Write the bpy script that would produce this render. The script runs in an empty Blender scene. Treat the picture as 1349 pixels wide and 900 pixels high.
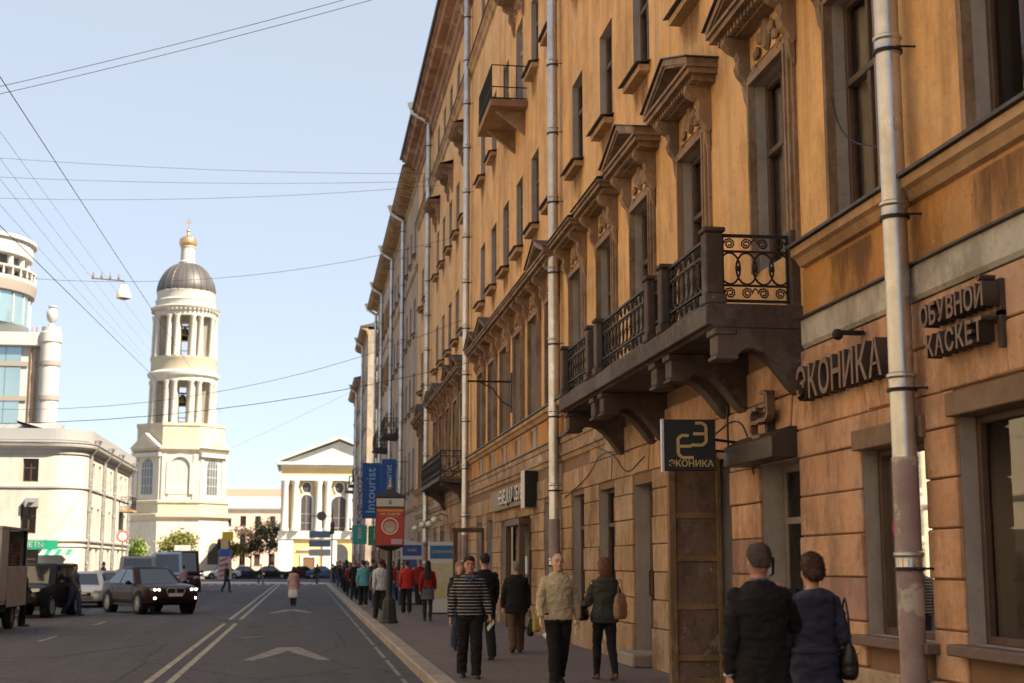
import bpy, bmesh, math, random
from mathutils import Vector, Matrix, noise
random.seed(7)
sc = bpy.context.scene
COL = sc.collection
R = math.radians
PI = math.pi

# ------------------------------------------------------------------ camera
cam = bpy.data.cameras.new('camera')
cam.sensor_width = 36.0
cam.lens = 50.0
cam.clip_start = 0.1
cam.clip_end = 4000
cam.dof.use_dof = True
cam.dof.focus_distance = 19.0
cam.dof.aperture_fstop = 2.2
camo = bpy.data.objects.new('camera', cam)
COL.objects.link(camo)
camo.location = (0, 0, 1.8)
camo.rotation_euler = (R(90 + 8.86), 0, R(-8.235))
sc.camera = camo

# ------------------------------------------------------------------ sky, sun, exposure
SUN_EL = R(45)
SUN_AZ = R(-40)                      # direction to the sun in the ground plane, from +X
sdir = Vector((math.cos(SUN_EL) * math.cos(SUN_AZ), math.cos(SUN_EL) * math.sin(SUN_AZ), math.sin(SUN_EL)))
world = bpy.data.worlds.new('World')
sc.world = world
world.use_nodes = True
wn = world.node_tree.nodes
wl = world.node_tree.links
bg = wn['Background']
sky = wn.new('ShaderNodeTexSky')
sky.sky_type = 'NISHITA'
sky.sun_disc = False
sky.sun_elevation = SUN_EL
sky.sun_rotation = math.atan2(sdir.x, sdir.y)
sky.air_density = 0.8
sky.dust_density = 0.4
sky.ozone_density = 1.0
hz = wn.new('ShaderNodeMix')                 # thin high haze over the whole sky
hz.data_type = 'RGBA'
hz.inputs[0].default_value = 0.68
hz.inputs[7].default_value = (3.2, 3.4, 3.65, 1)
wl.new(sky.outputs[0], hz.inputs[6])
wl.new(hz.outputs[2], bg.inputs[0])
bg.inputs[1].default_value = 0.085
sl = bpy.data.lights.new('sun', 'SUN')
sl.energy = 5.0
sl.angle = R(0.53)
sl.color = (1.0, 0.89, 0.71)
so = bpy.data.objects.new('sun', sl)
COL.objects.link(so)
so.rotation_euler = sdir.to_track_quat('Z', 'Y').to_euler()
so.location = (60, -40, 80)
sc.view_settings.view_transform = 'Standard'
sc.view_settings.look = 'None'
sc.view_settings.gamma = 1.0
sc.view_settings.exposure = 1.5
sc.cycles.max_bounces = 6
sc.cycles.volume_bounces = 0
sc.cycles.transparent_max_bounces = 6
sc.render.resolution_x = 1024
sc.render.resolution_y = 683

# ------------------------------------------------------------------ materials
MATS = {}


def nd(nt, t, **kw):
    n = nt.nodes.new(t)
    for k, v in kw.items():
        setattr(n, k, v)
    return n


def mat(name, col, rough=0.7, metal=0.0, var=0.0, vscale=1.0, vcol=None, bump=0.0, bscale=40.0, stretch=1.0,
        streak=0.0, rnd=0.0, grime=0.0, wobble=0.0, spec=0.4, emit=0.0, emitcol=None, coat=0.0, peel=0.0, peelcol=None, objc=False):
    """procedural principled material: base colour + large mottling (var), vertical weather streaks, per-piece
    random tone (rnd), peeled patches (peel) and fine relief (bump)"""
    if name in MATS:
        return MATS[name]
    m = bpy.data.materials.new(name)
    m.use_nodes = True
    nt = m.node_tree
    b = nt.nodes['Principled BSDF']
    L = nt.links.new
    b.inputs['Roughness'].default_value = rough
    b.inputs['Metallic'].default_value = metal
    b.inputs['Specular IOR Level'].default_value = spec
    if coat:
        b.inputs['Coat Weight'].default_value = coat
        b.inputs['Coat Roughness'].default_value = 0.08
    base = nd(nt, 'ShaderNodeRGB')
    base.outputs[0].default_value = (*col, 1)
    cur = base.outputs[0]
    if objc:
        tc = nd(nt, 'ShaderNodeTexCoord')
        pos = tc.outputs['Object']
    else:
        g = nd(nt, 'ShaderNodeNewGeometry')
        pos = g.outputs['Position']

    def mix(c, fac, other, mode='MIX'):
        n = nd(nt, 'ShaderNodeMix', data_type='RGBA', blend_type=mode)
        if isinstance(fac, float):
            n.inputs[0].default_value = fac
        else:
            L(fac, n.inputs[0])
        L(c, n.inputs[6])
        if isinstance(other, tuple):
            n.inputs[7].default_value = (*other, 1)
        else:
            L(other, n.inputs[7])
        return n.outputs[2]

    def nz(scale, detail=4.0, sc3=None, rg=0.6):
        t = nd(nt, 'ShaderNodeTexNoise')
        t.inputs['Scale'].default_value = scale
        t.inputs['Detail'].default_value = detail
        t.inputs['Roughness'].default_value = rg
        if sc3:
            mp = nd(nt, 'ShaderNodeMapping')
            mp.inputs['Scale'].default_value = sc3
            L(pos, mp.inputs[0])
            L(mp.outputs[0], t.inputs[0])
        else:
            L(pos, t.inputs[0])
        return t.outputs[0]

    def rng(v, a, bb, c=0.0, d=1.0):
        n = nd(nt, 'ShaderNodeMapRange')
        n.inputs[1].default_value = a
        n.inputs[2].default_value = bb
        n.inputs[3].default_value = c
        n.inputs[4].default_value = d
        L(v, n.inputs[0])
        return n.outputs[0]
    if rnd:
        oi = nd(nt, 'ShaderNodeObjectInfo')
        hsv = nd(nt, 'ShaderNodeHueSaturation')
        L(cur, hsv.inputs['Color'])
        L(rng(oi.outputs['Random'], 0, 1, 1 - rnd, 1 + rnd), hsv.inputs['Value'])
        cur = hsv.outputs[0]
    if var:
        vc = vcol or tuple(c * 0.45 for c in col)
        f = rng(nz(vscale, 6.0), 0.38, 0.68, 0.0, var)
        cur = mix(cur, f, vc)
    if streak:
        f = rng(nz(1.0, 5.0, (2.6, 2.6, 0.16)), 0.5, 0.74, 0.0, streak)
        cur = mix(cur, f, tuple(c * 0.32 for c in col))
        f2 = rng(nz(0.33, 5.0, (1, 1, 0.5)), 0.5, 0.75, 0.0, streak * 0.6)
        cur = mix(cur, f2, (min(1, col[0] * 1.15 + .05), min(1, col[1] * 1.12 + .05), col[2] * 1.1 + .06))
    if grime:
        f = rng(nz(1.5, 10.0, (1, 1, 0.55), 0.74), 0.45, 0.60, 0.0, min(1.0, grime * 1.35))
        cur = mix(cur, f, tuple(c * 0.38 for c in col))
        f = rng(nz(0.6, 9.0, None, 0.7), 0.53, 0.58, 0.0, grime * 0.7)
        cur = mix(cur, f, (col[0] * 0.8 + .10, col[1] * 0.9 + .10, col[2] + .10))
        f = rng(nz(13.0, 5.0, None, 0.8), 0.59, 0.66, 0.0, min(1.0, grime * 1.3))
        cur = mix(cur, f, tuple(c * 0.3 for c in col))
        f = rng(nz(5.0, 6.0, None, 0.8), 0.64, 0.67, 0.0, grime)
        cur = mix(cur, f, (0.42, 0.36, 0.29))
    if peel:
        f = rng(nz(0.9, 8.0, None, 0.7), 0.63 - 0.06 * peel, 0.66 - 0.06 * peel, 0.0, 0.85)
        cur = mix(cur, f, peelcol or (0.25, 0.2, 0.16))
    L(cur, b.inputs['Base Color'])
    if bump:
        bp = nd(nt, 'ShaderNodeBump')
        bp.inputs['Strength'].default_value = bump
        bp.inputs['Distance'].default_value = 0.02
        L(nz(bscale, 5.0), bp.inputs['Height'])
        if wobble:
            bw = nd(nt, 'ShaderNodeBump')
            bw.inputs['Strength'].default_value = wobble
            bw.inputs['Distance'].default_value = 0.09
            L(nz(2.2, 4.0), bw.inputs['Height'])
            L(bw.outputs[0], bp.inputs['Normal'])
        L(bp.outputs[0], b.inputs['Normal'])
    if rough < 0.9 and (var or streak):
        L(rng(nz(7.0, 4.0), 0.3, 0.7, max(0.05, rough - 0.12), min(1, rough + 0.12)), b.inputs['Roughness'])
    if emit:
        b.inputs['Emission Color'].default_value = (*(emitcol or col), 1)
        b.inputs['Emission Strength'].default_value = emit
    MATS[name] = m
    return m


def glassmat(name, tint=(0.86, 0.86, 0.86), refl=0.14):
    """window pane: mostly clear, reflecting more at glancing angles, a little dirty"""
    if name in MATS:
        return MATS[name]
    m = bpy.data.materials.new(name)
    m.use_nodes = True
    nt = m.node_tree
    nt.nodes.clear()
    L = nt.links.new
    out = nd(nt, 'ShaderNodeOutputMaterial')
    tr = nd(nt, 'ShaderNodeBsdfTransparent')
    tr.inputs[0].default_value = (*tint, 1)
    gl = nd(nt, 'ShaderNodeBsdfGlossy')
    gl.inputs['Roughness'].default_value = 0.03
    fr = nd(nt, 'ShaderNodeFresnel')
    fr.inputs[0].default_value = 1.55
    ma = nd(nt, 'ShaderNodeMath', operation='MAXIMUM')
    ma.inputs[1].default_value = refl
    L(fr.outputs[0], ma.inputs[0])
    bp = nd(nt, 'ShaderNodeBump')
    bp.inputs['Strength'].default_value = 0.06
    nzn = nd(nt, 'ShaderNodeTexNoise')
    nzn.inputs['Scale'].default_value = 1.3
    L(nzn.outputs[0], bp.inputs['Height'])
    L(bp.outputs[0], gl.inputs['Normal'])
    mx = nd(nt, 'ShaderNodeMixShader')
    L(ma.outputs[0], mx.inputs[0])
    L(tr.outputs[0], mx.inputs[1])
    L(gl.outputs[0], mx.inputs[2])
    L(mx.outputs[0], out.inputs[0])
    MATS[name] = m
    return m


# ------------------------------------------------------------------ mesh helpers
class MB:
    def __init__(self):
        self.v = []
        self.f = []
        self.m = []

    def add(self, vs, fs, mi=0):
        n = len(self.v)
        self.v += [tuple(p) for p in vs]
        self.f += [tuple(i + n for i in q) for q in fs]
        self.m += [mi] * len(fs)
        return self

    def box(self, x0, x1, y0, y1, z0, z1, mi=0):
        return self.add([(x0, y0, z0), (x1, y0, z0), (x1, y1, z0), (x0, y1, z0), (x0, y0, z1), (x1, y0, z1), (x1, y1, z1), (x0, y1, z1)],
                        [(0, 3, 2, 1), (4, 5, 6, 7), (0, 1, 5, 4), (1, 2, 6, 5), (2, 3, 7, 6), (3, 0, 4, 7)], mi)

    def cbox(self, c, s, mi=0, rz=0.0):
        n = len(self.v)
        self.box(-s[0] / 2, s[0] / 2, -s[1] / 2, s[1] / 2, -s[2] / 2, s[2] / 2, mi)
        ca, sa = math.cos(rz), math.sin(rz)
        for i in range(n, len(self.v)):
            x, y, z = self.v[i]
            self.v[i] = (c[0] + x * ca - y * sa, c[1] + x * sa + y * ca, c[2] + z)
        return self

    def beam(self, a, b, w, h, up=(0, 0, 1), mi=0):
        a, b = Vector(a), Vector(b)
        d = (b - a).normalized()
        u = Vector(up)
        s = d.cross(u)
        if s.length < 1e-5:
            s = d.cross(Vector((1, 0, 0)))
        s.normalize()
        u = s.cross(d)
        vs = []
        for p in (a, b):
            for i, j in ((-1, -1), (1, -1), (1, 1), (-1, 1)):
                vs.append(p + s * (i * w / 2) + u * (j * h / 2))
        return self.add(vs, [(0, 1, 2, 3), (7, 6, 5, 4), (0, 4, 5, 1), (1, 5, 6, 2), (2, 6, 7, 3), (3, 7, 4, 0)], mi)

    def prism(self, poly, a, b, axis='y', mi=0):
        """poly: 2d points; axis y: poly in (x,z); x: poly in (y,z); z: poly in (x,y)"""
        n = len(poly)
        k = {'y': lambda p, t: (p[0], t, p[1]), 'x': lambda p, t: (t, p[0], p[1]), 'z': lambda p, t: (p[0], p[1], t)}[axis]
        vs = [k(p, a) for p in poly] + [k(p, b) for p in poly]
        fs = [tuple(range(n - 1, -1, -1)), tuple(range(n, 2 * n))]
        fs += [(i, (i + 1) % n, n + (i + 1) % n, n + i) for i in range(n)]
        return self.add(vs, fs, mi)

    def tube(self, pts, r, n=6, mi=0, cap=True, closed=False):
        pts = [Vector(p) for p in pts]
        N = len(pts)
        rs = r if isinstance(r, (list, tuple)) else [r] * N
        vs = []
        prev = None
        for i in range(N):
            if closed:
                d = pts[(i + 1) % N] - pts[i - 1]
            else:
                d = pts[min(i + 1, N - 1)] - pts[max(i - 1, 0)]
            d.normalize()
            if prev is None:
                a = Vector((0, 0, 1)) if abs(d.z) < 0.9 else Vector((1, 0, 0))
                u = d.cross(a).normalized()
            else:
                u = (prev - d * prev.dot(d)).normalized()
            prev = u
            w = d.cross(u)
            for k in range(n):
                t = 2 * PI * k / n
                vs.append(pts[i] + (u * math.cos(t) + w * math.sin(t)) * rs[i])
        fs = []
        for i in range(N if closed else N - 1):
            j = (i + 1) % N
            for k in range(n):
                fs.append((i * n + k, i * n + (k + 1) % n, j * n + (k + 1) % n, j * n + k))
        if cap and not closed:
            fs.append(tuple(range(n - 1, -1, -1)))
            fs.append(tuple(range((N - 1) * n, N * n)))
        return self.add(vs, fs, mi)

    def lathe(self, prof, n=16, c=(0, 0, 0), mi=0, a0=0.0, cap=True):
        vs = []
        for r, z in prof:
            for k in range(n):
                t = a0 + 2 * PI * k / n
                vs.append((c[0] + r * math.cos(t), c[1] + r * math.sin(t), c[2] + z))
        fs = []
        for i in range(len(prof) - 1):
            for k in range(n):
                fs.append((i * n + k, i * n + (k + 1) % n, (i + 1) * n + (k + 1) % n, (i + 1) * n + k))
        if cap and prof[0][0] > 1e-4:
            fs.append(tuple(range(n - 1, -1, -1)))
        if cap and prof[-1][0] > 1e-4:
            fs.append(tuple(range((len(prof) - 1) * n, len(prof) * n)))
        return self.add(vs, fs, mi)

    def loft(self, rings, mi=0, cap=True):
        n = len(rings[0])
        vs = [p for r in rings for p in r]
        fs = []
        for i in range(len(rings) - 1):
            for k in range(n):
                fs.append((i * n + k, i * n + (k + 1) % n, (i + 1) * n + (k + 1) % n, (i + 1) * n + k))
        if cap:
            fs.append(tuple(range(n - 1, -1, -1)))
            fs.append(tuple(range((len(rings) - 1) * n, len(rings) * n)))
        return self.add(vs, fs, mi)

    def ell(self, c, r, nu=12, nv=8, mi=0):
        vs = [(c[0], c[1], c[2] - r[2])]
        for j in range(1, nv):
            ph = -PI / 2 + PI * j / nv
            for i in range(nu):
                t = 2 * PI * i / nu
                vs.append((c[0] + r[0] * math.cos(ph) * math.cos(t), c[1] + r[1] * math.cos(ph) * math.sin(t), c[2] + r[2] * math.sin(ph)))
        vs.append((c[0], c[1], c[2] + r[2]))
        fs = [(0, 1 + (i + 1) % nu, 1 + i) for i in range(nu)]
        for j in range(nv - 2):
            for i in range(nu):
                a = 1 + j * nu
                fs.append((a + i, a + (i + 1) % nu, a + nu + (i + 1) % nu, a + nu + i))
        t = len(vs) - 1
        a = 1 + (nv - 2) * nu
        fs += [(a + i, a + (i + 1) % nu, t) for i in range(nu)]
        return self.add(vs, fs, mi)

    def mesh(self, name, mats, smooth=False, bevel=0.0, weld=False):
        me = bpy.data.meshes.new(name)
        me.from_pydata(self.v, [], self.f)
        for m in (mats if isinstance(mats, (list, tuple)) else [mats]):
            me.materials.append(m)
        if any(self.m):
            me.polygons.foreach_set('material_index', self.m)
        bm = bmesh.new()
        bm.from_mesh(me)
        if weld:
            bmesh.ops.remove_doubles(bm, verts=bm.verts, dist=1e-4)
        if bevel:
            bmesh.ops.bevel(bm, geom=bm.edges[:], offset=bevel, segments=1, affect='EDGES', clamp_overlap=True)
        bmesh.ops.recalc_face_normals(bm, faces=bm.faces)
        bm.to_mesh(me)
        bm.free()
        if smooth:
            me.shade_smooth()
            if smooth != 'full':
                me.set_sharp_from_angle(angle=R(35))
        return me


def tag(o, label=None, cat=None, group=None, kind=None):
    if label:
        o['label'] = label
    if cat:
        o['category'] = cat
    if group:
        o['group'] = group
    if kind:
        o['kind'] = kind
    return o


def thing(name, label, cat, loc=(0, 0, 0), rz=0.0, group=None, world=False):
    o = bpy.data.objects.new(name, None)
    o.empty_display_size = 0.3
    COL.objects.link(o)
    o.location = loc
    o.rotation_euler = (0, 0, rz)
    tag(o, label, cat, group)
    if world:
        o['_w'] = 1
    return o


def put(name, me, parent=None, loc=(0, 0, 0), rz=0.0, rot=None):
    o = bpy.data.objects.new(name, me)
    COL.objects.link(o)
    o.location = loc
    o.rotation_euler = rot if rot else (0, 0, rz)
    if parent is not None:
        o.parent = parent
        if parent.type == 'EMPTY' and parent.get('_w'):
            o.matrix_parent_inverse = Matrix.Translation(-Vector(parent.location))
    return o


def struct(name, me, loc=(0, 0, 0)):
    return tag(put(name, me, None, loc), kind='structure')


def dup(root, loc, rz, label=None, group=None):
    r = root.copy()
    COL.objects.link(r)
    r.location = loc
    r.rotation_euler = (0, 0, rz)
    tag(r, label, None, group)
    for ch in list(root.children):
        c = ch.copy()
        COL.objects.link(c)
        c.parent = r
        for g in list(ch.children):
            d = g.copy()
            COL.objects.link(d)
            d.parent = c
    return r


CACHE = {}


def cached(key, fn):
    if key not in CACHE:
        CACHE[key] = fn()
    return CACHE[key]


WORK = bpy.data.scenes.new('workbench')      # scratch scene, removed at the end: modifiers are evaluated there


def evaluated_mesh(o):
    WORK.collection.objects.link(o)
    vl = WORK.view_layers[0]
    vl.update()
    me = bpy.data.meshes.new_from_object(o.evaluated_get(vl.depsgraph))
    WORK.collection.objects.unlink(o)
    return me


def text_mesh(s, size, depth, m, name='lettering', align='CENTER', xs=1.0, bold=0.0):
    """solid lettering in the local XZ plane (reads along +X, faces -Y)"""
    cu = bpy.data.curves.new('t', 'FONT')
    cu.body = s
    cu.size = size
    cu.extrude = depth / 2
    cu.align_x = align
    cu.align_y = 'CENTER'
    cu.offset = bold
    cu.resolution_u = 3
    o = bpy.data.objects.new('t', cu)
    me = evaluated_mesh(o)
    bpy.data.objects.remove(o)
    bpy.data.curves.remove(cu)
    me.name = name
    me.transform(Matrix.Scale(xs, 4, (1, 0, 0)))
    me.transform(Matrix.Rotation(R(90), 4, 'X'))
    me.materials.clear()
    me.materials.append(m)
    return me

# ------------------------------------------------------------------ palette
W = 5.6           # the long facade stands at X = W, facing -X
m_asph = mat('asphalt', (0.054, 0.050, 0.064), 0.85, var=0.5, vscale=0.35, vcol=(0.046, 0.040, 0.044), bump=0.5, bscale=60)


def worn_asphalt(m):
    nt = m.node_tree
    b = nt.nodes['Principled BSDF']
    g = nd(nt, 'ShaderNodeNewGeometry')
    cur = b.inputs['Base Color'].links[0].from_socket

    def lay(node, lo, hi, amt, col, inv=False):
        nonlocal cur
        r = nd(nt, 'ShaderNodeMapRange')
        r.inputs[1].default_value, r.inputs[2].default_value = lo, hi
        r.inputs[3].default_value, r.inputs[4].default_value = 0.0, amt
        nt.links.new(node, r.inputs[0])
        mx = nd(nt, 'ShaderNodeMix', data_type='RGBA')
        nt.links.new(r.outputs[0], mx.inputs[0])
        nt.links.new(cur, mx.inputs[6])
        mx.inputs[7].default_value = (*col, 1)
        cur = mx.outputs[2]

    def noi(scale, sc3, detail=5.0, rough=.65):
        mp = nd(nt, 'ShaderNodeMapping')
        mp.inputs['Scale'].default_value = sc3
        nt.links.new(g.outputs['Position'], mp.inputs[0])
        t = nd(nt, 'ShaderNodeTexNoise')
        t.inputs['Scale'].default_value = scale
        t.inputs['Detail'].default_value = detail
        t.inputs['Roughness'].default_value = rough
        nt.links.new(mp.outputs[0], t.inputs[0])
        return t.outputs[0]
    lay(noi(1.0, (1.1, .035, 1)), .45, .62, .55, (.078, .072, .09))     # polished wheel tracks
    lay(noi(1.0, (.5, .12, 1), 6), .56, .60, .55, (.040, .036, .038))    # resurfaced patches
    lay(noi(2.2, (1, .5, 1), 6, .75), .66, .70, .7, (.022, .02, .02))    # oil and tar spots
    vo = nd(nt, 'ShaderNodeTexVoronoi', feature='DISTANCE_TO_EDGE')
    vo.inputs['Scale'].default_value = .42
    mp = nd(nt, 'ShaderNodeMapping')
    mp.inputs['Scale'].default_value = (1, .55, 1)
    nt.links.new(g.outputs['Position'], mp.inputs[0])
    di = nd(nt, 'ShaderNodeMix', data_type='VECTOR')
    di.inputs[0].default_value = .12
    nt.links.new(mp.outputs[0], di.inputs[4])
    t = nd(nt, 'ShaderNodeTexNoise')
    t.inputs['Scale'].default_value = 1.5
    nt.links.new(g.outputs['Position'], t.inputs[0])
    nt.links.new(t.outputs[1], di.inputs[5])
    nt.links.new(di.outputs[1], vo.inputs[0])
    lay(vo.outputs[0], .016, .004, .75, (.018, .016, .017))              # cracks
    nt.links.new(cur, b.inputs['Base Color'])


worn_asphalt(m_asph)
m_mark = mat('road_paint', (0.40, 0.36, 0.27), 0.8, var=0.95, vscale=5.0, vcol=(0.12, 0.11, 0.10))
m_kerb = mat('granite_kerb', (0.30, 0.25, 0.21), 0.8, var=0.5, vscale=3.0, rnd=0.12, bump=0.4, bscale=50)
m_ground = mat('ground', (0.16, 0.15, 0.13), 0.9, var=0.4, vscale=0.2)


def paving_mat():
    m = mat('paving', (0.155, 0.122, 0.118), 0.8, var=0.5, vscale=0.5, vcol=(0.08, 0.065, 0.063))
    nt = m.node_tree
    b = nt.nodes['Principled BSDF']
    g = nd(nt, 'ShaderNodeNewGeometry')
    br = nd(nt, 'ShaderNodeTexBrick')
    br.inputs['Scale'].default_value = 1.0
    br.inputs['Mortar Size'].default_value = 0.008
    br.inputs['Brick Width'].default_value = 0.22
    br.inputs['Row Height'].default_value = 0.11
    br.inputs['Color1'].default_value = (1, 1, 1, 1)
    br.inputs['Color2'].default_value = (0.72, 0.7, 0.7, 1)
    br.inputs['Mortar'].default_value = (0.3, 0.3, 0.3, 1)
    nt.links.new(g.outputs['Position'], br.inputs[0])
    mx = nd(nt, 'ShaderNodeMix', data_type='RGBA', blend_type='MULTIPLY')
    mx.inputs[0].default_value = 0.8
    src = b.inputs['Base Color'].links[0].from_socket
    nt.links.new(src, mx.inputs[6])
    nt.links.new(br.outputs[0], mx.inputs[7])
    nt.links.new(mx.outputs[2], b.inputs['Base Color'])
    bp = nd(nt, 'ShaderNodeBump')
    bp.inputs['Strength'].default_value = 0.5
    bp.inputs['Distance'].default_value = 0.006
    nt.links.new(br.outputs[1], bp.inputs['Height'])
    bp.invert = True
    nt.links.new(bp.outputs[0], b.inputs['Normal'])
    return m


m_pave = paving_mat()

# ------------------------------------------------------------------ ground, road, pavements
struct('ground', MB().add([(-900, -300, -.012), (900, -300, -.012), (900, 1500, -.012), (-900, 1500, -.012)], [(0, 1, 2, 3)]).mesh('ground', m_ground))
rd = MB()
rd.box(-10.2, 1.85, -60, 122, -0.2, 0.0)
rd.box(-120, 80, 122.0, 172, -0.2, -0.002)
rd.box(-80, -10.2, 72, 90, -0.2, -0.003)
struct('road', rd.mesh('road', m_asph))
pv = MB().box(2.15, W + 0.3, -60, 122, -0.1, 0.15)
pvo = struct('pavement', pv.mesh('pavement', m_pave))
pv = MB().box(-13.8, -10.35, -60, 72, -0.1, 0.15).box(-13.8, -10.35, 90, 122, -0.1, 0.15)
pvl = struct('pavement_left', pv.mesh('pavement_left', m_pave))
pv = MB().box(-60, 60, 172.3, 320, -0.1, 0.15)
sqo = struct('square', pv.mesh('square', mat('square_paving', (0.30, 0.28, 0.25), 0.85, var=0.4, vscale=0.6)))
km = MB().box(0, 0.3, 0.008, 1.492, -0.1, 0.17).mesh('kerb_stone', m_kerb, bevel=0.025)
y = 14.0
for i in range(72):
    put('kerb_stone', km, pvo, (1.85, y + i * 1.5, 0), 0)
kb = MB().box(1.85, 2.15, -60, 13.99, -0.1, 0.17).mesh('kerb_run', m_kerb)
put('kerb_run', kb, pvo)
put('kerb_run', MB().box(-10.35, -10.2, -60, 72, -0.1, 0.17).box(-10.35, -10.2, 90, 122, -0.1, 0.17).mesh('kerb_run', m_kerb), pvl)
put('kerb_run', MB().box(-60, 60, 172.0, 172.3, -0.1, 0.17).mesh('kerb_run', m_kerb), sqo)

m_arrow = mat('worn_road_paint', (0.27, 0.25, 0.21), 0.85, var=0.95, vscale=4.0, vcol=(0.09, 0.08, 0.085))
# painted markings, each a thin sheet on the asphalt


def sheet(poly, z=0.004, m=None):
    return MB().add([(x, yy, z) for x, yy in poly], [tuple(range(len(poly)))]).mesh('marking', m or m_mark)


roado = bpy.data.objects['road']
for x in (-2.32, -1.98):
    for i in range(41):
        y0 = -10 + i * 3.2
        put('line_marking', sheet([(x - .06, y0), (x + .06, y0), (x + .06, y0 + 3.19), (x - .06, y0 + 3.19)]), roado) if i != 17 else None
for i in range(14):
    y0 = 8 + i * 9.0
    put('line_marking', sheet([(-6.12, y0), (-6.0, y0), (-6.0, y0 + 2.4), (-6.12, y0 + 2.4)], .004, m_arrow), roado)
for i in range(26):
    y0 = 6 + i * 4.4
    put('line_marking', sheet([(1.54, y0), (1.61, y0), (1.61, y0 + 3.7), (1.54, y0 + 3.7)], .004, m_arrow), roado)
for (ax, ay) in ((-0.28, 27.6), (-0.42, 53.4)):
    put('arrow_marking', MB().add([(ax - .82, ay, .004), (ax - .6, ay, .004), (ax - .12, ay + 2.2, .004), (ax, ay + 3.0, .004), (ax + .12, ay + 2.2, .004), (ax + .6, ay, .004), (ax + .82, ay, .004), (ax + .22, ay + 4.2, .004), (ax - .22, ay + 4.2, .004)],
                                  [(0, 1, 2, 8), (2, 3, 4, 7, 8), (4, 5, 6, 7)]).mesh('marking', m_arrow), roado)
for i in range(14):
    x0 = -9.6 + i * 0.8
    put('crossing_bar', sheet([(x0, 123.5), (x0 + .4, 123.5), (x0 + .4, 127.5), (x0, 127.5)], .003), roado)
mh = cached('manhole', lambda: MB().lathe([(0.0, .012), (.30, .012), (.31, 0.0)], 20).mesh('manhole_cover', mat('castiron', (.05, .048, .046), .6, var=.5, vscale=9, bump=.5, bscale=30), True))
for (x, yy) in ((-1.2, 36), (1.3, 48), (1.35, 63)):
    put('manhole_cover', mh, roado, (x, yy, 0))

# ------------------------------------------------------------------ facade kit (local frame: -x out of the wall, y along it, z up)
m_och = mat('ochre_stucco', (0.66, 0.375, 0.155), 0.9, var=0.6, vscale=0.5, vcol=(0.53, 0.285, 0.115), streak=0.6, grime=0.34, wobble=.5, bump=0.5, bscale=25)
m_orange = mat('orange_stucco', (0.46, 0.215, 0.06), 0.9, grime=.5, wobble=.5, var=0.55, vscale=0.8, vcol=(0.33, 0.15, 0.05), streak=0.35, bump=0.35, bscale=25, peel=0.6, peelcol=(0.34, 0.25, 0.17))
m_reveal = mat('reveal_plaster', (0.33, 0.285, 0.265), 0.9, grime=.3, var=0.35, vscale=1.2, streak=0.3)
m_trim = mat('brown_moulding', (0.215, 0.135, 0.088), 0.85, grime=.5, var=0.6, vscale=2.6, vcol=(0.34, 0.195, 0.095), streak=0.3, bump=0.3, bscale=30)
m_trim2 = mat('ochre_moulding', (0.44, 0.26, 0.13), 0.85, grime=.5, var=0.5, vscale=2.0, streak=0.3, bump=0.3, bscale=30)
m_sheet = mat('dark_sheet_metal', (0.06, 0.05, 0.055), 0.55, metal=0.3, var=0.5, vscale=1.5)
m_wood = mat('brown_window_wood', (0.075, 0.042, 0.03), 0.6, var=0.4, vscale=4)
m_greywood = mat('grey_window_wood', (0.28, 0.25, 0.24), 0.65, var=0.4, vscale=4)
m_pane = glassmat('window_glass')
m_curt = mat('curtain_cloth', (0.50, 0.42, 0.34), 0.95, var=0.4, vscale=2)
m_curtw = mat('white_curtain_cloth', (0.72, 0.68, 0.64), 0.95, var=0.3, vscale=2)
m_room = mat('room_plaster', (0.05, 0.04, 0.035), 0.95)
m_block = mat('peach_block', (0.50, 0.285, 0.175), 0.9, grime=.55, wobble=.6, var=0.6, vscale=1.1, vcol=(0.33, 0.165, 0.08), streak=0.5, rnd=0.13, bump=0.35, bscale=22)
m_blockt = mat('tan_block', (0.38, 0.235, 0.125), 0.9, grime=.6, wobble=.6, var=0.6, vscale=1.4, vcol=(0.27, 0.17, 0.09), streak=0.5, rnd=0.14, bump=0.45, bscale=22)
m_blockm = mat('mauve_block', (0.33, 0.19, 0.155), 0.9, grime=.4, wobble=.5, var=0.4, vscale=1.5, rnd=0.08, bump=0.3, bscale=22, streak=.3)
m_joint = mat('joint_mortar', (0.20, 0.115, 0.07), 0.95, var=0.4, vscale=2.0)
m_plinth = mat('plinth_stone', (0.36, 0.235, 0.14), 0.9, grime=.6, wobble=.6, var=0.6, vscale=0.9, vcol=(0.22, 0.14, 0.09), streak=0.5, bump=0.4, bscale=18, peel=0.9, peelcol=(0.48, 0.40, 0.30))
m_band = mat('grey_band_stone', (0.46, 0.41, 0.36), 0.9, grime=.5, var=0.5, vscale=0.9, vcol=(0.30, 0.25, 0.21), streak=0.4, bump=0.3, bscale=20)
m_gran = mat('pink_granite', (0.066, 0.042, 0.034), 0.75, grime=.4, var=0.5, vscale=14.0, vcol=(0.045, 0.03, 0.026), streak=0.2, bump=0.4, bscale=60)
m_iron = mat('wrought_iron', (0.022, 0.018, 0.017), 0.6, metal=0.4)
m_zinc = mat('galvanised_pipe', (0.56, 0.56, 0.56), 0.36, metal=0.8, var=0.6, vscale=2.2, vcol=(0.34, 0.31, 0.28), streak=0.4, bump=0.05, bscale=3)
m_pipep = mat('mauve_pipe_paint', (0.24, 0.165, 0.165), 0.75, var=0.6, vscale=4.0, vcol=(0.33, 0.27, 0.25), bump=0.3, bscale=20, peel=1.1, peelcol=(0.42, 0.38, 0.33))
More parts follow.
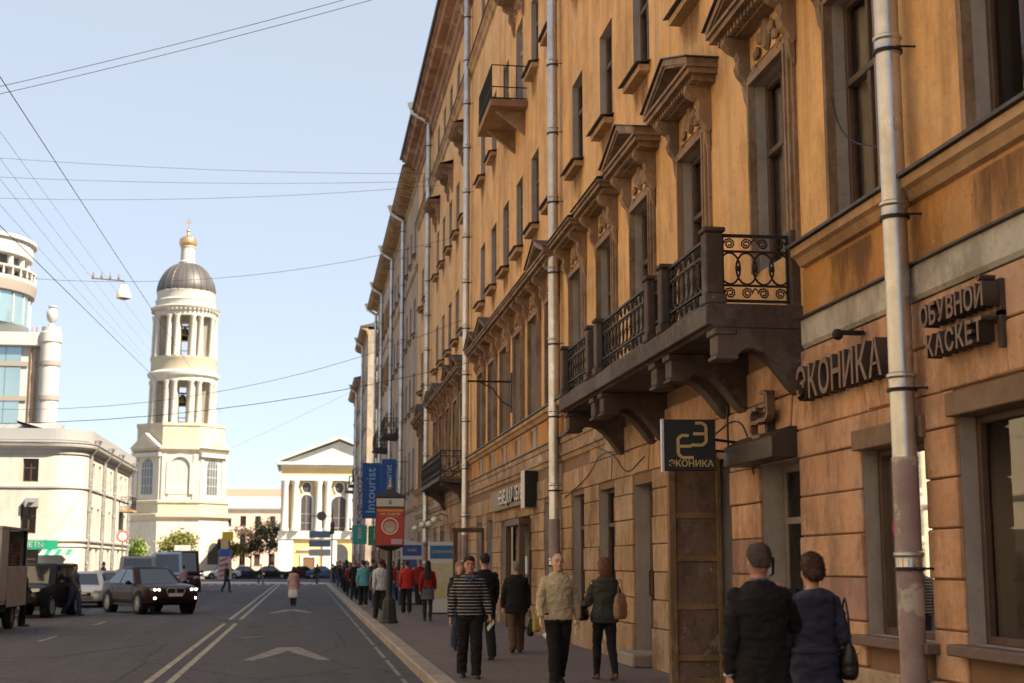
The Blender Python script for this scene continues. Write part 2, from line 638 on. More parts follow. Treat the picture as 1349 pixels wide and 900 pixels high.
m_corn = mat('peeling_cornice', (0.30, 0.155, 0.085), 0.9, var=0.8, vscale=1.1, vcol=(0.13, 0.055, 0.035), streak=0.5, bump=0.5, bscale=12, peel=0.8, peelcol=(0.42, 0.31, 0.2))
m_roof = mat('roof_sheet', (0.12, 0.10, 0.095), 0.6, metal=0.2, var=0.4, vscale=0.6)


def wall_mesh(s0, s1, z0, z1, ops, dep, mats, name='wall'):
    """front skin with openings (y0,y1,z0,z1) and their reveals (slot 1)"""
    b = MB()
    ys = sorted({s0, s1} | {o[0] for o in ops} | {o[1] for o in ops})
    ys = [v for v in ys if s0 <= v <= s1]
    for a, c in zip(ys[:-1], ys[1:]):
        mid = (a + c) / 2
        zz = z0
        for o in sorted([o for o in ops if o[0] < mid < o[1]], key=lambda o: o[2]):
            if o[2] > zz:
                b.add([(0, a, zz), (0, c, zz), (0, c, o[2]), (0, a, o[2])], [(0, 3, 2, 1)])
            zz = max(zz, o[3])
        if zz < z1:
            b.add([(0, a, zz), (0, c, zz), (0, c, z1), (0, a, z1)], [(0, 3, 2, 1)])
    for o in ops:
        a, c, p, q = o[:4]
        d = o[4] if len(o) > 4 else dep
        b.add([(0, a, p), (d, a, p), (d, a, q), (0, a, q)], [(0, 1, 2, 3)], 1)
        b.add([(0, c, p), (d, c, p), (d, c, q), (0, c, q)], [(3, 2, 1, 0)], 1)
        b.add([(0, a, p), (d, a, p), (d, c, p), (0, c, p)], [(3, 2, 1, 0)], 1)
        b.add([(0, a, q), (d, a, q), (d, c, q), (0, c, q)], [(0, 1, 2, 3)], 1)
    me = bpy.data.meshes.new(name)
    me.from_pydata(b.v, [], b.f)
    for m in mats:
        me.materials.append(m)
    me.polygons.foreach_set('material_index', b.m)
    return me


def frame_mesh(w, h, dep, wood, tr=0.68, mull=1, th=0.07):
    b = MB()
    x0, x1 = dep, dep + 0.09
    b.box(x0, x1, -w / 2, -w / 2 + th, 0, h).box(x0, x1, w / 2 - th, w / 2, 0, h)
    b.box(x0, x1, -w / 2 + th, w / 2 - th, 0, th).box(x0, x1, -w / 2 + th, w / 2 - th, h - th, h)
    if tr:
        b.box(x0 - .02, x1, -w / 2 + th, w / 2 - th, h * tr - .04, h * tr + .04)
    hi = h * tr - .04 if tr else h - th
    for k in range(mull):
        c = -w / 2 + w * (k + 1) / (mull + 1)
        b.box(x0 - .012, x1, c - .04, c + .04, th, hi)
        if tr:
            b.box(x0 - .012, x1, c - .03, c + .03, h * tr + .04, h - th)
    return b.mesh('window', wood, bevel=.008 if w > 1 else 0)


def pane_meshes(w, h, dep, tr=0.68, mull=1, th=0.07):
    out = []
    hi = h * tr - .04 if tr else h - th
    x = dep + .05
    for k in range(mull + 1):
        a = -w / 2 + w * k / (mull + 1) + .05
        c = -w / 2 + w * (k + 1) / (mull + 1) - .05
        out.append(MB().add([(x, a, th), (x, c, th), (x, c, hi), (x, a, hi)], [(0, 3, 2, 1)]).mesh('pane', m_pane))
        if tr:
            out.append(MB().add([(x, a, h * tr + .04), (x, c, h * tr + .04), (x, c, h - th), (x, a, h - th)], [(0, 3, 2, 1)]).mesh('pane', m_pane))
    return out


def curtain_mesh(w, h, dep, a, c, m, lean=0.0):
    b = MB()
    n = 16
    vs = []
    for i in range(n + 1):
        t = i / n
        yy = a + (c - a) * t
        xx = dep + .16 + .025 * math.sin(t * n * 1.9)
        vs += [(xx, yy, .03), (xx, yy + lean * (c - a), h - .04)]
    b.add(vs, [(2 * i, 2 * i + 2, 2 * i + 3, 2 * i + 1) for i in range(n)])
    return b.mesh('curtain', m, 'full')


def window(parent, fr, s, z0, w, h, dep=0.13, wood=None, tr=0.68, mull=1, curtain=0, name='window'):
    """fr = (origin, rz) of the facade"""
    o, rz = fr
    k = ('w', w, h, dep, wood.name, tr, mull)
    me = cached(k, lambda: frame_mesh(w, h, dep, wood, tr, mull))
    ps = cached(('p',) + k, lambda: pane_meshes(w, h, dep, tr, mull))
    loc = Vector(o) + Matrix.Rotation(rz, 3, 'Z') @ Vector((0, s, z0))
    wo = put(name, me, parent, loc, rz)
    for p in ps:
        put('pane', p, wo, (0, 0, 0), random.uniform(-.012, .012))
    if curtain:
        ck = {1: (-w / 2, w / 2, m_curt, 0), 2: (-w / 2, -.05, m_curtw, .1), 3: (.0, w / 2, m_curtw, 0), 4: (-w / 2, w / 2, m_curtw, 0)}[curtain]
        put('curtain', cached(('c', curtain) + k, lambda: curtain_mesh(w, h, dep, *ck)), wo)
    return wo


def L(fr, s, z, d=0.0):
    return Vector(fr[0]) + Matrix.Rotation(fr[1], 3, 'Z') @ Vector((d, s, z))


def surround_mesh(w, h, m):
    b = MB()
    for (e, p) in ((.2, .045), (.13, .08), (.055, .1)):
        q = e - .075 if e > .1 else 0.0
        b.box(-p, .0, -w / 2 - e, -w / 2 - q, 0, h + e).box(-p, .0, w / 2 + q, w / 2 + e, 0, h + e)
        b.box(-p, .0, -w / 2 - q, w / 2 + q, h + q, h + e)
    return b.mesh('window_surround', m)


def bracket_poly():
    return [(0, 0), (0, .62), (-.36, .62), (-.37, .54), (-.30, .47), (-.20, .42), (-.17, .34), (-.20, .25), (-.17, .15), (-.11, .08), (-.05, -.06)]


def hood_parts(tri, pw=1.26, proj=.42, rise=.42):
    """origin: centre of the opening's top edge on the wall plane"""
    k = MB()
    zc = .75
    k.box(-proj * .55, 0, -pw + .1, pw - .1, zc - .09, zc)
    k.box(-proj, 0, -pw, pw, zc, zc + .075)
    k.box(-proj - .04, 0, -pw - .04, pw + .04, zc + .075, zc + .125)
    n = 17
    for i in range(n):
        yy = -pw + .14 + (2 * pw - .28) * i / (n - 1)
        k.box(-proj * .8, -proj * .55, yy - .035, yy + .035, zc - .075, zc - .002)
    if tri:
        for sg in (-1, 1):
            a = (-(proj + .04) / 2, sg * (pw + .04), zc + .155)
            c = (-(proj + .04) / 2, 0, zc + .155 + rise)
            k.beam(a, c, proj + .04, .09)
            k.beam((a[0] - .02, a[1] * .86, a[2] + .02), (c[0] - .02, 0, c[2] - .06), proj - .06, .06)
        k.prism([(-pw, zc + .125), (pw, zc + .125), (0, zc + .125 + rise)], -.18, 0, 'x')
    body = k.mesh('pediment', m_trim)
    c = MB()
    if tri:
        for sg in (-1, 1):
            c.beam((-(proj + .07) / 2, sg * (pw + .09), zc + .205), (-(proj + .07) / 2, 0, zc + .22 + rise), proj + .09, .018)
    else:
        c.add([(-proj - .07, -pw - .07, zc + .13), (-proj - .07, pw + .07, zc + .13), (0, pw + .07, zc + .3), (0, -pw - .07, zc + .3), (-proj - .07, -pw - .07, zc + .15), (-proj - .07, pw + .07, zc + .15), (0, pw + .07, zc + .32), (0, -pw - .07, zc + .32)],
              [(0, 3, 2, 1), (4, 5, 6, 7), (0, 1, 5, 4), (1, 2, 6, 5), (2, 3, 7, 6), (3, 0, 4, 7)])
    cover = c.mesh('metal_cover', m_sheet)
    fp = MB().box(-.03, 0, -.74, .74, .24, zc - .09).mesh('frieze_panel', m_och)
    br = MB().prism(bracket_poly(), -.09, .09, 'y').prism([(-.02, -.3), (-.02, 0), (-.1, 0), (-.075, -.18)], -.06, .06, 'y').mesh('bracket', m_trim)
    md = MB()
    rr = [(.0, .0), (.12, .0), (.16, -.03), (.2, 0)]
    vs = []
    for (q, d) in ((.10, -.075), (.145, -.075), (.185, -.095), (.22, -.05)):
        for i in range(16):
            t = 2 * PI * i / 16
            vs.append((d, q * .62 * math.cos(t), .46 + q * math.sin(t)))
    md.add(vs, [(r * 16 + i, r * 16 + (i + 1) % 16, r * 16 + 16 + (i + 1) % 16, r * 16 + 16 + i) for r in range(3) for i in range(16)] + [tuple(range(16))])
    fs_ = MB()
    for sg in (1,):
        for j in range(5):
            fs_.ell((-.07, sg * (.18 + .07 * j), .46 - .02 * j * j + .05 * math.sin(j * 2.3)), (.035, .065, .085 - .006 * j), 8, 5)
    return body, cover, br, md.mesh('medallion', m_trim, True), fs_.mesh('festoon', m_trim, True), fp


def hood(parent, fr, s, ztop, tri, **kw):
    body, cover, br, md, fs_, fp = cached(('hood', tri, tuple(kw.items())), lambda: hood_parts(tri, **kw))
    o = put('pediment', body, parent, L(fr, s, ztop), fr[1])
    put('metal_cover', cover, o)
    put('medallion', md, o)
    put('frieze_panel', fp, o)
    put('festoon', fs_, o)
    put('festoon', fs_, o).scale.y = -1
    for sg in (-1, 1):
        put('bracket', br, o, (0, sg * .84, .05))
    return o


def sill(parent, fr, s, z, w, m=None, proj=.24):
    m = m or m_trim2

    def mk():
        b = MB().box(-proj + .05, 0, -w / 2 - .05, w / 2 + .05, -.14, -.03)
        return b.mesh('window_sill', m)
    o = put('window_sill', cached(('sill', w, m.name, proj), mk), parent, L(fr, s, z), fr[1])
    put('sill_flashing', cached(('sillf', w, proj), lambda: MB().add([(-proj - .03, -w / 2 - .12, -.03), (-proj - .03, w / 2 + .12, -.03), (.05, w / 2 + .12, .03), (.05, -w / 2 - .12, .03), (-proj - .03, -w / 2 - .12, -.012), (-proj - .03, w / 2 + .12, -.012), (.05, w / 2 + .12, .05), (.05, -w / 2 - .12, .05)],
        [(0, 3, 2, 1), (4, 5, 6, 7), (0, 1, 5, 4), (1, 2, 6, 5), (2, 3, 7, 6), (3, 0, 4, 7)]).mesh('sill_flashing', m_sheet)), o)
    return o


def stain_mat():  # brown tone below sills and ledge, strongest at the top, broken by noise
    m = bpy.data.materials.new('dark_patch')
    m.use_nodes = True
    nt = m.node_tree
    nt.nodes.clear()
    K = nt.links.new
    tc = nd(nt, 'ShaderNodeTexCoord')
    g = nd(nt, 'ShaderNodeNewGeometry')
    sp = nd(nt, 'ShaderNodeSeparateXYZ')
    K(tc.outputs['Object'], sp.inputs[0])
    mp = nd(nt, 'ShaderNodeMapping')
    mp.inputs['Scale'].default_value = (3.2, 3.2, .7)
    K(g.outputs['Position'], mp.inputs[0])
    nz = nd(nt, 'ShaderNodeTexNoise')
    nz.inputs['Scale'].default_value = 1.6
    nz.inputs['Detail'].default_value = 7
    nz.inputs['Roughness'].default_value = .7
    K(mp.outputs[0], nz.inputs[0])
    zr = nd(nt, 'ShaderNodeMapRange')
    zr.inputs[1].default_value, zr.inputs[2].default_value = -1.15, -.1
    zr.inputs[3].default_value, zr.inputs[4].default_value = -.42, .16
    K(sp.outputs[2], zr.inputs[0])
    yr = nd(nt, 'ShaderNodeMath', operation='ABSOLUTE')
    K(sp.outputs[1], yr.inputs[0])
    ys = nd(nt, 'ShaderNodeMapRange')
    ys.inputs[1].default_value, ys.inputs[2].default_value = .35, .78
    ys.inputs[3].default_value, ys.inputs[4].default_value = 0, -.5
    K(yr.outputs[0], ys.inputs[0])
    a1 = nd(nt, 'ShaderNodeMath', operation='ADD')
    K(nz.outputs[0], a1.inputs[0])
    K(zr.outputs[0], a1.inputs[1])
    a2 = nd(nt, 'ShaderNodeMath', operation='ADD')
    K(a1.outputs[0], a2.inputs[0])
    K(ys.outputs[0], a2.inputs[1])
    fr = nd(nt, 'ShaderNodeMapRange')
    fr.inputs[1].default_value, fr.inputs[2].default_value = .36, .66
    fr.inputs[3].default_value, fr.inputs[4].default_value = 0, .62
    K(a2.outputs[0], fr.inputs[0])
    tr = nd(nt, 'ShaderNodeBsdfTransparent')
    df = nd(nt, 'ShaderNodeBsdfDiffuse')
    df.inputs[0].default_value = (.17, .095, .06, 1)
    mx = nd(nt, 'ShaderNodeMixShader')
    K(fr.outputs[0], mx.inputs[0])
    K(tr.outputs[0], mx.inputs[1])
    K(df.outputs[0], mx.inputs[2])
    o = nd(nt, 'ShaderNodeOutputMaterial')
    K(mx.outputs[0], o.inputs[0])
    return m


m_patch = stain_mat()


def wall_patch(parent, fr, s, z, w=1.6, h=1.15):
    me = cached(('wall_patch', w, h), lambda: MB().add([(-.0155, -w / 2, -h), (-.0155, w / 2, -h), (-.0155, w / 2, -.02), (-.0155, -w / 2, -.02)], [(0, 3, 2, 1)]).mesh('dark_patch', m_patch))
    return put('dark_patch', me, parent, L(fr, s, z), fr[1])


def drainpipe(parent, fr, s, ztop, elbow=0.0, r=.115, d=-.2, paint=2.75, funnel=True):
    o, rz = fr

    def mk():
        b = MB()
        pts = [(d, 0, .45), (d, 0, ztop - .75)]
        if elbow:
            pts += [(d, 0, ztop - .55), (d - elbow, 0, ztop - .12), (d - elbow, 0, ztop + .1)]
        b.tube([(d - .22, 0, .18), (d - .12, 0, .24), (d, 0, .42)] + pts[:1], r, 14)
        b.tube([(d, 0, paint)] + pts[1:], r, 14)
        return b.mesh('drainpipe', m_zinc, True)
    p = put('drainpipe', mk(), parent, L(fr, s, 0), rz)
    put('painted_foot', MB().tube([(d, 0, .44), (d, 0, 1.5), (d, 0, paint + .003)], r + .004, 14).mesh('painted_foot', m_pipep, True), p)
    if elbow and funnel:
        put('rain_hopper', MB().lathe([(r, -.12), (r + .02, 0), (.24, .22), (.26, .34), (.22, .34), (.12, .1)], 12, (d - elbow, 0, ztop)).mesh('rain_hopper', m_zinc, True), p)
    cm = cached(('collar', r, d), lambda: MB().lathe([(r + .002, -.09), (r + .02, -.075), (r + .006, -.05), (r + .006, .03), (r + .022, .05), (r + .022, .075), (r + .002, .09)], 14, (d, 0, 0)).mesh('collar', m_zinc, True))
    km = cached(('clamp', r, d), lambda: MB().lathe([(r + .004, -.016), (r + .024, -.016), (r + .024, .016), (r + .004, .016)], 14, (d, 0, 0)).tube([(d, -r, 0), (d + .02, -r - .05, 0), (.02, -r - .06, .005)], .011, 5).mesh('clamp', m_iron, True))
    z = 1.75
    while z < ztop - 1.0:
        put('collar', cm, p, (0, 0, z + .07))
        put('clamp', km, p, (0, 0, z))
        z += 1.62
    return p


def spiral(c, r, turns, sg, n=14):
    out = []
    for i in range(n + 1):
        t = i / n
        a = turns * 2 * PI * t
        rr = r * (1 - .75 * t)
        out.append((c[0] + sg * rr * math.cos(a), c[1] + rr * math.sin(a)))
    return out


def rail_mesh(l, h, n, rt=.013):
    """wrought iron panel in local (y,z) from y=0..l: scroll bands top and bottom, interlaced ovals between"""
    b = MB()
    for zz, hh in ((h - .015, .035), (h - .2, .022), (.2, .022), (.02, .03)):
        b.box(-.018, .018, 0, l, zz - hh / 2, zz + hh / 2)
    for yy in (0.014, l - .014):
        b.box(-.016, .016, yy - .014, yy + .014, 0, h)
    st = l / n
    for i in range(n):
        c = st * (i + .5)
        for zz in (h - .11, .11):
            sg = 1 if i % 2 else -1
            b.tube([(0, yy, z) for yy, z in spiral((c, zz), .068, 1.9, sg)], rt * .75, 4)
            b.tube([(0, c + .5 * st * sg * 1.0, zz + .06), (0, c + .3 * st * sg, zz + .02), (0, c + .068 * sg, zz)], rt * .7, 4)
        zm = h / 2
        b.tube([(0, c + st * .62 * math.cos(t), zm + (h / 2 - .215) * math.sin(t)) for t in [2 * PI * q / 18 for q in range(18)]], rt, 5, closed=True)
    for i in range(1, n):
        b.ell((0, st * i, h / 2), (.03, .036, .036), 6, 5)
    return b.mesh('railing', m_iron)


# ------------------------------------------------------------------ the ochre apartment building
FA = ((W, 0, 0), 0.0)
A0, A1 = -14.0, 73.0
bA = thing('apartment_building', 'long ochre stucco apartment building with pedimented windows and rusticated ground floor', 'building', (W, 30, 0), world=True)
bays = [-7.8, -4.8, -1.8, 1.2, 4.2, 7.3, 10.35, 13.55, 16.25, 19.8, 23.05, 25.95, 28.9, 32.0, 34.6, 37.25, 39.9, 42.6, 45.4, 50.6, 53.3, 56.1, 58.9, 61.7, 66.9, 69.8]
tri = {13.55, 16.25, 19.8, 23.05, 32.0, 42.6, 45.4, 50.6, 53.3, 58.9, 61.7, 66.9, 4.2, 7.3}
ops = []
gops = [(-3.2, -1.2, 1.1, 3.05), (1.0, 3.2, 1.1, 3.05), (5.2, 7.4, 1.1, 3.05), (9.25, 11.62, 1.12, 3.06), (12.25, 13.80, 1.1, 2.93), (15.62, 17.05, .15, 3.0), (18.28, 19.0, .3, 3.2), (22.6, 24.0, .35, 3.12),
        (25.45, 26.9, .95, 3.18), (28.35, 29.65, .95, 3.2), (32.0, 33.2, .95, 3.2), (35.2, 37.4, .15, 3.0), (39.3, 40.7, .15, 3.0), (42.6, 43.9, .95, 3.1), (45.2, 46.5, .95, 3.1), (49.6, 51.4, .15, 3.1), (53.4, 55.2, .15, 3.1),
        (57.6, 59.2, .9, 3.1), (61.0, 62.6, .15, 3.1), (66.2, 67.8, .9, 3.1), (69.4, 71, .15, 3.1)]
for s in bays:
    ops += [(s - .66, s + .66, 5.42, 7.85), (s - .58, s + .58, 10.15, 12.12), (s - .56, s + .56, 14.35, 16.35), (s - .5, s + .5, 19.75, 21.2)]
bal5 = 37.25
ops = [o for o in ops if not (abs((o[0] + o[1]) / 2 - bal5) < .1 and 14 < o[2] < 15)] + [(bal5 - .6, bal5 + .6, 13.95, 16.6)]
put('wall', wall_mesh(A0, A1, 4.5, 22.5, ops, .2, [m_och, m_reveal]), bA, FA[0])
put('ground_floor_wall', wall_mesh(A0, A1, 0, 4.5, [o + (.22 if o[2] > .8 else .34,) for o in gops], .34, [m_joint, m_reveal], 'ground_floor_wall'), bA, FA[0])
put('rear_wall', MB().box(14, 14.3, A0, A1, 0, 22.5).box(.02, 14, A0, A0 + .3, 0, 22.5).box(.02, 14, A1 - .3, A1, 0, 22.5).mesh('rear_wall', m_och), bA, FA[0])
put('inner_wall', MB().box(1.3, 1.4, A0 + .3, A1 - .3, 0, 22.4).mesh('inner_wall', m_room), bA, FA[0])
fl = MB()
for z in (4.3, 9.2, 13.3, 17.8):
    fl.box(.45, 1.3, A0 + .3, A1 - .3, z, z + .2)
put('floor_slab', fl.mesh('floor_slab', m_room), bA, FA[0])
rf = put('roof', MB().prism([(-.98, 22.92), (15.2, 22.92), (15.2, 23.0), (7, 25.6), (-.98, 22.98)], A0 - .2, A1 + .1, 'y').mesh('roof', m_roof), bA, FA[0])
put('gutter', MB().tube([(-.98, A0, 22.93), (-.98, A1, 22.93)], .075, 8).mesh('gutter', m_sheet, True), rf)
put('cornice', MB().prism([(0, 21.75), (0, 22.9), (-.92, 22.9), (-.92, 22.78), (-.8, 22.74), (-.74, 22.58), (-.42, 22.52), (-.4, 22.36), (-.24, 22.3), (-.2, 22.06), (-.1, 22.0), (-.08, 21.8)], A0, A1, 'y').mesh('cornice', m_corn), bA, FA[0])
put('string_course', MB().prism([(0, 19.0), (0, 19.42), (-.2, 19.36), (-.2, 19.28), (-.1, 19.2), (-.08, 19.05)], A0, A1, 'y').mesh('string_course', m_trim2), bA, FA[0])
put('string_course', MB().prism([(0.02, 19.42), (-.24, 19.37), (-.24, 19.355), (.02, 19.40)], A0, A1, 'y').mesh('string_course', m_sheet), bA, FA[0])
# ledge under the first floor windows, broken where the balcony passes
for a, c in ((A0, 15.28), (25.3, A1)):
    put('ledge', MB().prism([(0, 5.12), (0, 5.36), (-.17, 5.34), (-.17, 5.25), (-.12, 5.22), (-.07, 5.14)], a, c, 'y').mesh('ledge', m_trim2), bA, FA[0])
    put('ledge_flashing', MB().prism([(0.02, 5.366), (0.02, 5.405), (-.22, 5.378), (-.22, 5.345)], a, c, 'y').mesh('ledge_flashing', m_sheet), bA, FA[0])
put('frieze', MB().box(-.012, 0, A0, 15.35, 4.5, 5.12).box(-.012, 0, 25.4, A1, 4.5, 5.12).mesh('frieze', m_orange), bA, FA[0])
put('band_course', MB().prism([(0, 4.2), (0, 4.52), (-.07, 4.52), (-.07, 4.24), (-.04, 4.2)], A0, 15.3, 'y').mesh('band_course', m_band), bA, FA[0])
put('band_course', MB().prism([(0, 4.2), (0, 4.52), (-.08, 4.52), (-.08, 4.4), (-.05, 4.38), (-.05, 4.2)], 26.2, A1, 'y').mesh('band_course', m_plinth), bA, FA[0])
put('band_flashing', MB().box(-.12, 0, A0, 15.3, 4.524, 4.545).box(-.12, 0, 26.2, A1, 4.524, 4.545).mesh('band_flashing', m_sheet), bA, FA[0])
put('architrave', MB().prism([(0, 3.98), (0, 4.19), (-.09, 4.19), (-.09, 4.13), (-.05, 4.11), (-.05, 4.02)], 26.2, A1, 'y').mesh('architrave', m_blockt), bA, FA[0])
# small vents in the frieze
for s in bays:
    if s > 30:
        put('vent', cached('vent', lambda: MB().box(-.02, .0, -.3, .3, 0, .48).box(-.035, -.02, -.34, .34, .46, .52).box(-.03, -.02, -.28, -.24, 0, .46).mesh('vent', m_reveal)), bA, L(FA, s, 4.58), 0)

# upper windows
for i, s in enumerate(bays):
    rr = random.random()
    if s == 10.35:
        window(bA, FA, s, 5.42, 1.32, 2.43, wood=m_wood, curtain=2)
    else:
        window(bA, FA, s, 5.42, 1.32, 2.43, wood=m_wood, tr=.62, curtain=1 if rr < .8 else 3)
    put('window_surround', cached('sur', lambda: surround_mesh(1.32, 2.43, m_trim)), bA, L(FA, s, 5.42), 0)
    hood(bA, FA, s, 7.85, s in tri)
    window(bA, FA, s, 10.15, 1.16, 1.97, wood=m_wood, tr=.66, curtain=[0, 1, 4][i % 3])
    sill(bA, FA, s, 10.15, 1.16)
    wall_patch(bA, FA, s, 10.02)
    wall_patch(bA, FA, s + .3, 5.10, 1.5, .58) if not 15 < s < 25.5 else None
    if s == bal5:
        window(bA, FA, s, 13.95, 1.2, 2.65, wood=m_greywood, tr=.72)
    else:
        window(bA, FA, s, 14.35, 1.12, 2.0, wood=m_wood, tr=.66, curtain=[1, 0, 4][i % 3])
        sill(bA, FA, s, 14.35, 1.12)
        wall_patch(bA, FA, s, 14.22)
    if i in (15, 19, 21, 23, 9, 11):
        hood(bA, FA, s, 16.75, False, pw=1.0, proj=.5)
    window(bA, FA, s, 19.75, 1.0, 1.45, wood=m_wood, tr=0)
    put('sill_flashing', cached('topsill', lambda: MB().box(-.09, .03, -.6, .6, -.05, -.01).mesh('sill_flashing', m_sheet)), bA, L(FA, s, 19.75), 0)

# pilaster relief strips between the first floor bays
# rusticated blocks of the ground floor, each a piece of its own
cz = [.78, 1.22, 1.66, 2.10, 2.54, 2.98, 3.30]
nblk = 0
gx = sorted(gops)


def block(y0, y1, z0, z1, m, d=.035):
    global nblk
    w, h = round(y1 - y0, 3), round(z1 - z0, 3)
    d = random.choice((.028, .034, .04, .048))
    me = cached(('blk', w, h, m.name, d), lambda: MB().box(-d, .01, .007, w - .008, .008, h - .007).mesh('block', m, bevel=.012))
    put('block', me, bA, (W, y0, z0), rot=(random.gauss(0, .0018), random.gauss(0, .003), random.gauss(0, .002)))
    nblk += 1


for za, zb in list(zip(cz[:-1], cz[1:])) + [(3.30, 3.75), (3.75, 4.19)]:
    cuts = [(o[0], o[1]) for o in gx if o[2] < zb - .05 and o[3] > za + .05]
    y = 3.0
    segs = []
    for a, c in cuts:
        if c < 3 or a > 49:
            continue
        if a > y:
            segs.append((y, a))
        y = max(y, c)
    segs.append((y, 49.0))
    for a, c in segs:
        n = max(1, round((c - a) / 1.75))
        for k in range(n):
            p, q = a + (c - a) * k / n, a + (c - a) * (k + 1) / n
            if q - p < .12:
                continue
            mm = m_block if q < 22.6 else m_blockt
            if q < 18.5 and zb < 2.2 and (round(p * 7 + za * 3) % 3 != 0) and p > 13.5:
                mm = m_blockm
            if za > 3.7 and p > 26:
                continue
            block(p, q, za, zb, mm)
# the far stretch keeps its courses as joined relief
far = MB()
for za, zb in list(zip(cz[:-1], cz[1:])) + [(3.30, 3.95)]:
    cuts = [(o[0], o[1]) for o in gx if o[2] < zb - .05 and o[3] > za + .05 and o[0] > 49]
    y = 49.02
    segs = []
    for a, c in cuts:
        segs.append((y, a))
        y = c
    segs.append((y, A1))
    for a, c in segs:
        far.box(-.035, .01, a + .01, c - .01, za + .012, zb - .012)
tag(put('block', far.mesh('block', m_blockt), bA, FA[0]), kind='stuff')
# plinth stones
y = A0
cuts = [o for o in gx if o[2] < .6]
for a, c in [(o[0], o[1]) for o in cuts] + [(A1, A1)]:
    n = max(1, round((a - y) / 2.6))
    for k in range(n):
        p, q = y + (a - y) * k / n, y + (a - y) * (k + 1) / n
        if q - p > .1:
            put('plinth_stone', cached(('pl', round(q - p, 2)), lambda: MB().box(-.075, .01, .006, round(q - p, 2) - .006, .1, .77).mesh('plinth_stone', m_plinth, bevel=.015)), bA, (W, p, 0))
    y = c

# ground floor windows: sills, lintels, shop glazing
m_lint = mat('lintel_board', (0.185, 0.115, 0.075), 0.8, var=0.6, vscale=3.0, vcol=(0.09, 0.05, 0.035), streak=.3, bump=.3, bscale=30)
m_shop = mat('shop_interior', (0.16, 0.13, 0.10), 0.95, var=.5, vscale=.8)
for o in gops:
    s, w, h = (o[0] + o[1]) / 2, o[1] - o[0], o[3] - o[2]
    if o[2] > .8:
        window(bA, FA, s, o[2], round(w, 3), round(h, 3), dep=.15, wood=m_wood, tr=0 if s < 20 else .7, mull=0 if s < 20 else 1)
        put('window_sill', cached(('gs', round(w, 2)), lambda: MB().box(-.16, .3, -w / 2 - .12, w / 2 + .12, -.1, -.002).mesh('window_sill', mat('brown_sill', (.13, .085, .07), .6, var=.5, vscale=3), bevel=.012)), bA, L(FA, s, o[2]), 0)
        put('shop_back', MB().box(.95, 1.0, -w / 2 - .4, w / 2 + .4, -.3, h + .3).mesh('shop_back', m_shop), bA, L(FA, s, o[2]), 0)
        if s < 20:
            put('lintel', MB().box(-.1, .3, -w / 2 - .06, w / 2 + .06, -.004, .2).mesh('lintel', m_lint, bevel=.01), bA, L(FA, s, o[3]), 0)
    # voussoir joints over the opening
    if 3 < s < 49 and o[3] < 3.25:
        for k in range(-1, 2):
            block2 = MB().prism([(-.16 + k * .33, 0), (.16 + k * .33, 0), (.19 + k * .40, .40), (-.19 + k * .40, .40)], -.048, -.03, 'x')
            put('voussoir', cached(('vou', k, s < 22), lambda: block2.mesh('voussoir', m_block if s < 22 else m_blockt)), bA, L(FA, s, 3.325), 0)

# doors
m_door = mat('grey_door', (.17, .14, .13), .6, var=.4, vscale=2)
m_bdoor = mat('brown_door', (.10, .055, .03), .6, var=.5, vscale=3, streak=.3)


def door(s, w, z0, h, m, glazed=True):
    b = MB().box(.26, .32, -w / 2 + .02, -w / 2 + .12, 0, h).box(.26, .32, w / 2 - .12, w / 2 - .02, 0, h).box(.26, .32, -w / 2 + .12, w / 2 - .12, h - .1, h).box(.26, .32, -w / 2 + .12, w / 2 - .12, 2.12, 2.2).box(.26, .32, -w / 2 + .12, w / 2 - .12, 0, .35)
    d = put('door', b.mesh('door', m, bevel=.006), bA, L(FA, s, z0), 0)
    put('pane', MB().box(.285, .295, -w / 2 + .12, w / 2 - .12, .35, 2.12).mesh('pane', m_pane), d)
    put('pane', MB().box(.285, .295, -w / 2 + .12, w / 2 - .12, 2.2, h - .1).mesh('pane', m_pane), d)
    put('door_handle', MB().tube([(.25, w / 2 - .2, .9), (.2, w / 2 - .2, .92), (.2, w / 2 - .2, 1.32), (.25, w / 2 - .2, 1.34)], .015, 6).mesh('door_handle', m_iron, True), d)
    put('shop_back', MB().box(1.1, 1.15, -w / 2 - .3, w / 2 + .3, 0, h + .2).mesh('shop_back', m_shop), bA, L(FA, s, z0), 0)
    return d


door(16.335, 1.43, .15, 2.85, m_door)
door(23.3, 1.4, .35, 2.77, m_bdoor)
for s, w in ((36.3, 2.2), (40.0, 1.4), (50.5, 1.8), (54.3, 1.8), (61.8, 1.6), (70.2, 1.6)):
    door(s, w, .15, 2.9, m_door if s > 41 else m_bdoor)
# roller box over the grey door, step stones
put('shutter_box', MB().prism([(-.34, .0), (-.02, .0), (-.02, .36), (-.12, .36), (-.34, .24)], -.95, .95, 'y').mesh('shutter_box', mat('shutter_metal', (.05, .04, .036), .5, metal=.3, var=.5, vscale=3), bevel=.01), bA, L(FA, 16.6, 3.0), 0)
put('step_stone', MB().box(-.38, .02, -.62, .62, .14, .36).mesh('step_stone', m_kerb, bevel=.03), bA, L(FA, 23.3, 0), 0)
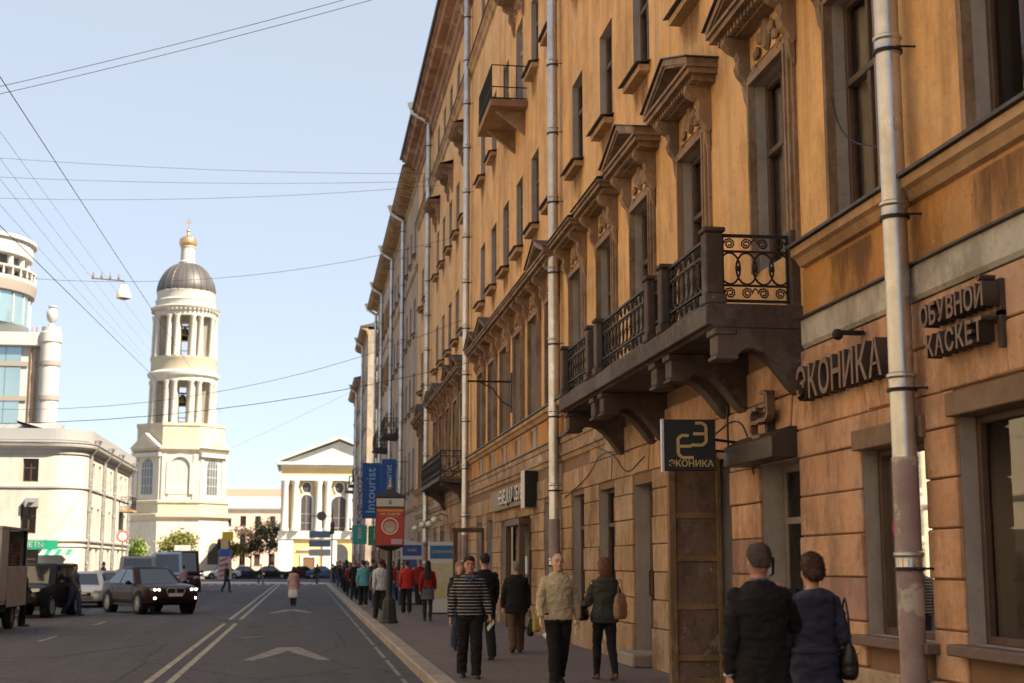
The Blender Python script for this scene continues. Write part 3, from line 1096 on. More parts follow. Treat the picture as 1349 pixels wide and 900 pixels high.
# wooden leaf of the narrow cellar door, standing open at right angles
lf = MB().box(0, .72, -.03, .03, 0, 3.0)
m_leaf = mat('old_plank_door', (.21, .125, .06), .75, grime=.5, var=.6, vscale=2.5, vcol=(.06, .03, .018), streak=.4, bump=.3, bscale=30)
m_leafp = mat('old_door_panel', (.14, .088, .065), .8, grime=.7, var=.6, vscale=3.0, vcol=(.12, .075, .04), bump=.3, bscale=30, peel=.5, peelcol=(.2, .15, .13))
leaf = put('door_leaf', lf.mesh('door_leaf', m_leafp), bA, (4.9, 18.98, .2), 0)
b = MB().box(-.01, .09, -.06, .06, -.02, 3.04).box(.66, .73, -.06, .06, -.02, 3.04)
for z in (0.0, .3, .98, 1.62, 2.2, 2.93):
    b.box(.09, .66, -.055, .055, z, z + .08)
put('door_frame', b.mesh('door_frame', m_leaf, bevel=.008), leaf)

# big balcony on carved brackets
balc = put('balcony', MB().prism([(-1.15, 4.47), (-1.15, 4.70), (-1.11, 4.72), (0.05, 4.72), (0.05, 4.44), (-1.05, 4.44), (-1.08, 4.47)], 15.4, 24.9, 'y').mesh('balcony', m_gran, bevel=.012), bA, FA[0])
pst = MB().box(-.13, .13, -.13, .13, 0, .12).box(-.105, .105, -.105, .105, .12, .84).box(-.13, .13, -.13, .13, .84, .9).mesh('post', m_gran, bevel=.015)
py = [15.55, 17.62, 18.38, 21.8, 22.48, 24.75]
for yy in py:
    put('post', pst, balc, (-1.02, yy, 4.72))
put('post', MB().box(-.11, -.0, -.1, .1, 0, .9).mesh('post', m_gran, bevel=.01), balc, (0, 15.55, 4.72))
bp = [(p * 1.14, q) for p, q in [(0.02, 4.44), (-.9, 4.44), (-.9, 4.15), (-.86, 4.11), (-.7, 4.11), (-.66, 4.16), (-.6, 4.2), (-.52, 4.2), (-.42, 4.16), (-.3, 4.04), (-.2, 3.9), (-.12, 3.78), (-.06, 3.72), (0.02, 3.70)]]
for yy in py:
    put('bracket', MB().prism(bp, yy - .15, yy + .15, 'y').box(-1.06, -.8, yy - .17, yy + .17, 4.36, 4.438).box(-1.05, -.78, yy - .165, yy + .165, 4.08, 4.125).mesh('bracket', m_gran, bevel=.01), balc)
for a, c in zip(py[:-1], py[1:]):
    l = c - a - .21
    n = max(1, round(l / .24))
    put('railing', rail_mesh(l, .80, n), balc, (-1.02, a + .105, 4.76))
put('railing', rail_mesh(.80, .80, 4), balc, (-.912, 15.55, 4.76), R(-90))

# smaller balconies
def balcony2(s0, s1, z, depth, solid=False):
    b = MB().prism([(0.02, -.22), (-depth, -.10), (-depth, 0), (.02, 0)], s0, s1, 'y')
    o = put('balcony', b.mesh('balcony', m_gran), bA, L(FA, 0, z), 0)
    n = max(2, round((s1 - s0) / .3))
    put('railing', rail_mesh(s1 - s0 - .1, .95, n), o, (-depth + .06, s0 + .05, .02))
    for e in (s0 + .05, s1 - .05):
        put('railing', rail_mesh(depth - .08, .95, max(2, round(depth / .3))), o, (-depth + .06, e, .02), R(-90))
    for e in (s0 + .5, s1 - .5):
        put('bracket', MB().prism([(.02, -.9), (.02, -.12), (-depth + .1, -.12), (-depth + .15, -.26), (-depth * .6, -.34), (-.3, -.55), (-.15, -.85)], e - .14, e + .14, 'y').mesh('bracket', m_gran), o)
    return o


balcony2(49.6, 57.6, 4.75, 1.0)
# light open balcony on the fourth floor, with a planter box on it
b5 = put('balcony', MB().box(-1.0, .02, 35.75, 38.6, 13.72, 13.9).mesh('balcony', mat('peeling_slab', (.27, .15, .08), .9, var=.7, vscale=1.5, vcol=(.12, .06, .035), bump=.4, bscale=12)), bA, FA[0])
rb = MB()
for z in (13.95, 14.25, 14.85):
    rb.tube([(-.02, 35.8, z), (-.96, 35.8, z), (-.96, 38.55, z), (-.02, 38.55, z)], .018, 5)
for k in range(2):
    rb.tube([(-.3 - .33 * k, 35.8, 13.9), (-.3 - .33 * k, 35.8, 14.85)], .014, 5)
for k in range(22):
    rb.tube([(-.96, 35.8 + 2.75 * k / 21, 13.9), (-.96, 35.8 + 2.75 * k / 21, 14.85)], .012, 4)
for k in range(7):
    rb.tube([(-.15 - .13 * k, 38.55, 13.9), (-.15 - .13 * k, 38.55, 14.85)], .012, 4)
put('railing', rb.mesh('railing', m_iron), b5)
put('screen', MB().box(-.94, -.93, 36.4, 38.5, 13.93, 14.8).mesh('screen', m_sheet), b5)
put('bracket', MB().prism([(0, 13.1), (0, 13.72), (-.8, 13.72), (-.5, 13.5)], 36.2, 36.34, 'y').prism([(0, 13.1), (0, 13.72), (-.8, 13.72), (-.5, 13.5)], 38.0, 38.14, 'y').mesh('bracket', m_trim), b5)

# drainpipes
drainpipe(bA, FA, 12.32, 22.9, .78, r=.115)
for s in (30.85, 48.5, 64.6):
    drainpipe(bA, FA, s, 22.9, .78 if s > 60 else 0.78)
# iron lamp arm and rods
put('wall_bracket', MB().box(-.05, 0, -.1, .1, 5.9, 7.0).tube([(-.02, 0, 6.75), (-1.25, 0, 6.75)], .03, 6).tube([(-.02, 0, 6.05), (-.3, 0, 6.2), (-.55, 0, 6.55), (-.9, 0, 6.73)], .02, 6).mesh('wall_bracket', m_iron), bA, L(FA, 38.6, 0), 0)

# ------------------------------------------------------------------ other buildings


def house(name, label, fr, s0, s1, H, depth, floors, bays, w, mw, mt, wood, corn=.5, modil=0, roofm=None, rise=1.6, ground=None, base=0.0, lab_group=None, curt=True, sur=False, ends=True, dep=.13):
    """apartment house: skin with openings, rear and end walls, cornice, roof, windows"""
    o, rz = fr
    mid = L(fr, (s0 + s1) / 2, base)
    t = thing(name, label, 'building', mid, 0, lab_group, world=True)
    O = Vector(o)
    ops = [(s - w / 2, s + w / 2, z, z + h) for s in bays for (z, h) in floors]
    put('wall', wall_mesh(s0, s1, base, H, ops, dep + .06, [mw, m_reveal]), t, O, rz)
    b = MB().box(depth - .3, depth, s0, s1, base, H)
    if ends:
        b.box(.02, depth - .3, s0, s0 + .3, base, H).box(.02, depth - .3, s1 - .3, s1, base, H)
    put('rear_wall', b.mesh('rear_wall', mw), t, O, rz)
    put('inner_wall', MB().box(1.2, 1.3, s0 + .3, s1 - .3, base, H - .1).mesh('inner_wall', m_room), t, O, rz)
    put('roof', MB().prism([(-corn - .05, H + .26), (depth + .3, H + .26), (depth * .55, H + .26 + rise), (-corn - .05, H + .32)], s0 - .1, s1 + .1, 'y').mesh('roof', roofm or m_roof), t, O, rz)
    put('cornice', MB().prism([(0, H - .5), (0, H + .25), (-corn, H + .25), (-corn, H + .1), (-corn * .75, H + .02), (-corn * .4, H - .05), (-.1, H - .2), (-.08, H - .45)], s0, s1, 'y').mesh('cornice', mt), t, O, rz)
    if modil:
        k = s0 + .3
        me = cached(('modil', mt.name, corn), lambda: MB().prism([(0, -.3), (0, 0), (-corn * .8, 0), (-corn * .8, -.1), (-corn * .35, -.2)], -.1, .1, 'y').mesh('modillion', mt))
        while k < s1 - .2:
            put('modillion', me, t, L(fr, k, H - .02), rz)
            k += modil
    for z in (ground or []):
        put('string_course', MB().prism([(0, z - .12), (0, z + .12), (-.14, z + .1), (-.14, z + .04), (-.06, z - .1)], s0, s1, 'y').mesh('string_course', mt), t, O, rz)
    for i, s in enumerate(bays):
        for j, (z, h) in enumerate(floors):
            window(t, fr, s, z, round(w, 3), round(h, 3), dep=dep, wood=wood, tr=.66, curtain=(i * 3 + j * 5) % 4 if curt else 0)
            sill(t, fr, s, z, round(w, 3), mt, .14)
            if sur:
                put('window_surround', cached(('hs', w, h, mt.name), lambda: surround_mesh(w, h, mt)), t, L(fr, s, z), rz)
    return t


m_mauve = mat('mauve_brown_stucco', (0.40, 0.265, 0.175), 0.9, grime=.4, var=0.5, vscale=0.4, streak=0.4, bump=0.2, bscale=20)
m_greige = mat('greige_stucco', (0.44, 0.34, 0.245), 0.9, grime=.4, var=0.5, vscale=0.4, streak=0.4, bump=0.2, bscale=20)
m_cream = mat('cream_stucco', (0.48, 0.415, 0.32), 0.9, grime=.2, var=0.3, vscale=0.3, vcol=(.6, .5, .37), streak=0.2)
m_white = mat('white_stucco', (0.50, 0.455, 0.385), 0.9, grime=.15, var=0.25, vscale=0.3, vcol=(.66, .6, .5), streak=0.2)
m_yel = mat('yellow_stucco', (0.64, 0.45, 0.20), 0.9, var=0.25, vscale=0.3, streak=0.15)
m_pink = mat('pink_stucco', (0.70, 0.47, 0.36), 0.9, var=0.25, vscale=0.3, streak=0.15)
m_tin = mat('grey_tin_roof', (0.34, 0.33, 0.32), 0.5, metal=0.3, var=0.4, vscale=0.8)
m_wht = mat('white_trim', (0.50, 0.465, 0.41), 0.85, grime=.15, var=0.2, vscale=0.6)


def rng_(a, b, st):
    out = []
    while a <= b + 1e-6:
        out.append(round(a, 3))
        a += st
    return out


# mauve building after the ochre one, then a paler one beyond the side street
bB = house('apartment_building', 'warm brown apartment building adjoining the far end of the long ochre one', FA, 73.02, 93.9, 22.3, 14, [(1.0, 2.1), (5.6, 2.2), (9.9, 1.9), (13.9, 1.9), (18.2, 1.8)], rng_(75.2, 93, 2.9), 1.15, m_mauve, m_trim2, m_wood, corn=.85, modil=.62, ground=[4.6, 17.2], rise=2.4, sur=False)
for s in (82.3, 93.2):
    drainpipe(bB, FA, s, 22.4, .7)
bB2 = house('apartment_building', 'greyish beige apartment building with bracketed cornice before the side street corner', FA, 93.92, 115.5, 22.35, 12, [(1.0, 2.1), (5.6, 2.4), (10.2, 2.0), (14.2, 1.9), (18.4, 1.8)], rng_(96.2, 114.5, 2.95), 1.15, m_greige, m_trim2, m_wood, corn=.85, modil=.62, ground=[4.6, 8.9, 17.4], rise=2.4, sur=True)
for s in (105.8, 114.9):
    drainpipe(bB2, FA, s, 22.4, .7)
for s, z, par in ((88.2, 9.6, bB), (99.2, 9.6, bB2), (108, 5.4, bB2)):
    o = put('balcony', MB().prism([(0.02, -.22), (-1.0, -.12), (-1.0, 0), (.02, 0)], s - 1.6, s + 1.6, 'y').mesh('balcony', m_gran), par, L(FA, 0, z), 0)
    put('railing', rail_mesh(3.1, .95, 10), o, (-.94, s - 1.55, .02))
    for e in (s - 1.55, s + 1.55):
        put('railing', rail_mesh(.92, .95, 3), o, (-.94, e, .02), R(-90))
bC0 = house('apartment_building', 'tall beige corner building on the far side of the side street', ((W - .05, 0, 0), 0), 133, 147.9, 23.6, 12, [(1.0, 2.1), (5.6, 2.2), (10.0, 2.0), (14.4, 1.9), (18.6, 1.8)], rng_(135.4, 147, 3.0), 1.2, m_greige, m_trim2, m_wood, corn=.7, modil=.7, ground=[4.6, 9.0], rise=2.0)
bC = house('apartment_building', 'pale beige building with balconies nearest the church on the right side', ((W - .1, 0, 0), 0), 147.92, 168, 20.6, 12, [(1.0, 2.1), (5.6, 2.2), (10.0, 2.0), (14.4, 1.9), (17.6, 1.6)], rng_(150, 167, 3.0), 1.2, m_greige, m_trim2, m_wood, corn=.7, modil=.7, ground=[4.6, 9.0], rise=2.0)
for s, z in ((137, 9.7), (148, 9.7), (160, 9.7), (143, 5.2)):
    o = put('balcony', MB().prism([(0.02, -.22), (-1.1, -.12), (-1.1, 0), (.02, 0)], s - 1.8, s + 1.8, 'y').mesh('balcony', m_gran), bC if s > 148 else bC0, (W - .1, 0, z), 0)
    put('railing', rail_mesh(3.5, .95, 10), o, (-1.04, s - 1.75, .02))
    put('railing', rail_mesh(1.0, .95, 3), o, (-1.04, s - 1.75, .02), R(-90))
drainpipe(bC0, ((W - .05, 0, 0), 0), 141, 23.7, .6)
drainpipe(bC, ((W - .1, 0, 0), 0), 155, 20.7, .6)

# houses across the street (beside and behind the viewer; they catch the sun and light the shaded side)
XL = -13.6
FL = ((XL, 0, 0), PI)
m_opp = mat('sunny_cream_stucco', (.80, .66, .46), .9, var=.2, vscale=.3)
house('apartment_building', 'cream rusticated house across the road beside the viewer', FL, -58.5, -22, 19.0, 12, [(1.1, 2.0), (5.2, 2.1), (9.2, 2.0), (12.8, 1.9), (16.0, 1.7)], rng_(-57, -24, 3.0), 1.25, m_opp, m_wht, m_wood, corn=.5, ground=[4.2], curt=False)
house('apartment_building', 'pale yellow house across the road behind the viewer', FL, -21.98, 40, 19.6, 12, [(1.1, 2.0), (5.2, 2.1), (9.2, 2.0), (12.8, 1.9), (16.0, 1.7)], rng_(-19.5, 38, 3.1), 1.25, m_opp, m_wht, m_wood, corn=.5, ground=[4.2], curt=False)

# white corner house on the left, its corner rounded
bL = thing('corner_house', 'white three storey corner house with rounded corner and grey tin roof', 'building', (-18, 100, 0), world=True)
RC = 2.0
CY = 91.0
Hc = 8.95
FLs = ((XL, CY + RC, 0), PI)            # street side, s grows towards -Y
FLf = ((XL - RC, CY, 0), R(90))         # front side, s grows towards -X
fz = [(6.75, 1.42), (3.6, 1.75)]
sb = [-2.4, -5.2, -8.0, -10.8, -13.6, -16.4, -19.2]
put('wall', wall_mesh(-22.5, 0, 0, Hc, [(s - .5, s + .5, z, z + h) for s in sb for z, h in fz] + [(s - .6, s + .6, .9, 2.7) for s in sb], .2, [m_white, m_wht]), bL, FLs[0], PI)
fb = [1.15, 3.8, 6.5, 9.2, 12]
put('wall', wall_mesh(0, 16, 0, Hc, [(s - .47, s + .47, z, z + h) for s in fb for z, h in fz] + [(s - .7, s + .7, .5, 2.7) for s in fb], .2, [m_white, m_wht]), bL, FLf[0], R(90))
cw = MB()
n = 10
for k in range(n):
    a0, a1 = PI / 2 * k / n, PI / 2 * (k + 1) / n
    p = [(XL - RC + RC * math.cos(a), CY + RC - RC * math.sin(a)) for a in (a0, a1)]
    cw.add([(p[0][0], p[0][1], 0), (p[1][0], p[1][1], 0), (p[1][0], p[1][1], Hc), (p[0][0], p[0][1], Hc)], [(0, 1, 2, 3)])
put('corner_wall', cw.mesh('corner_wall', m_white, 'full', weld=True), bL)
put('rear_wall', MB().box(-31.5, -31.3, 91.2, 115.5, 0, Hc).box(-31.5, -13.8, 115.2, 115.45, 0, Hc).mesh('rear_wall', m_white), bL)
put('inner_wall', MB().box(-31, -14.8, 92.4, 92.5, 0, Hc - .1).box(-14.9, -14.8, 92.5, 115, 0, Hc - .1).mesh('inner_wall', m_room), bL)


def wrapped(prof, zoff, m, name):
    """profile (outward, z) swept along front, round corner and street side"""
    path = [(-31.6, CY, 0, -1)] + [(XL - RC + RC * math.cos(a), CY + RC - RC * math.sin(a), math.cos(a), -math.sin(a)) for a in [PI / 2 * (1 - k / 12) for k in range(13)]] + [(XL, 115.5, 1, 0)]
    rings = [[(px + nx * d, py + ny * d, z + zoff) for d, z in prof] for px, py, nx, ny in path]
    return put(name, MB().loft(rings).mesh(name, m), bL)


wrapped([(-.02, -.5), (.1, -.45), (.14, -.2), (.45, -.02), (.5, .1), (.5, .2), (-.02, .2)], Hc, m_wht, 'cornice')
wrapped([(-.02, -.1), (.1, -.06), (.12, .06), (-.02, .09)], 6.45, m_wht, 'string_course')
wrapped([(-.02, -.12), (.14, -.06), (.16, .08), (-.02, .12)], 3.2, m_wht, 'string_course')
wrapped([(-.02, -.06), (.08, -.04), (.08, .05), (-.02, .06)], 2.85, m_wht, 'string_course')
wrapped([(.56, .2), (.56, .26), (-4.5, 1.75), (-4.5, 1.6)], Hc, m_tin, 'roof')
wrapped([(.3, .26), (.3, .95), (.27, .95), (.27, .26)], Hc + .12, mat('roof_railing', (.30, .29, .28), .7), 'roof_screen').hide_render = False
for s in fb:
    for z, h in fz:
        window(bL, FLf, s, z, .94, h, dep=.18, wood=m_wood, tr=.6, curtain=[3, 0, 1][int(s) % 3])
    window(bL, FLf, s, .5, 1.4, 2.2, dep=.18, wood=m_wood, tr=.7)
for s in sb:
    for z, h in fz:
        window(bL, FLs, s, z, 1.0, h, dep=.18, wood=m_wood, tr=.6)
    window(bL, FLs, s, .9, 1.2, 1.8, dep=.18, wood=m_wood, tr=.7)
for fr, s in ((FLf, 5.1), (FLs, -.3), (FLs, -6.6), (FLs, -12.2), (FLs, -20.8)):
    drainpipe(bL, fr, s, Hc + .2, .35, r=.1, d=-.14, paint=.5)
put('air_conditioner', MB().box(-.35, 0, -.4, .4, 0, .55).lathe([(.2, 0), (.2, .02)], 12, (-.35, 0, .27)).mesh('air_conditioner', m_greywood, bevel=.02), bL, L(FLf, .95, 5.2, 0), R(90))
o = put('balcony', MB().box(-1.0, .0, -1.3, 1.3, -.15, 0).mesh('balcony', m_trim2), bL, L(FLs, -17.0, 5.7), PI)
put('railing', rail_mesh(2.5, .95, 9), o, (-.94, -1.25, .02))
put('railing', rail_mesh(.9, .95, 3), o, (-.94, 1.25, .02), R(-90))
m_green = mat('green_sign', (.01, .24, .13), .5)
gs = tag(put('shop_sign', MB().box(-1.7, 1.7, -.06, .06, -.28, .28).mesh('shop_sign', m_green, bevel=.01), None, (-16.6, CY - .12, 2.9)), 'green shop board with white letters on the white corner house', 'sign')
put('lettering', text_mesh('БИЛЕТЫ', .42, .02, m_wht), gs, (0, -.075, 0))
aw = thing('awning', 'striped green shop awning under the green board on the white corner house', 'awning', (-14.9, CY, 2.4))
for k in range(6):
    put('awning_strip', MB().add([(-.9 + .3 * k, -.02, .25), (-.6 + .3 * k, -.02, .25), (-.6 + .3 * k, -1.3, -.1), (-.9 + .3 * k, -1.3, -.1), (-.9 + .3 * k, -.02, .23), (-.6 + .3 * k, -.02, .23), (-.6 + .3 * k, -1.3, -.12), (-.9 + .3 * k, -1.3, -.12)], [(0, 1, 2, 3), (7, 6, 5, 4), (2, 3, 7, 6), (0, 3, 7, 4), (1, 2, 6, 5), (0, 1, 5, 4)]).mesh('awning_strip', m_green if k % 2 else m_wht), aw)

# cream house further along on the left
house('townhouse', 'low cream house between the white corner house and the bell tower', ((-19, 150, 0), R(90)), 0.0, 16, 9.6, 10, [(5.6, 1.6), (1.4, 2.0)], rng_(1.6, 15, 2.7), 1.0, m_cream, m_wht, m_wood, corn=.4, ground=[4.4], roofm=m_tin, rise=1.4, curt=False)

# modern building with a round glazed corner tower
bm = thing('office_building', 'modern pale stone building with round glazed corner tower and urn', 'building', (-28, 128, 0), world=True)
m_stone = mat('pale_stone', (.50, .47, .43), .85, var=.25, vscale=.3)
m_stoned = mat('brown_stone_band', (.30, .25, .21), .85)
m_cglass = mat('curtain_glass', (.30, .42, .45), .08, metal=.55, var=.3, vscale=.25, vcol=(.5, .6, .62), spec=.8)
cx0, cy0 = -30.6, 129.0
put('block', MB().box(-50, -22.5, 126.5, 131, 0, 21.2).mesh('block', m_stone), bm)
put('cornice', MB().box(-50, -22.6, 125.9, 131.3, 20.3, 21.5).mesh('cornice', m_stone, bevel=.1), bm)
put('drum', MB().lathe([(6.0, 22.3), (6.0, 25.2)], 40, (cx0, cy0, 0)).mesh('drum', m_cglass, True), bm)
put('drum_cornice', MB().lathe([(6.0, 25.0), (6.35, 25.1), (6.45, 25.6), (6.5, 26.0), (6.0, 26.0)], 40, (cx0, cy0, 0)).mesh('drum_cornice', m_stoned, True), bm)
put('lantern', MB().lathe([(5.0, 26.0), (5.0, 29.0)], 40, (cx0, cy0, 0)).mesh('lantern', mat('dark_glazing', (.10, .11, .11), .2), True), bm)
put('rim', MB().lathe([(5.0, 28.4), (6.0, 28.4), (6.1, 29.6), (6.35, 29.7), (6.35, 30.0), (0, 30.8)], 40, (cx0, cy0, 0)).mesh('rim', m_stone, True), bm)
put('balustrade_rail', MB().lathe([(6.2, 27.1), (6.4, 27.1), (6.4, 27.25), (6.2, 27.25)], 40, (cx0, cy0, 0)).mesh('balustrade_rail', m_stone, True), bm)
put('parapet', MB().lathe([(6.1, 26.0), (6.4, 26.0), (6.4, 26.35), (6.1, 26.35)], 40, (cx0, cy0, 0)).mesh('parapet', m_stone, True), bm)
for k in range(20):
    a = 2 * PI * k / 20 + .1
    put('column', cached('mcol', lambda: MB().lathe([(.32, 26.0), (.28, 26.2), (.28, 28.2), (.34, 28.4)], 10).mesh('column', m_stone, True)), bm, (cx0 + 5.5 * math.cos(a), cy0 + 5.5 * math.sin(a), 0))
    for j in (-1, 1):
        put('baluster', cached('mbal', lambda: MB().lathe([(.07, 26.35), (.13, 26.6), (.06, 26.9), (.09, 27.1)], 8).mesh('baluster', m_stone, True)), bm, (cx0 + 6.3 * math.cos(a + j * .08), cy0 + 6.3 * math.sin(a + j * .08), 0))
for k in range(24):
    a = 2 * PI * k / 24
    put('mullion', cached('mml', lambda: MB().box(-.06, .06, -.06, .06, 22.4, 25.1).mesh('mullion', m_stone)), bm, (cx0 + 6.03 * math.cos(a), cy0 + 6.03 * math.sin(a), 0), a)
for i in range(6):
    for j in range(6):
        x0 = -32.4 + i * 1.32
        if x0 + 1.3 > -23.8:
            continue
        put('pane', cached('mpane', lambda: MB().box(0, 1.27, -.06, 0, 0, 2.7).mesh('pane', m_cglass)), bm, (x0, 126.48, 4.4 + j * 2.85))
for z in (12.6, 15.6, 18.6):
    put('spandrel', MB().box(-32.6, -23.9, 126.34, 126.4, z, z + .4).mesh('spandrel', m_stoned), bm)
pr = put('pier', MB().lathe([(.82, 0), (.82, 20.6), (.92, 20.7), (.92, 21.5), (.8, 21.6), (.8, 22.0)], 20, (-22.1, 126.2, 0)).mesh('pier', m_stone, True), bm)
for z in (9.6, 12.6, 15.6, 18.6, 21.1):
    put('pier_band', MB().lathe([(.83, 0), (.9, .02), (.9, .42), (.83, .44)], 20, (-22.1, 126.2, z)).mesh('pier_band', m_stoned, True), pr)
put('urn', MB().lathe([(.3, 22.0), (.3, 22.2), (.13, 22.35), (.42, 22.7), (.5, 23.2), (.4, 23.5), (.25, 23.65), (.36, 23.8), (.34, 23.9), (0, 23.92)], 16, (-22.1, 126.2, 0)).mesh('urn', m_wht, True), bm)
put('downpipe', MB().tube([(-23.3, 126.3, 0), (-23.3, 126.3, 22)], .09, 8).tube([(-23.7, 126.38, 0), (-23.7, 126.38, 22)], .07, 8).mesh('downpipe', m_trim2), bm)

# ------------------------------------------------------------------ bell tower
TX, TY = -19.2, 225.0
bt = thing('bell_tower', 'tall white and yellow bell tower with column tiers and grey dome', 'tower', (TX, TY, 0), R(4.7))
m_dome = mat('copper_brown_dome', (.085, .078, .076), .5, metal=.2, var=.5, vscale=.4, vcol=(.09, .07, .07))
m_gold = mat('gilded_copper', (.62, .38, .20), .3, metal=.8)
m_tyel = mat('tower_yellow', (.48, .41, .30), .9, grime=.15, var=.2, vscale=.3)


def octa(r, z0, z1):
    k = 1 / math.cos(PI / 8)
    return [(r * k * math.cos(PI / 8 + PI / 4 * i), r * k * math.sin(PI / 8 + PI / 4 * i)) for i in range(8)], z0, z1


def octp(name, steps, m):
    rings = []
    for r, z in steps:
        p, _, _ = octa(r, 0, 0)
        rings.append([(x, y, z) for x, y in p])
    return put(name, MB().loft(rings).mesh(name, m), bt)


octp('base_tier', [(7.5, 0), (7.5, 7.9), (7.35, 7.9), (7.35, 8.2)], m_white)
octp('base_cornice', [(7.4, 8.2), (7.9, 8.6), (7.9, 9.0), (7.3, 9.1), (7.3, 10.6), (7.5, 10.7), (7.5, 11.0), (7.0, 11.1)], m_tyel)
octp('octagon_tier', [(6.75, 11.0), (6.75, 18.3), (6.6, 18.3)], m_white)
octp('octagon_cornice', [(6.75, 18.2), (7.3, 18.7), (7.3, 19.1), (6.5, 19.2)], m_tyel)
octp('attic', [(6.5, 19.1), (6.5, 22.2), (6.65, 22.3), (6.65, 22.7), (5.9, 22.8)], m_tyel)
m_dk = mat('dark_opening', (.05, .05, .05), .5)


def archpoly(w, h, n=10, y0=0.0):
    r = w / 2
    return [(-r, y0), (r, y0)] + [(r * math.cos(PI * k / n), h - r + r * math.sin(PI * k / n)) for k in range(n + 1)]


for f in range(8):
    a = PI / 4 * f
    rz = a + PI          # local -x faces outwards along angle a
    wide = f % 2 == 1

    def place(name, me, r):
        return put(name, me, bt, (r * math.cos(a), r * math.sin(a), 0), rz)
    # corner pilasters and panels
    for sg in (-1, 1):
        place('pilaster', cached(('tpil', sg), lambda: MB().box(-.18, .0, sg * 2.3 - .35, sg * 2.3 + .35, 11.1, 18.0).mesh('pilaster', m_wht)), 6.76)
    place('plinth_panel', cached('tpp', lambda: MB().box(-.14, 0, -2.7, 2.7, 0, 1.6).mesh('plinth_panel', m_wht)), 7.5)
    if wide:
        k = place('arched_window', cached('tarw', lambda: MB().prism(archpoly(2.2, 5.3), -.05, .02, 'x').mesh('arched_window', mat('tower_glass', (.10, .11, .13), .15, spec=.6))), 6.76)
        k.location.z = 12.0
        gb = MB()
        for q in (-.55, 0, .55):
            gb.box(-.09, -.05, q - .04, q + .04, 0, 5.1)
        for q in (1.3, 2.6, 3.9):
            gb.box(-.09, -.05, -1.1, 1.1, q - .04, q + .04)
        put('glazing_bars', gb.mesh('glazing_bars', m_wht), k)
        pd = place('pediment', cached('tped', lambda: MB().prism([(-3.2, 18.9), (3.2, 18.9), (0, 21.2)], -.75, .0, 'x').box(-.6, 0, -2.9, 2.9, 17.6, 18.2).mesh('pediment', m_wht)), 6.78)
        put('tympanum', MB().prism([(-2.3, 19.15), (2.3, 19.15), (0, 20.75)], -.78, -.74, 'x').mesh('tympanum', m_tyel), pd)
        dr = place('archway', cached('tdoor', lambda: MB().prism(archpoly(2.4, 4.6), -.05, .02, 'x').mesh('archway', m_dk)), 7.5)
        dr.location.z = .2
        put('arch_surround', MB().prism([(1.6 * math.cos(PI * k / 10), 3.4 + 1.6 * math.sin(PI * k / 10)) for k in range(11)] + [(1.22 * math.cos(PI * k / 10), 3.4 + 1.22 * math.sin(PI * k / 10)) for k in range(10, -1, -1)], -.12, 0, 'x').mesh('arch_surround', m_tyel), dr)
    else:
        nb = MB()
        ap = archpoly(2.9, 5.6)
        n = len(ap)
        nb.add([(-.05, p, q) for p, q in ap] + [(.04, p, q) for p, q in ap], [(i, (i + 1) % n, n + (i + 1) % n, n + i) for i in range(n)] + [tuple(range(n, 2 * n))])
        ni = place('niche', cached('tniche', lambda: nb.mesh('niche', m_reveal if False else m_cream)), 6.78)
        ni.location.z = 12.0
        put('niche_surround', MB().box(-.3, 0, -1.95, -1.45, 0, 4.1).box(-.3, 0, 1.45, 1.95, 0, 4.1).prism([(1.95 * math.cos(PI * k / 12), 4.1 + 1.95 * math.sin(PI * k / 12)) for k in range(13)] + [(1.45 * math.cos(PI * k / 12), 4.1 + 1.45 * math.sin(PI * k / 12)) for k in range(12, -1, -1)], -.3, 0, 'x').mesh('niche_surround', m_wht), ni)
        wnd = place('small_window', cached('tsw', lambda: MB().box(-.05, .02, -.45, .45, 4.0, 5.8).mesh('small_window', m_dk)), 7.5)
        put('window_surround', MB().box(-.12, 0, -.7, -.45, 3.8, 6.1).box(-.12, 0, .45, .7, 3.8, 6.1).box(-.12, 0, -.45, .45, 5.8, 6.1).box(-.2, 0, -.9, .9, 6.1, 6.35).mesh('window_surround', m_tyel), wnd)
    # column tiers
    for (zb, zt, rc, pr_) in ((22.8, 29.4, 4.1, .0), (33.2, 39.6, 3.95, .0)):
        am = a + PI / 8
        put('pier', cached(('tpier', zb), lambda: MB().box(-.7, .7, -.72, .72, zb, zt).mesh('pier', m_cream)), bt, ((rc - .3) * math.cos(am), (rc - .3) * math.sin(am), 0), am)
        for sg in (-1, 1):
            an = am + sg * .135
            put('column', cached(('tcol', zb), lambda: MB().lathe([(.52, zb), (.52, zb + .2), (.44, zb + .35), (.42, zb + 2.5), (.36, zt - .5), (.44, zt - .35), (.55, zt - .05), (.55, zt)], 12).mesh('column', m_wht, True)), bt, ((rc + .75) * math.cos(an), (rc + .75) * math.sin(an), 0), an)
        bl = put('bell', cached('bell', lambda: MB().lathe([(.75, 0), (.7, .12), (.5, .5), (.42, .95), (.25, 1.15), (0, 1.2)], 12).mesh('bell', mat('bell_bronze', (.09, .06, .04), .5, metal=.6), True)), bt, (2.9 * math.cos(a), 2.9 * math.sin(a), zb + 3.4)) if f % 2 == 0 else None
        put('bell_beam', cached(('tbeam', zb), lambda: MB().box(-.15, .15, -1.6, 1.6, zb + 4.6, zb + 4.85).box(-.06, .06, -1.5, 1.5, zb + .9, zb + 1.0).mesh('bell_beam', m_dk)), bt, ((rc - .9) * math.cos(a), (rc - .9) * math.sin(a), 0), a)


def ring(name, prof, m, n=48):
    prof = [(r * (.92 if z < 43.7 else .955), z) for r, z in prof]
    return put(name, MB().lathe(prof, n).mesh(name, m, True), bt)


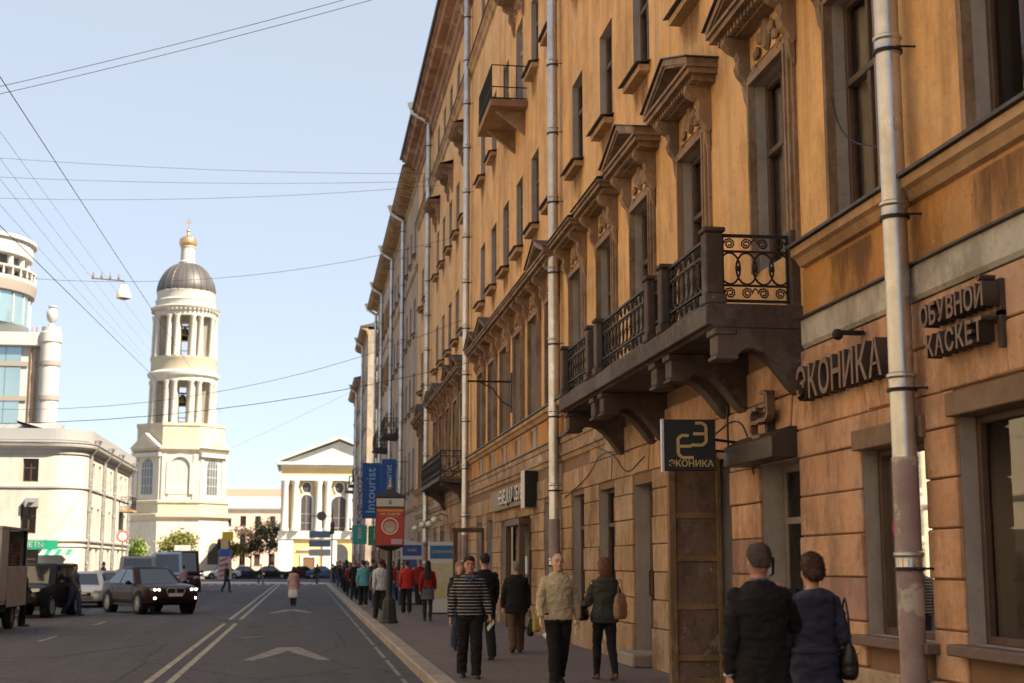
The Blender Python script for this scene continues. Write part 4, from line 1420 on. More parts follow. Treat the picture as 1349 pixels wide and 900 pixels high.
ring('lower_entablature', [(4.6, 29.4), (5.5, 29.4), (5.5, 30.0), (5.9, 30.3), (6.0, 30.7), (5.6, 31.0), (5.2, 31.2), (3.5, 31.2)], m_wht)
ring('upper_drum', [(5.45, 31.0), (5.45, 32.7), (5.6, 32.9), (5.6, 33.2), (4.5, 33.25)], m_tyel)
ring('upper_entablature', [(4.4, 39.6), (5.2, 39.6), (5.2, 40.3), (5.7, 40.7), (5.85, 41.0), (5.3, 41.2), (4.9, 41.3)], m_wht)
for k in range(48):
    a = 2 * PI * k / 48
    put('dentil', cached('tdent', lambda: MB().box(-.2, .25, -.13, .13, 40.35, 40.65).mesh('dentil', m_tyel)), bt, (4.97 * math.cos(a), 4.97 * math.sin(a), 0), a)
ring('dome_drum', [(5.0, 41.2), (5.0, 42.0), (5.15, 42.2), (4.85, 42.4), (4.85, 43.4), (4.95, 43.6), (4.6, 43.7)], m_wht)
dome = ring('dome', [(4.72 * math.cos(t), 43.6 + 5.0 * math.sin(t)) for t in [R(88) * k / 14 for k in range(14)]] + [(1.2, 48.5)], m_dome)
for k in range(24):
    a = 2 * PI * k / 24
    put('dome_rib', cached('drib', lambda: MB().tube([(4.53 * math.cos(t), 0, 43.6 + 5.02 * math.sin(t)) for t in [R(78) * q / 10 for q in range(11)]], .05, 4).mesh('dome_rib', m_dome)), dome, (0, 0, 0), a)
ring('neck', [(1.35, 48.3), (1.4, 48.7), (1.15, 48.9), (1.1, 50.9), (1.25, 51.1), (1.2, 51.2)], m_wht, 20)
ring('cupola', [(1.1, 51.1), (1.42, 51.5), (1.5, 51.9), (1.3, 52.5), (.7, 52.9), (.25, 53.2), (.15, 53.6)], m_gold, 20)
put('cross', MB().ell((0, 0, 53.8), (.32, .32, .32), 12, 8).box(-.06, .06, -.06, .06, 54, 55.9).box(-.5, .5, -.05, .05, 55.1, 55.22).box(-.3, .3, -.05, .05, 55.45, 55.55).mesh('cross', m_gold), bt)

# ------------------------------------------------------------------ church with pediment at the end of the street
m_cst = mat('church_stone', (.56, .54, .49), .85, var=.3, vscale=.6)
ch = thing('church', 'pale yellow church front with white columns and a triangular pediment', 'church', (4.7, 205, 0))
m_groof = mat('green_tin_roof', (.30, .42, .30), .6, var=.3, vscale=.5)
put('wall', MB().box(-8.1, 8.1, 0, 24, 0, 14.2).mesh('wall', m_yel), ch)
put('lower_cladding', MB().box(-8.3, -6.2, -.25, -.003, 0, 5.2).box(-2.1, -.1, -.25, -.003, 0, 5.2).box(3, 5, -.25, -.003, 0, 5.2).box(-8.35, 8.35, -.4, -.003, 5.2, 6.3).box(-8.4, 8.4, -.3, -.003, 0, .7).mesh('lower_cladding', m_cst), ch)
put('entablature', MB().box(-8.2, 8.2, -.7, 0, 13.4, 14.2).box(-8.2, 8.2, -.6, 0, 15.2, 15.6).box(-8.7, 8.7, -1.3, 0, 15.6, 16.0).mesh('entablature', m_cst), ch)
put('frieze', MB().box(-8.1, 8.1, -.5, 24, 14.2, 15.2).mesh('frieze', m_yel), ch)
pd = put('pediment', MB().prism([(-8.0, 16.0), (8.0, 16.0), (0, 19.0)], -.4, .3, 'y').mesh('pediment', m_cst), ch)
rk = MB()
for sg in (-1, 1):
    rk.beam((sg * 8.9, -.5, 16.05), (0, -.5, 19.5), 1.5, .3)
put('raking_cornice', rk.mesh('raking_cornice', m_cst), pd)
put('roof', MB().prism([(-8.9, 16.25), (0, 19.75), (8.9, 16.25), (8.9, 16.1), (0, 19.55), (-8.9, 16.1)], -1.2, 24, 'y').mesh('roof', m_groof), ch)
put('roof_lantern', MB().box(5.6, 8.4, 9, 12, 16, 21.2).box(5.5, 8.5, 8.9, 12.1, 21.2, 22.4).mesh('roof_lantern', m_white), ch)
for x in (-7.5, -6.1, -2.8, -1.5, 1.5, 2.8, 6.1, 7.5):
    put('column', cached('ccol', lambda: MB().lathe([(.6, 6.3), (.6, 6.6), (.5, 6.8), (.48, 9), (.42, 12.6), (.55, 13.0), (.62, 13.4)], 14).mesh('column', m_cst, True)), ch, (x, -.55, 0))
for x, w, h, z in ((-4.5, 1.5, 5.0, 6.4), (.1, 2.3, 5.6, 5.6), (4.5, 1.5, 5.0, 6.4)):
    k = put('arched_window', MB().prism([(p + x, q + z) for p, q in archpoly(w, h)], -.06, .05, 'y').mesh('arched_window', mat('church_glass', (.07, .06, .06), .2)), ch)
    put('window_surround', MB().prism([(x + (w / 2 + .35) * math.cos(PI * q / 10), z + h - w / 2 + (w / 2 + .35) * math.sin(PI * q / 10)) for q in range(11)] + [(x + (w / 2) * math.cos(PI * q / 10), z + h - w / 2 + (w / 2) * math.sin(PI * q / 10)) for q in range(10, -1, -1)], -.15, -.002, 'y').box(x - w / 2 - .35, x - w / 2, -.15, -.002, z, z + h - w / 2).box(x + w / 2, x + w / 2 + .35, -.15, -.002, z, z + h - w / 2).mesh('window_surround', m_cst), k)
    put('glazing_bars', MB().box(x - .04, x + .04, -.09, -.06, z, z + h - .1).box(x - w / 2, x + w / 2, -.09, -.06, z + h * .45, z + h * .45 + .08).box(x - w / 2, x + w / 2, -.09, -.06, z + h * .2, z + h * .2 + .08).mesh('glazing_bars', m_reveal), k)
    rw = put('round_window', MB().prism([(x + .6 * math.cos(2 * PI * q / 16), 12.4 + .75 * math.sin(2 * PI * q / 16)) for q in range(16)], -.05, .05, 'y').mesh('round_window', MATS['church_glass']), ch)
    put('window_surround', MB().tube([(x + .75 * math.cos(2 * PI * q / 16), -.03, 12.4 + .9 * math.sin(2 * PI * q / 16)) for q in range(16)], .14, 6, closed=True).mesh('window_surround', m_cst), rw)
for x, w, h in ((-4.0, 1.6, 2.6), (4.2, 1.6, 2.6)):
    d = put('door', MB().box(x - w / 2, x + w / 2, -.06, .05, .1, h).mesh('door', mat('church_door', (.16, .08, .04), .6)), ch)
    put('door_surround', MB().box(x - w / 2 - .4, x - w / 2, -.16, -.002, 0.1, h + .4).box(x + w / 2, x + w / 2 + .4, -.16, -.002, 0.1, h + .4).box(x - w / 2, x + w / 2, -.16, -.002, h, h + .4).box(x - w / 2 - .8, x + w / 2 + .8, -.3, -.002, h + 1.0, h + 1.2).mesh('door_surround', m_cst), d)
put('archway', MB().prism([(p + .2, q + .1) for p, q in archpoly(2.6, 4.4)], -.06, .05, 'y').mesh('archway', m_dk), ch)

# pink house in the far background
house('townhouse', 'long pink three storey house far behind the square beside the church', ((10, 290, 0), R(90)), 0, 44, 12.4, 14, [(9.2, 1.9), (5.4, 2.1), (1.4, 2.2)], rng_(1.8, 43, 2.9), 1.15, m_pink, m_wht, m_wood, corn=.6, ground=[4.6, 8.4], roofm=mat('pale_tin_roof', (.55, .52, .48), .5, metal=.2), rise=2.6, curt=False)
house('townhouse', 'distant cream house rising behind the pink one', ((-2, 345, 0), R(90)), 0, 60, 17.0, 14, [(13.2, 1.9), (9.0, 2.0), (5.0, 2.1)], rng_(2, 58, 3.2), 1.15, m_cream, m_wht, m_wood, corn=.6, roofm=mat('red_tin_roof', (.40, .20, .14), .6), rise=2.4, curt=False)

# ------------------------------------------------------------------ people
def remesh(mb, voxel, smooth=3, name='body', mats=None, wr=0.0, seed=0.0, wscale=7.0):
    me = bpy.data.meshes.new('tmp')
    me.from_pydata(mb.v, [], mb.f)
    bm = bmesh.new()
    bm.from_mesh(me)
    bmesh.ops.recalc_face_normals(bm, faces=bm.faces)
    bm.to_mesh(me)
    bm.free()
    o = bpy.data.objects.new('tmp', me)
    md = o.modifiers.new('r', 'REMESH')
    md.mode = 'VOXEL'
    md.voxel_size = voxel
    if smooth:
        ms = o.modifiers.new('s', 'SMOOTH')
        ms.factor = 0.5
        ms.iterations = smooth
    out = evaluated_mesh(o)
    bpy.data.objects.remove(o)
    bpy.data.meshes.remove(me)
    out.name = name
    if wr:
        nn = [v.normal.copy() for v in out.vertices]
        for v, n_ in zip(out.vertices, nn):
            p = Vector((v.co.x * wscale, v.co.y * wscale, v.co.z * wscale * 1.5 + seed))
            d = noise.noise(p) + .5 * noise.noise(p * 2.3)
            v.co += n_ * (wr * max(-.12, 1 - abs(d) * 2.2))
    out.materials.clear()
    for m in (mats or []):
        out.materials.append(m)
    out.shade_smooth()
    return out


def etube(mb, pts, rad, n=12, flat=None):
    """elliptic tube: rad = list of (a lateral, b sagittal)"""
    pts = [Vector(p) for p in pts]
    rings = []
    for i, p in enumerate(pts):
        d = (pts[min(i + 1, len(pts) - 1)] - pts[max(i - 1, 0)]).normalized()
        lat = Vector((1, 0, 0)) if abs(d.x) < .9 else Vector((0, 0, 1))
        lat = (lat - d * lat.dot(d)).normalized()
        s = d.cross(lat)
        a, b = rad[i] if isinstance(rad[i], tuple) else (rad[i], rad[i])
        rings.append([p + lat * (a * math.cos(2 * PI * k / n)) + s * (b * math.sin(2 * PI * k / n)) for k in range(n)])
    # rounded ends
    mb.loft(rings)
    return mb


def hrings(mb, lv, n=20, px=2.0):
    """stack of horizontal super-ellipses (z, half width, half depth, y offset)"""
    rings = []
    for z, a, b, yo in lv:
        r = []
        for k in range(n):
            t = 2 * PI * k / n
            c, s = math.cos(t), math.sin(t)
            e = 2 / px
            r.append((a * math.copysign(abs(c) ** e, c), yo + b * math.copysign(abs(s) ** e, s), z))
        rings.append(r)
    mb.loft(rings)
    return mb


def skinm(i):
    return mat('skin_%d' % i, [(.50, .28, .20), (.42, .22, .155), (.56, .33, .25)][i], .6, var=.2, vscale=12, spec=.3, objc=True)


def clothm(name, col, rough=.9, var=.3):
    return mat('cloth_' + name, col, rough, var=var, vscale=9, bump=.25, bscale=180, spec=.2, objc=True)


PEOPLE_N = [0]


def person(label, loc, face, H=1.75, top=None, bottom=None, shoe=None, hair=None, hairstyle='short', skin=0, top_hem=.86, top_fat=1.0, walk=.28, phase=1,
           arms=None, female=False, skirt=None, sleeve=True, hood=False, lod=1, belt=False, collar=None, hands=True, flare=0.0, group=None, facefx=False, legcol=None, cap=None):
    """face: heading in degrees, 0 = towards -Y (the viewer), 180 = away. arms: {'L':(swing, out, elbow), 'R':...} degrees"""
    PEOPLE_N[0] += 1
    sd = PEOPLE_N[0] * 3.7
    root = thing('person', label, 'person', loc, R(face), group)
    k = H / 1.75
    f = .93 if female else 1.0
    vox = {0: .009, 1: .014, 2: .026}[lod]
    th = walk
    legs = {}
    for sx, sg in (('L', 1), ('R', -1)):
        fwd = th if (phase > 0) == (sg > 0) else -th * .9
        hipx = sg * .09 * f
        hip = Vector((hipx, 0, .90))
        knee = hip + Vector((0, -math.sin(fwd) * .43 - (.03 if fwd < 0 else 0.015), -math.cos(fwd) * .43))
        kb = fwd * (.35 if fwd > 0 else 1.0) - (.35 if fwd < 0 else 0.02) * abs(th) * 2.2
        ank = knee + Vector((0, -math.sin(kb) * .40, -math.cos(kb) * .40))
        legs[sx] = (hip, knee, ank, fwd)
    low = min(legs['L'][2].z, legs['R'][2].z)
    drop = .085 - low
    arms = arms or {}
    ja = {}
    for sx, sg in (('L', 1), ('R', -1)):
        sw, out, el = arms.get(sx, ((-16 if (phase > 0) == (sg > 0) else 18), 9, 22))
        sw, out, el = R(sw), R(out), R(el)
        sh = Vector((sg * .180 * f, .005, 1.388))
        d1 = Vector((sg * math.sin(out), -math.sin(sw) * math.cos(out), -math.cos(sw) * math.cos(out)))
        elb = sh + d1 * .29
        tgt = arms.get(sx + 't')
        if tgt:
            wr = Vector(tgt)
            d2 = (wr - elb).normalized()
            wr = elb + d2 * .25
        else:
            a2 = sw + el
            d2 = Vector((sg * math.sin(out) * .35, -math.sin(a2), -math.cos(a2))).normalized()
            wr = elb + d2 * .25
        ja[sx] = (sh, elb, wr, d2, sg)
    off = Vector((0, 0, drop))

    def T(p):
        return (Vector(p) + off) * k

    def torso(mb, e, hem=None, fat=1.0, shoulders=True):
        z0 = hem if hem is not None else .84
        base = [(.84, .165 * (1.04 if female else 1), .115, .0), (.93, .165 * (1.05 if female else .97), .118, .005), (1.05, .145 * (.9 if female else 1), .105, .0), (1.18, .152 * f, .112, -.005), (1.30, .165 * f, .12, -.005), (1.37, .168 * f, .11, .005), (1.42, .140 * f, .09, .012), (1.455, .098 * f, .075, .016), (1.49, .066, .066, .016)]
        lv = []
        if z0 < .84:
            hw = .165 + flare
            n_ = max(2, int((.84 - z0) / .1))
            for q in range(n_):
                t = q / n_
                lv.append((z0 + (.84 - z0) * t, hw - (hw - .17) * t, .125 + flare * .6 * (1 - t), 0))
        lv += [l for l in base if l[0] > z0 - .001 or z0 < .84]
        if z0 > .84:
            lv = [(z0, .16, .115, 0)] + [l for l in base if l[0] > z0 + .02]
        hrings(mb, [((z + drop) * k, (a + e) * k * (1 + (fat - 1)), (b + e) * k * (1 + (fat - 1) * 1.6), y * k) for z, a, b, y in lv], 22, 2.12)

    # --- body
    b = MB()
    torso(b, 0.0)
    for sx in 'LR':
        hip, knee, ank, fw = legs[sx]
        etube(b, [T(hip + Vector((0, 0, .03))), T(hip.lerp(knee, .3)), T(knee), T(knee.lerp(ank, .35) + Vector((0, .012, 0))), T(ank), T(ank - Vector((0, 0, .05)))], [.088 * k, .08 * k, .056 * k, .055 * k, .036 * k, .036 * k], 12)
        sh, elb, wr, d2, sg = ja[sx]
        b.ell(T(sh), (.058 * k, .058 * k, .058 * k), 10, 8)
        etube(b, [T(sh), T(sh.lerp(elb, .5)), T(elb), T(elb.lerp(wr, .35)), T(wr)], [.05 * k, .047 * k, .039 * k, .039 * k, .026 * k], 10)
        if hands:
            # palm and five fingers, slightly curled
            lat = Vector((0, 1, 0)) if abs(d2.y) < .8 else Vector((0, 0, 1))
            lat = (lat - d2 * lat.dot(d2)).normalized()
            nrm = d2.cross(lat) * sg
            if nrm.x * sg > 0:
                nrm = -nrm
            c = wr + d2 * .045
            pl = MB()
            rings = []
            for (t, a, bb) in ((-.01, .024, .018), (.02, .034, .017), (.06, .042, .016), (.095, .041, .013)):
                p = wr + d2 * t
                rings.append([T(p + lat * (a * math.cos(2 * PI * q / 10)) + nrm * (bb * math.sin(2 * PI * q / 10))) for q in range(10)])
            b.loft(rings)
            curl = .75 if arms.get(sx + 'g') else .35
            for q, (o_, ln) in enumerate(((-.031, .062), (-.011, .074), (.010, .078), (.030, .07))):
                p0 = wr + d2 * .085 - lat * o_
                p1 = p0 + (d2 * math.cos(curl) + nrm * math.sin(curl)) * ln * .5
                p2 = p1 + (d2 * math.cos(curl * 2.4) + nrm * math.sin(curl * 2.4)) * ln * .5
                b.tube([T(p0), T(p1), T(p2)], [.0105 * k, .0095 * k, .008 * k], 7)
            p0 = wr + d2 * .03 - lat * -.03 * (1) + nrm * .01
            th1 = p0 + (d2 * .7 + nrm * .45 + lat * .5).normalized() * .04
            b.tube([T(p0), T(th1), T(th1 + (d2 * .9 + nrm * .5).normalized() * .032)], [.013 * k, .011 * k, .009 * k], 7)
    # neck, head
    etube(b, [T((0, .02, 1.44)), T((0, .008, 1.50)), T((0, .0, 1.56))], [.058 * k * f, .054 * k * f, .054 * k * f], 12)
    hd = [(1.515, .030, .034, -.058), (1.53, .046, .058, -.035), (1.555, .058, .078, -.018), (1.585, .069, .090, -.008), (1.62, .076, .097, .0), (1.655, .079, .101, .003), (1.69, .077, .098, .006), (1.72, .062, .083, .008), (1.742, .040, .055, .008), (1.752, .012, .018, .008)]
    hrings(b, [((z + drop) * k, a * k, bb * k, y * k) for z, a, bb, y in hd], 18, 2.1)
    b.ell(T((0, -.101, 1.612)), (.014 * k, .020 * k, .017 * k), 8, 6)
    etube(b, [T((0, -.088, 1.652)), T((0, -.104, 1.615))], [.009 * k, .013 * k], 8)
    b.ell(T((0, -.082, 1.668)), (.05 * k, .018 * k, .010 * k), 10, 6)
    b.ell(T((0, -.085, 1.545)), (.02 * k, .016 * k, .014 * k), 8, 6)
    b.ell(T((0, -.092, 1.574)), (.022 * k, .010 * k, .010 * k), 8, 6)
    for sg in (-1, 1):
        b.ell(T((sg * .077, .008, 1.625)), (.012 * k, .02 * k, .031 * k), 8, 6)
        b.ell(T((sg * .045, -.068, 1.60)), (.022 * k, .022 * k, .022 * k), 8, 6)
    put('body', remesh(b, min(vox, .012), 2, 'body', [skinm(skin)]), root)
    if facefx:
        em = mat('eye_dark', (.02, .015, .012), .3)
        for sg in (-1, 1):
            put('eye', MB().ell(T((sg * .031, -.0905, 1.638)), (.014 * k, .008 * k, .007 * k), 8, 6).mesh('eye', em, 'full'), root)
            put('eyebrow', MB().tube([T((sg * .014, -.1005, 1.662)), T((sg * .032, -.1, 1.668)), T((sg * .05, -.084, 1.66))], .005 * k, 5).mesh('eyebrow', hair or em), root)
        put('mouth', MB().ell(T((0, -.1, 1.573)), (.026 * k, .005 * k, .006 * k), 10, 5).mesh('mouth', mat('lip', (.24, .09, .075), .5), 'full'), root)
    # --- trousers or tights
    bt_ = MB()
    ex = .0 if legcol == 'tight' else .014
    hrings(bt_, [((z + drop) * k, a * k, c_ * k, y * k) for z, a, c_, y in ((.80, .10, .09, 0), (.84, .168 + ex * .6, .12 + ex * .6, 0), (.93, .172 + ex * .4, .124 + ex * .5, .004), (1.04, .15, .11, 0))], 20, 2.3)
    for sx in 'LR':
        hip, knee, ank, fw = legs[sx]
        etube(bt_, [T(hip + Vector((0, 0, .04))), T(hip.lerp(knee, .3)), T(knee + Vector((0, -.004, 0))), T(knee.lerp(ank, .4) + Vector((0, .01, 0))), T(ank + Vector((0, 0.006, .015))), T(ank + Vector((0, 0.004, -.035)))],
              [(.094 + ex) * k, (.086 + ex) * k, (.062 + ex * 1.2) * k, (.058 + ex * 1.5) * k, (.04 + ex * 2.2) * k, (.042 + ex * 2.4) * k], 14)
    put('trousers', remesh(bt_, vox, 2, 'trousers', [bottom], wr=.009 if lod < 2 else 0, seed=sd), root)
    # --- shoes
    for sx in 'LR':
        hip, knee, ank, fw = legs[sx]
        s = MB()
        pz = (ank.z + drop) - .085
        tilt = max(0.0, min(.6, (pz) * 4.0)) if fw < 0 else 0.0
        rings = []
        for (yy, w_, h_) in ((.075, .022, .05), (.06, .034, .085), (.02, .038, .095), (-.05, .042, .075), (-.12, .046, .055), (-.17, .036, .04), (-.188, .016, .025)):
            rr = []
            for q in range(12):
                t = 2 * PI * q / 12
                zz = h_ * .5 + h_ * .5 * math.sin(t)
                yv = yy
                y2 = yv * math.cos(tilt) + zz * math.sin(tilt)
                z2 = zz * math.cos(tilt) + max(0, (yv + .19)) * math.sin(tilt) if tilt else zz
                rr.append(((ank.x + w_ * math.cos(t)) * k, (ank.y + y2) * k, (z2 + (max(0, pz) if not tilt else 0)) * k))
            rings.append(rr)
        s.loft(rings)
        put('shoe', s.mesh('shoe', shoe or mat('black_leather', (.018, .016, .015), .45), 'full'), root)
    # --- upper garment
    if top:
        u = MB()
        torso(u, .018 if top_fat < 1.05 else .024, top_hem, top_fat)
        for sx in 'LR':
            sh, elb, wr, d2, sg = ja[sx]
            u.ell(T(sh + Vector((-sg * .01, 0, .0))), (.066 * k, .068 * k, .064 * k), 12, 8)
            etube(u, [T(sh - Vector((sg * .03, 0, -.01))), T(sh.lerp(elb, .4)), T(elb), T(elb.lerp(wr, .4)), T(wr - d2 * .005)], [.064 * k, .064 * k, .056 * k, .053 * k, .041 * k], 12)
            if not sleeve:
                pass
        if collar:
            etube(u, [T((0, .018, 1.44)), T((0, .012, 1.50))], [.075 * k, .066 * k], 14)
        if hood:
            u.ell(T((0, .085, 1.43)), (.15 * k, .075 * k, .065 * k), 14, 8)
            u.ell(T((0, .05, 1.465)), (.12 * k, .07 * k, .035 * k), 14, 8)
        put('upper_garment', remesh(u, vox, {0: 12, 1: 5, 2: 2}[lod], 'upper_garment', [top], wr=.012 if lod < 2 else 0, seed=sd, wscale=6.5), root)
        if belt:
            put('belt', MB().loft([[(a * k * math.cos(2 * PI * q / 24), c_ * k * math.sin(2 * PI * q / 24), (z + drop) * k) for q in range(24)] for z, a, c_ in ((1.01, .183, .145), (1.015, .19, .152), (1.05, .188, .15), (1.055, .18, .142))]).mesh('belt', belt, 'full'), root)
    if skirt:
        u = MB()
        hrings(u, [((z + drop) * k, a * k, c_ * k, 0) for z, a, c_ in ((skirt[1], .20 + skirt[2], .16 + skirt[2]), (.75, .19, .145), (.9, .185, .135), (1.03, .155, .118))], 20, 2.2)
        put('skirt', remesh(u, vox, 2, 'skirt', [skirt[0]], wr=.006, seed=sd + 2), root)
    # --- hair
    if hair:
        h_ = MB()
        if hairstyle == 'short':
            hrings(h_, [((z + drop) * k, a * k, c_ * k, y * k) for z, a, c_, y in ((1.60, .06, .03, .075), (1.635, .076, .062, .045), (1.66, .082, .078, .033), (1.69, .083, .098, .014), (1.725, .074, .093, .010), (1.752, .052, .068, .010), (1.765, .02, .03, .012))], 18, 2.1)
        elif hairstyle == 'grey_crop':
            hrings(h_, [((z + drop) * k, a * k, c_ * k, y * k) for z, a, c_, y in ((1.595, .05, .02, .082), (1.63, .0775, .05, .055), (1.67, .079, .07, .038), (1.70, .075, .072, .032), (1.73, .060, .065, .022), (1.752, .032, .038, .016))], 18, 2.1)
        elif hairstyle == 'long':
            hrings(h_, [((z + drop) * k, a * k, c_ * k, y * k) for z, a, c_, y in ((1.22, .09, .03, .125), (1.35, .12, .045, .10), (1.48, .11, .055, .07), (1.56, .095, .065, .05), (1.62, .088, .078, .036), (1.69, .087, .102, .014), (1.73, .076, .094, .010), (1.76, .05, .066, .010), (1.772, .02, .03, .012))], 18, 2.1)
        elif hairstyle == 'bob':
            hrings(h_, [((z + drop) * k, a * k, c_ * k, y * k) for z, a, c_, y in ((1.50, .072, .03, .07), (1.53, .09, .055, .055), (1.58, .097, .075, .045), (1.64, .097, .09, .032), (1.70, .09, .105, .016), (1.74, .075, .09, .012), (1.765, .05, .06, .012), (1.778, .02, .025, .012))], 18, 2.1)
        elif hairstyle == 'bun':
            hrings(h_, [((z + drop) * k, a * k, c_ * k, y * k) for z, a, c_, y in ((1.565, .045, .02, .085), (1.60, .082, .05, .058), (1.65, .088, .082, .036), (1.69, .087, .10, .014), (1.73, .077, .094, .010), (1.76, .05, .066, .010), (1.775, .02, .03, .012))], 18, 2.1)
            h_.ell(T((0, .10, 1.605)), (.06 * k, .045 * k, .05 * k), 12, 8)
        hm_ = remesh(h_, min(vox, .012), 2, 'hair', [hair], wr=.005, seed=sd, wscale=16)
        put('hair', hm_, root)
        if lod < 2:
            r_ = random.Random(int(sd * 10))
            st = MB()
            ln = {'short': .022, 'grey_crop': .012, 'long': .07, 'bob': .055, 'bun': .04}[hairstyle]
            vs_ = hm_.vertices
            for q in range(900 if lod == 0 else 350):
                v = vs_[r_.randrange(len(vs_))]
                n_ = v.normal
                dn = Vector((r_.gauss(0, .35), r_.gauss(.15, .3), -1.0))
                if hairstyle == 'bun':
                    dn = Vector((r_.gauss(0, .3), .8, -.35))
                t_ = (dn - n_ * dn.dot(n_)).normalized()
                sdv = n_.cross(t_) * r_.uniform(.0025, .005)
                l_ = ln * r_.uniform(.5, 1.2)
                p0 = v.co - n_ * .003
                p1 = v.co + t_ * (l_ * .55) + n_ * r_.uniform(.002, .007)
                p2 = v.co + t_ * l_ + n_ * r_.uniform(-.001, .006)
                st.add([p0 - sdv, p0 + sdv, p1 + sdv * .8, p1 - sdv * .8, p2], [(0, 1, 2, 3), (3, 2, 4)])
            me_ = bpy.data.meshes.new('hair_strands')
            me_.from_pydata(st.v, [], st.f)
            me_.materials.append(hair)
            tag(put('hair_strands', me_, root), kind='stuff')
    if cap:
        c_ = MB()
        hrings(c_, [((z + drop) * k, a * k, cc * k, y * k) for z, a, cc, y in ((1.66, .088, .105, .008), (1.70, .092, .11, .008), (1.75, .08, .095, .008), (1.785, .04, .05, .008))], 16, 2.1)
        put('hat', remesh(c_, .012, 2, 'hat', [cap]), root)
    root['_k'] = k
    root['_drop'] = drop
    return root, {s: tuple(T(p) for p in ja[s][:3]) for s in 'LR'}


m_blk = clothm('black', (.016, .015, .016))
m_blk2 = clothm('charcoal', (.030, .027, .028))
m_navy = clothm('navy_coat', (.035, .036, .062), .7)
m_jean = clothm('jeans', (.05, .07, .13))
m_suit = clothm('suit_black', (.013, .012, .013), .85)
m_beige = clothm('cream_sweater', (.44, .36, .24))
m_dgreen = clothm('dark_green_jacket', (.055, .055, .045))
m_brn = clothm('brown_trousers', (.10, .06, .04))
m_red = clothm('red', (.26, .022, .022))
m_teal = clothm('teal', (.10, .34, .38))
m_shirt = clothm('white_shirt', (.52, .54, .60))
m_pinkc = clothm('pink_coat', (.50, .32, .30))
m_grey = clothm('grey_jacket', (.09, .10, .105))
h_dark = mat('hair_dark', (.018, .012, .010), .6, bump=.5, bscale=120)
h_brown = mat('hair_brown', (.055, .022, .013), .55, bump=.5, bscale=120)
h_red = mat('hair_auburn', (.17, .065, .025), .55, bump=.5, bscale=120)
h_grey = mat('hair_grey', (.20, .17, .155), .7, bump=.5, bscale=120)
h_crop = mat('hair_cropped', (.075, .055, .048), .8, bump=.5, bscale=150)


def strands(m):
    nt = m.node_tree
    b = nt.nodes['Principled BSDF']
    tc = nd(nt, 'ShaderNodeTexCoord')
    mp = nd(nt, 'ShaderNodeMapping')
    mp.inputs['Scale'].default_value = (150, 150, 14)
    t = nd(nt, 'ShaderNodeTexNoise')
    t.inputs['Scale'].default_value = 1.0
    t.inputs['Detail'].default_value = 3.0
    nt.links.new(tc.outputs['Object'], mp.inputs[0])
    nt.links.new(mp.outputs[0], t.inputs[0])
    bp = nd(nt, 'ShaderNodeBump')
    bp.inputs['Strength'].default_value = 1.0
    bp.inputs['Distance'].default_value = .012
    nt.links.new(t.outputs[0], bp.inputs['Height'])
    nt.links.new(bp.outputs[0], b.inputs['Normal'])


for _h in (h_dark, h_brown, h_red, h_grey, h_crop):
    strands(_h)


def stripem():
    m = clothm('striped_sweater', (.022, .020, .022))
    nt = m.node_tree
    b = nt.nodes['Principled BSDF']
    tc = nd(nt, 'ShaderNodeTexCoord')
    sp = nd(nt, 'ShaderNodeSeparateXYZ')
    nt.links.new(tc.outputs['Object'], sp.inputs[0])
    ml = nd(nt, 'ShaderNodeMath', operation='MULTIPLY')
    ml.inputs[1].default_value = 1 / .046
    nt.links.new(sp.outputs[2], ml.inputs[0])
    fr = nd(nt, 'ShaderNodeMath', operation='FRACT')
    nt.links.new(ml.outputs[0], fr.inputs[0])
    gt = nd(nt, 'ShaderNodeMath', operation='GREATER_THAN')
    gt.inputs[1].default_value = .74
    nt.links.new(fr.outputs[0], gt.inputs[0])
    mx = nd(nt, 'ShaderNodeMix', data_type='RGBA')
    nt.links.new(gt.outputs[0], mx.inputs[0])
    nt.links.new(b.inputs['Base Color'].links[0].from_socket, mx.inputs[6])
    mx.inputs[7].default_value = (.30, .28, .26, 1)
    nt.links.new(mx.outputs[2], b.inputs['Base Color'])
    return m


G = .15
# man in a dark suit on the phone, seen from behind
p, j = person('man in black suit walking away holding a phone to his ear', (3.24, 10.0, G), 180, 1.77, m_suit, m_suit, None, h_crop, 'short', 1, top_hem=.76, walk=.2, lod=0, flare=.015, top_fat=1.06,
              arms={'L': (-4, 8, 12), 'R': (28, 24, 0), 'Rt': (-.155, -.04, 1.56), 'Rg': 1}, collar=True)
put('shirt_collar', MB().loft([[(a * math.cos(2 * PI * q / 20), .013 + a * math.sin(2 * PI * q / 20), z) for q in range(20)] for z, a in ((1.49, .071), (1.545, .066), (1.545, .062), (1.49, .064))], cap=False).mesh('shirt_collar', clothm('blue_collar', (.10, .10, .16)), 'full'), p)
e = j['R'][2]
ph = tag(put('phone', MB().box(-.012, .012, -.03, .03, -.065, .065).mesh('phone', mat('phone_black', (.01, .01, .01), .3), bevel=.006)), 'small black phone held to the ear of the man in the suit', 'phone')
ph.location = Vector((3.24, 10.0, G)) + Matrix.Rotation(PI, 3, 'Z') @ Vector((-.112, -.035, 1.625))
ph.rotation_euler = (R(15), R(-8), PI)
put('wristwatch', MB().lathe([(.036, -.012), (.041, -.008), (.041, .008), (.036, .012)], 14, tuple(j['L'][2])).mesh('wristwatch', m_zinc, True), p)

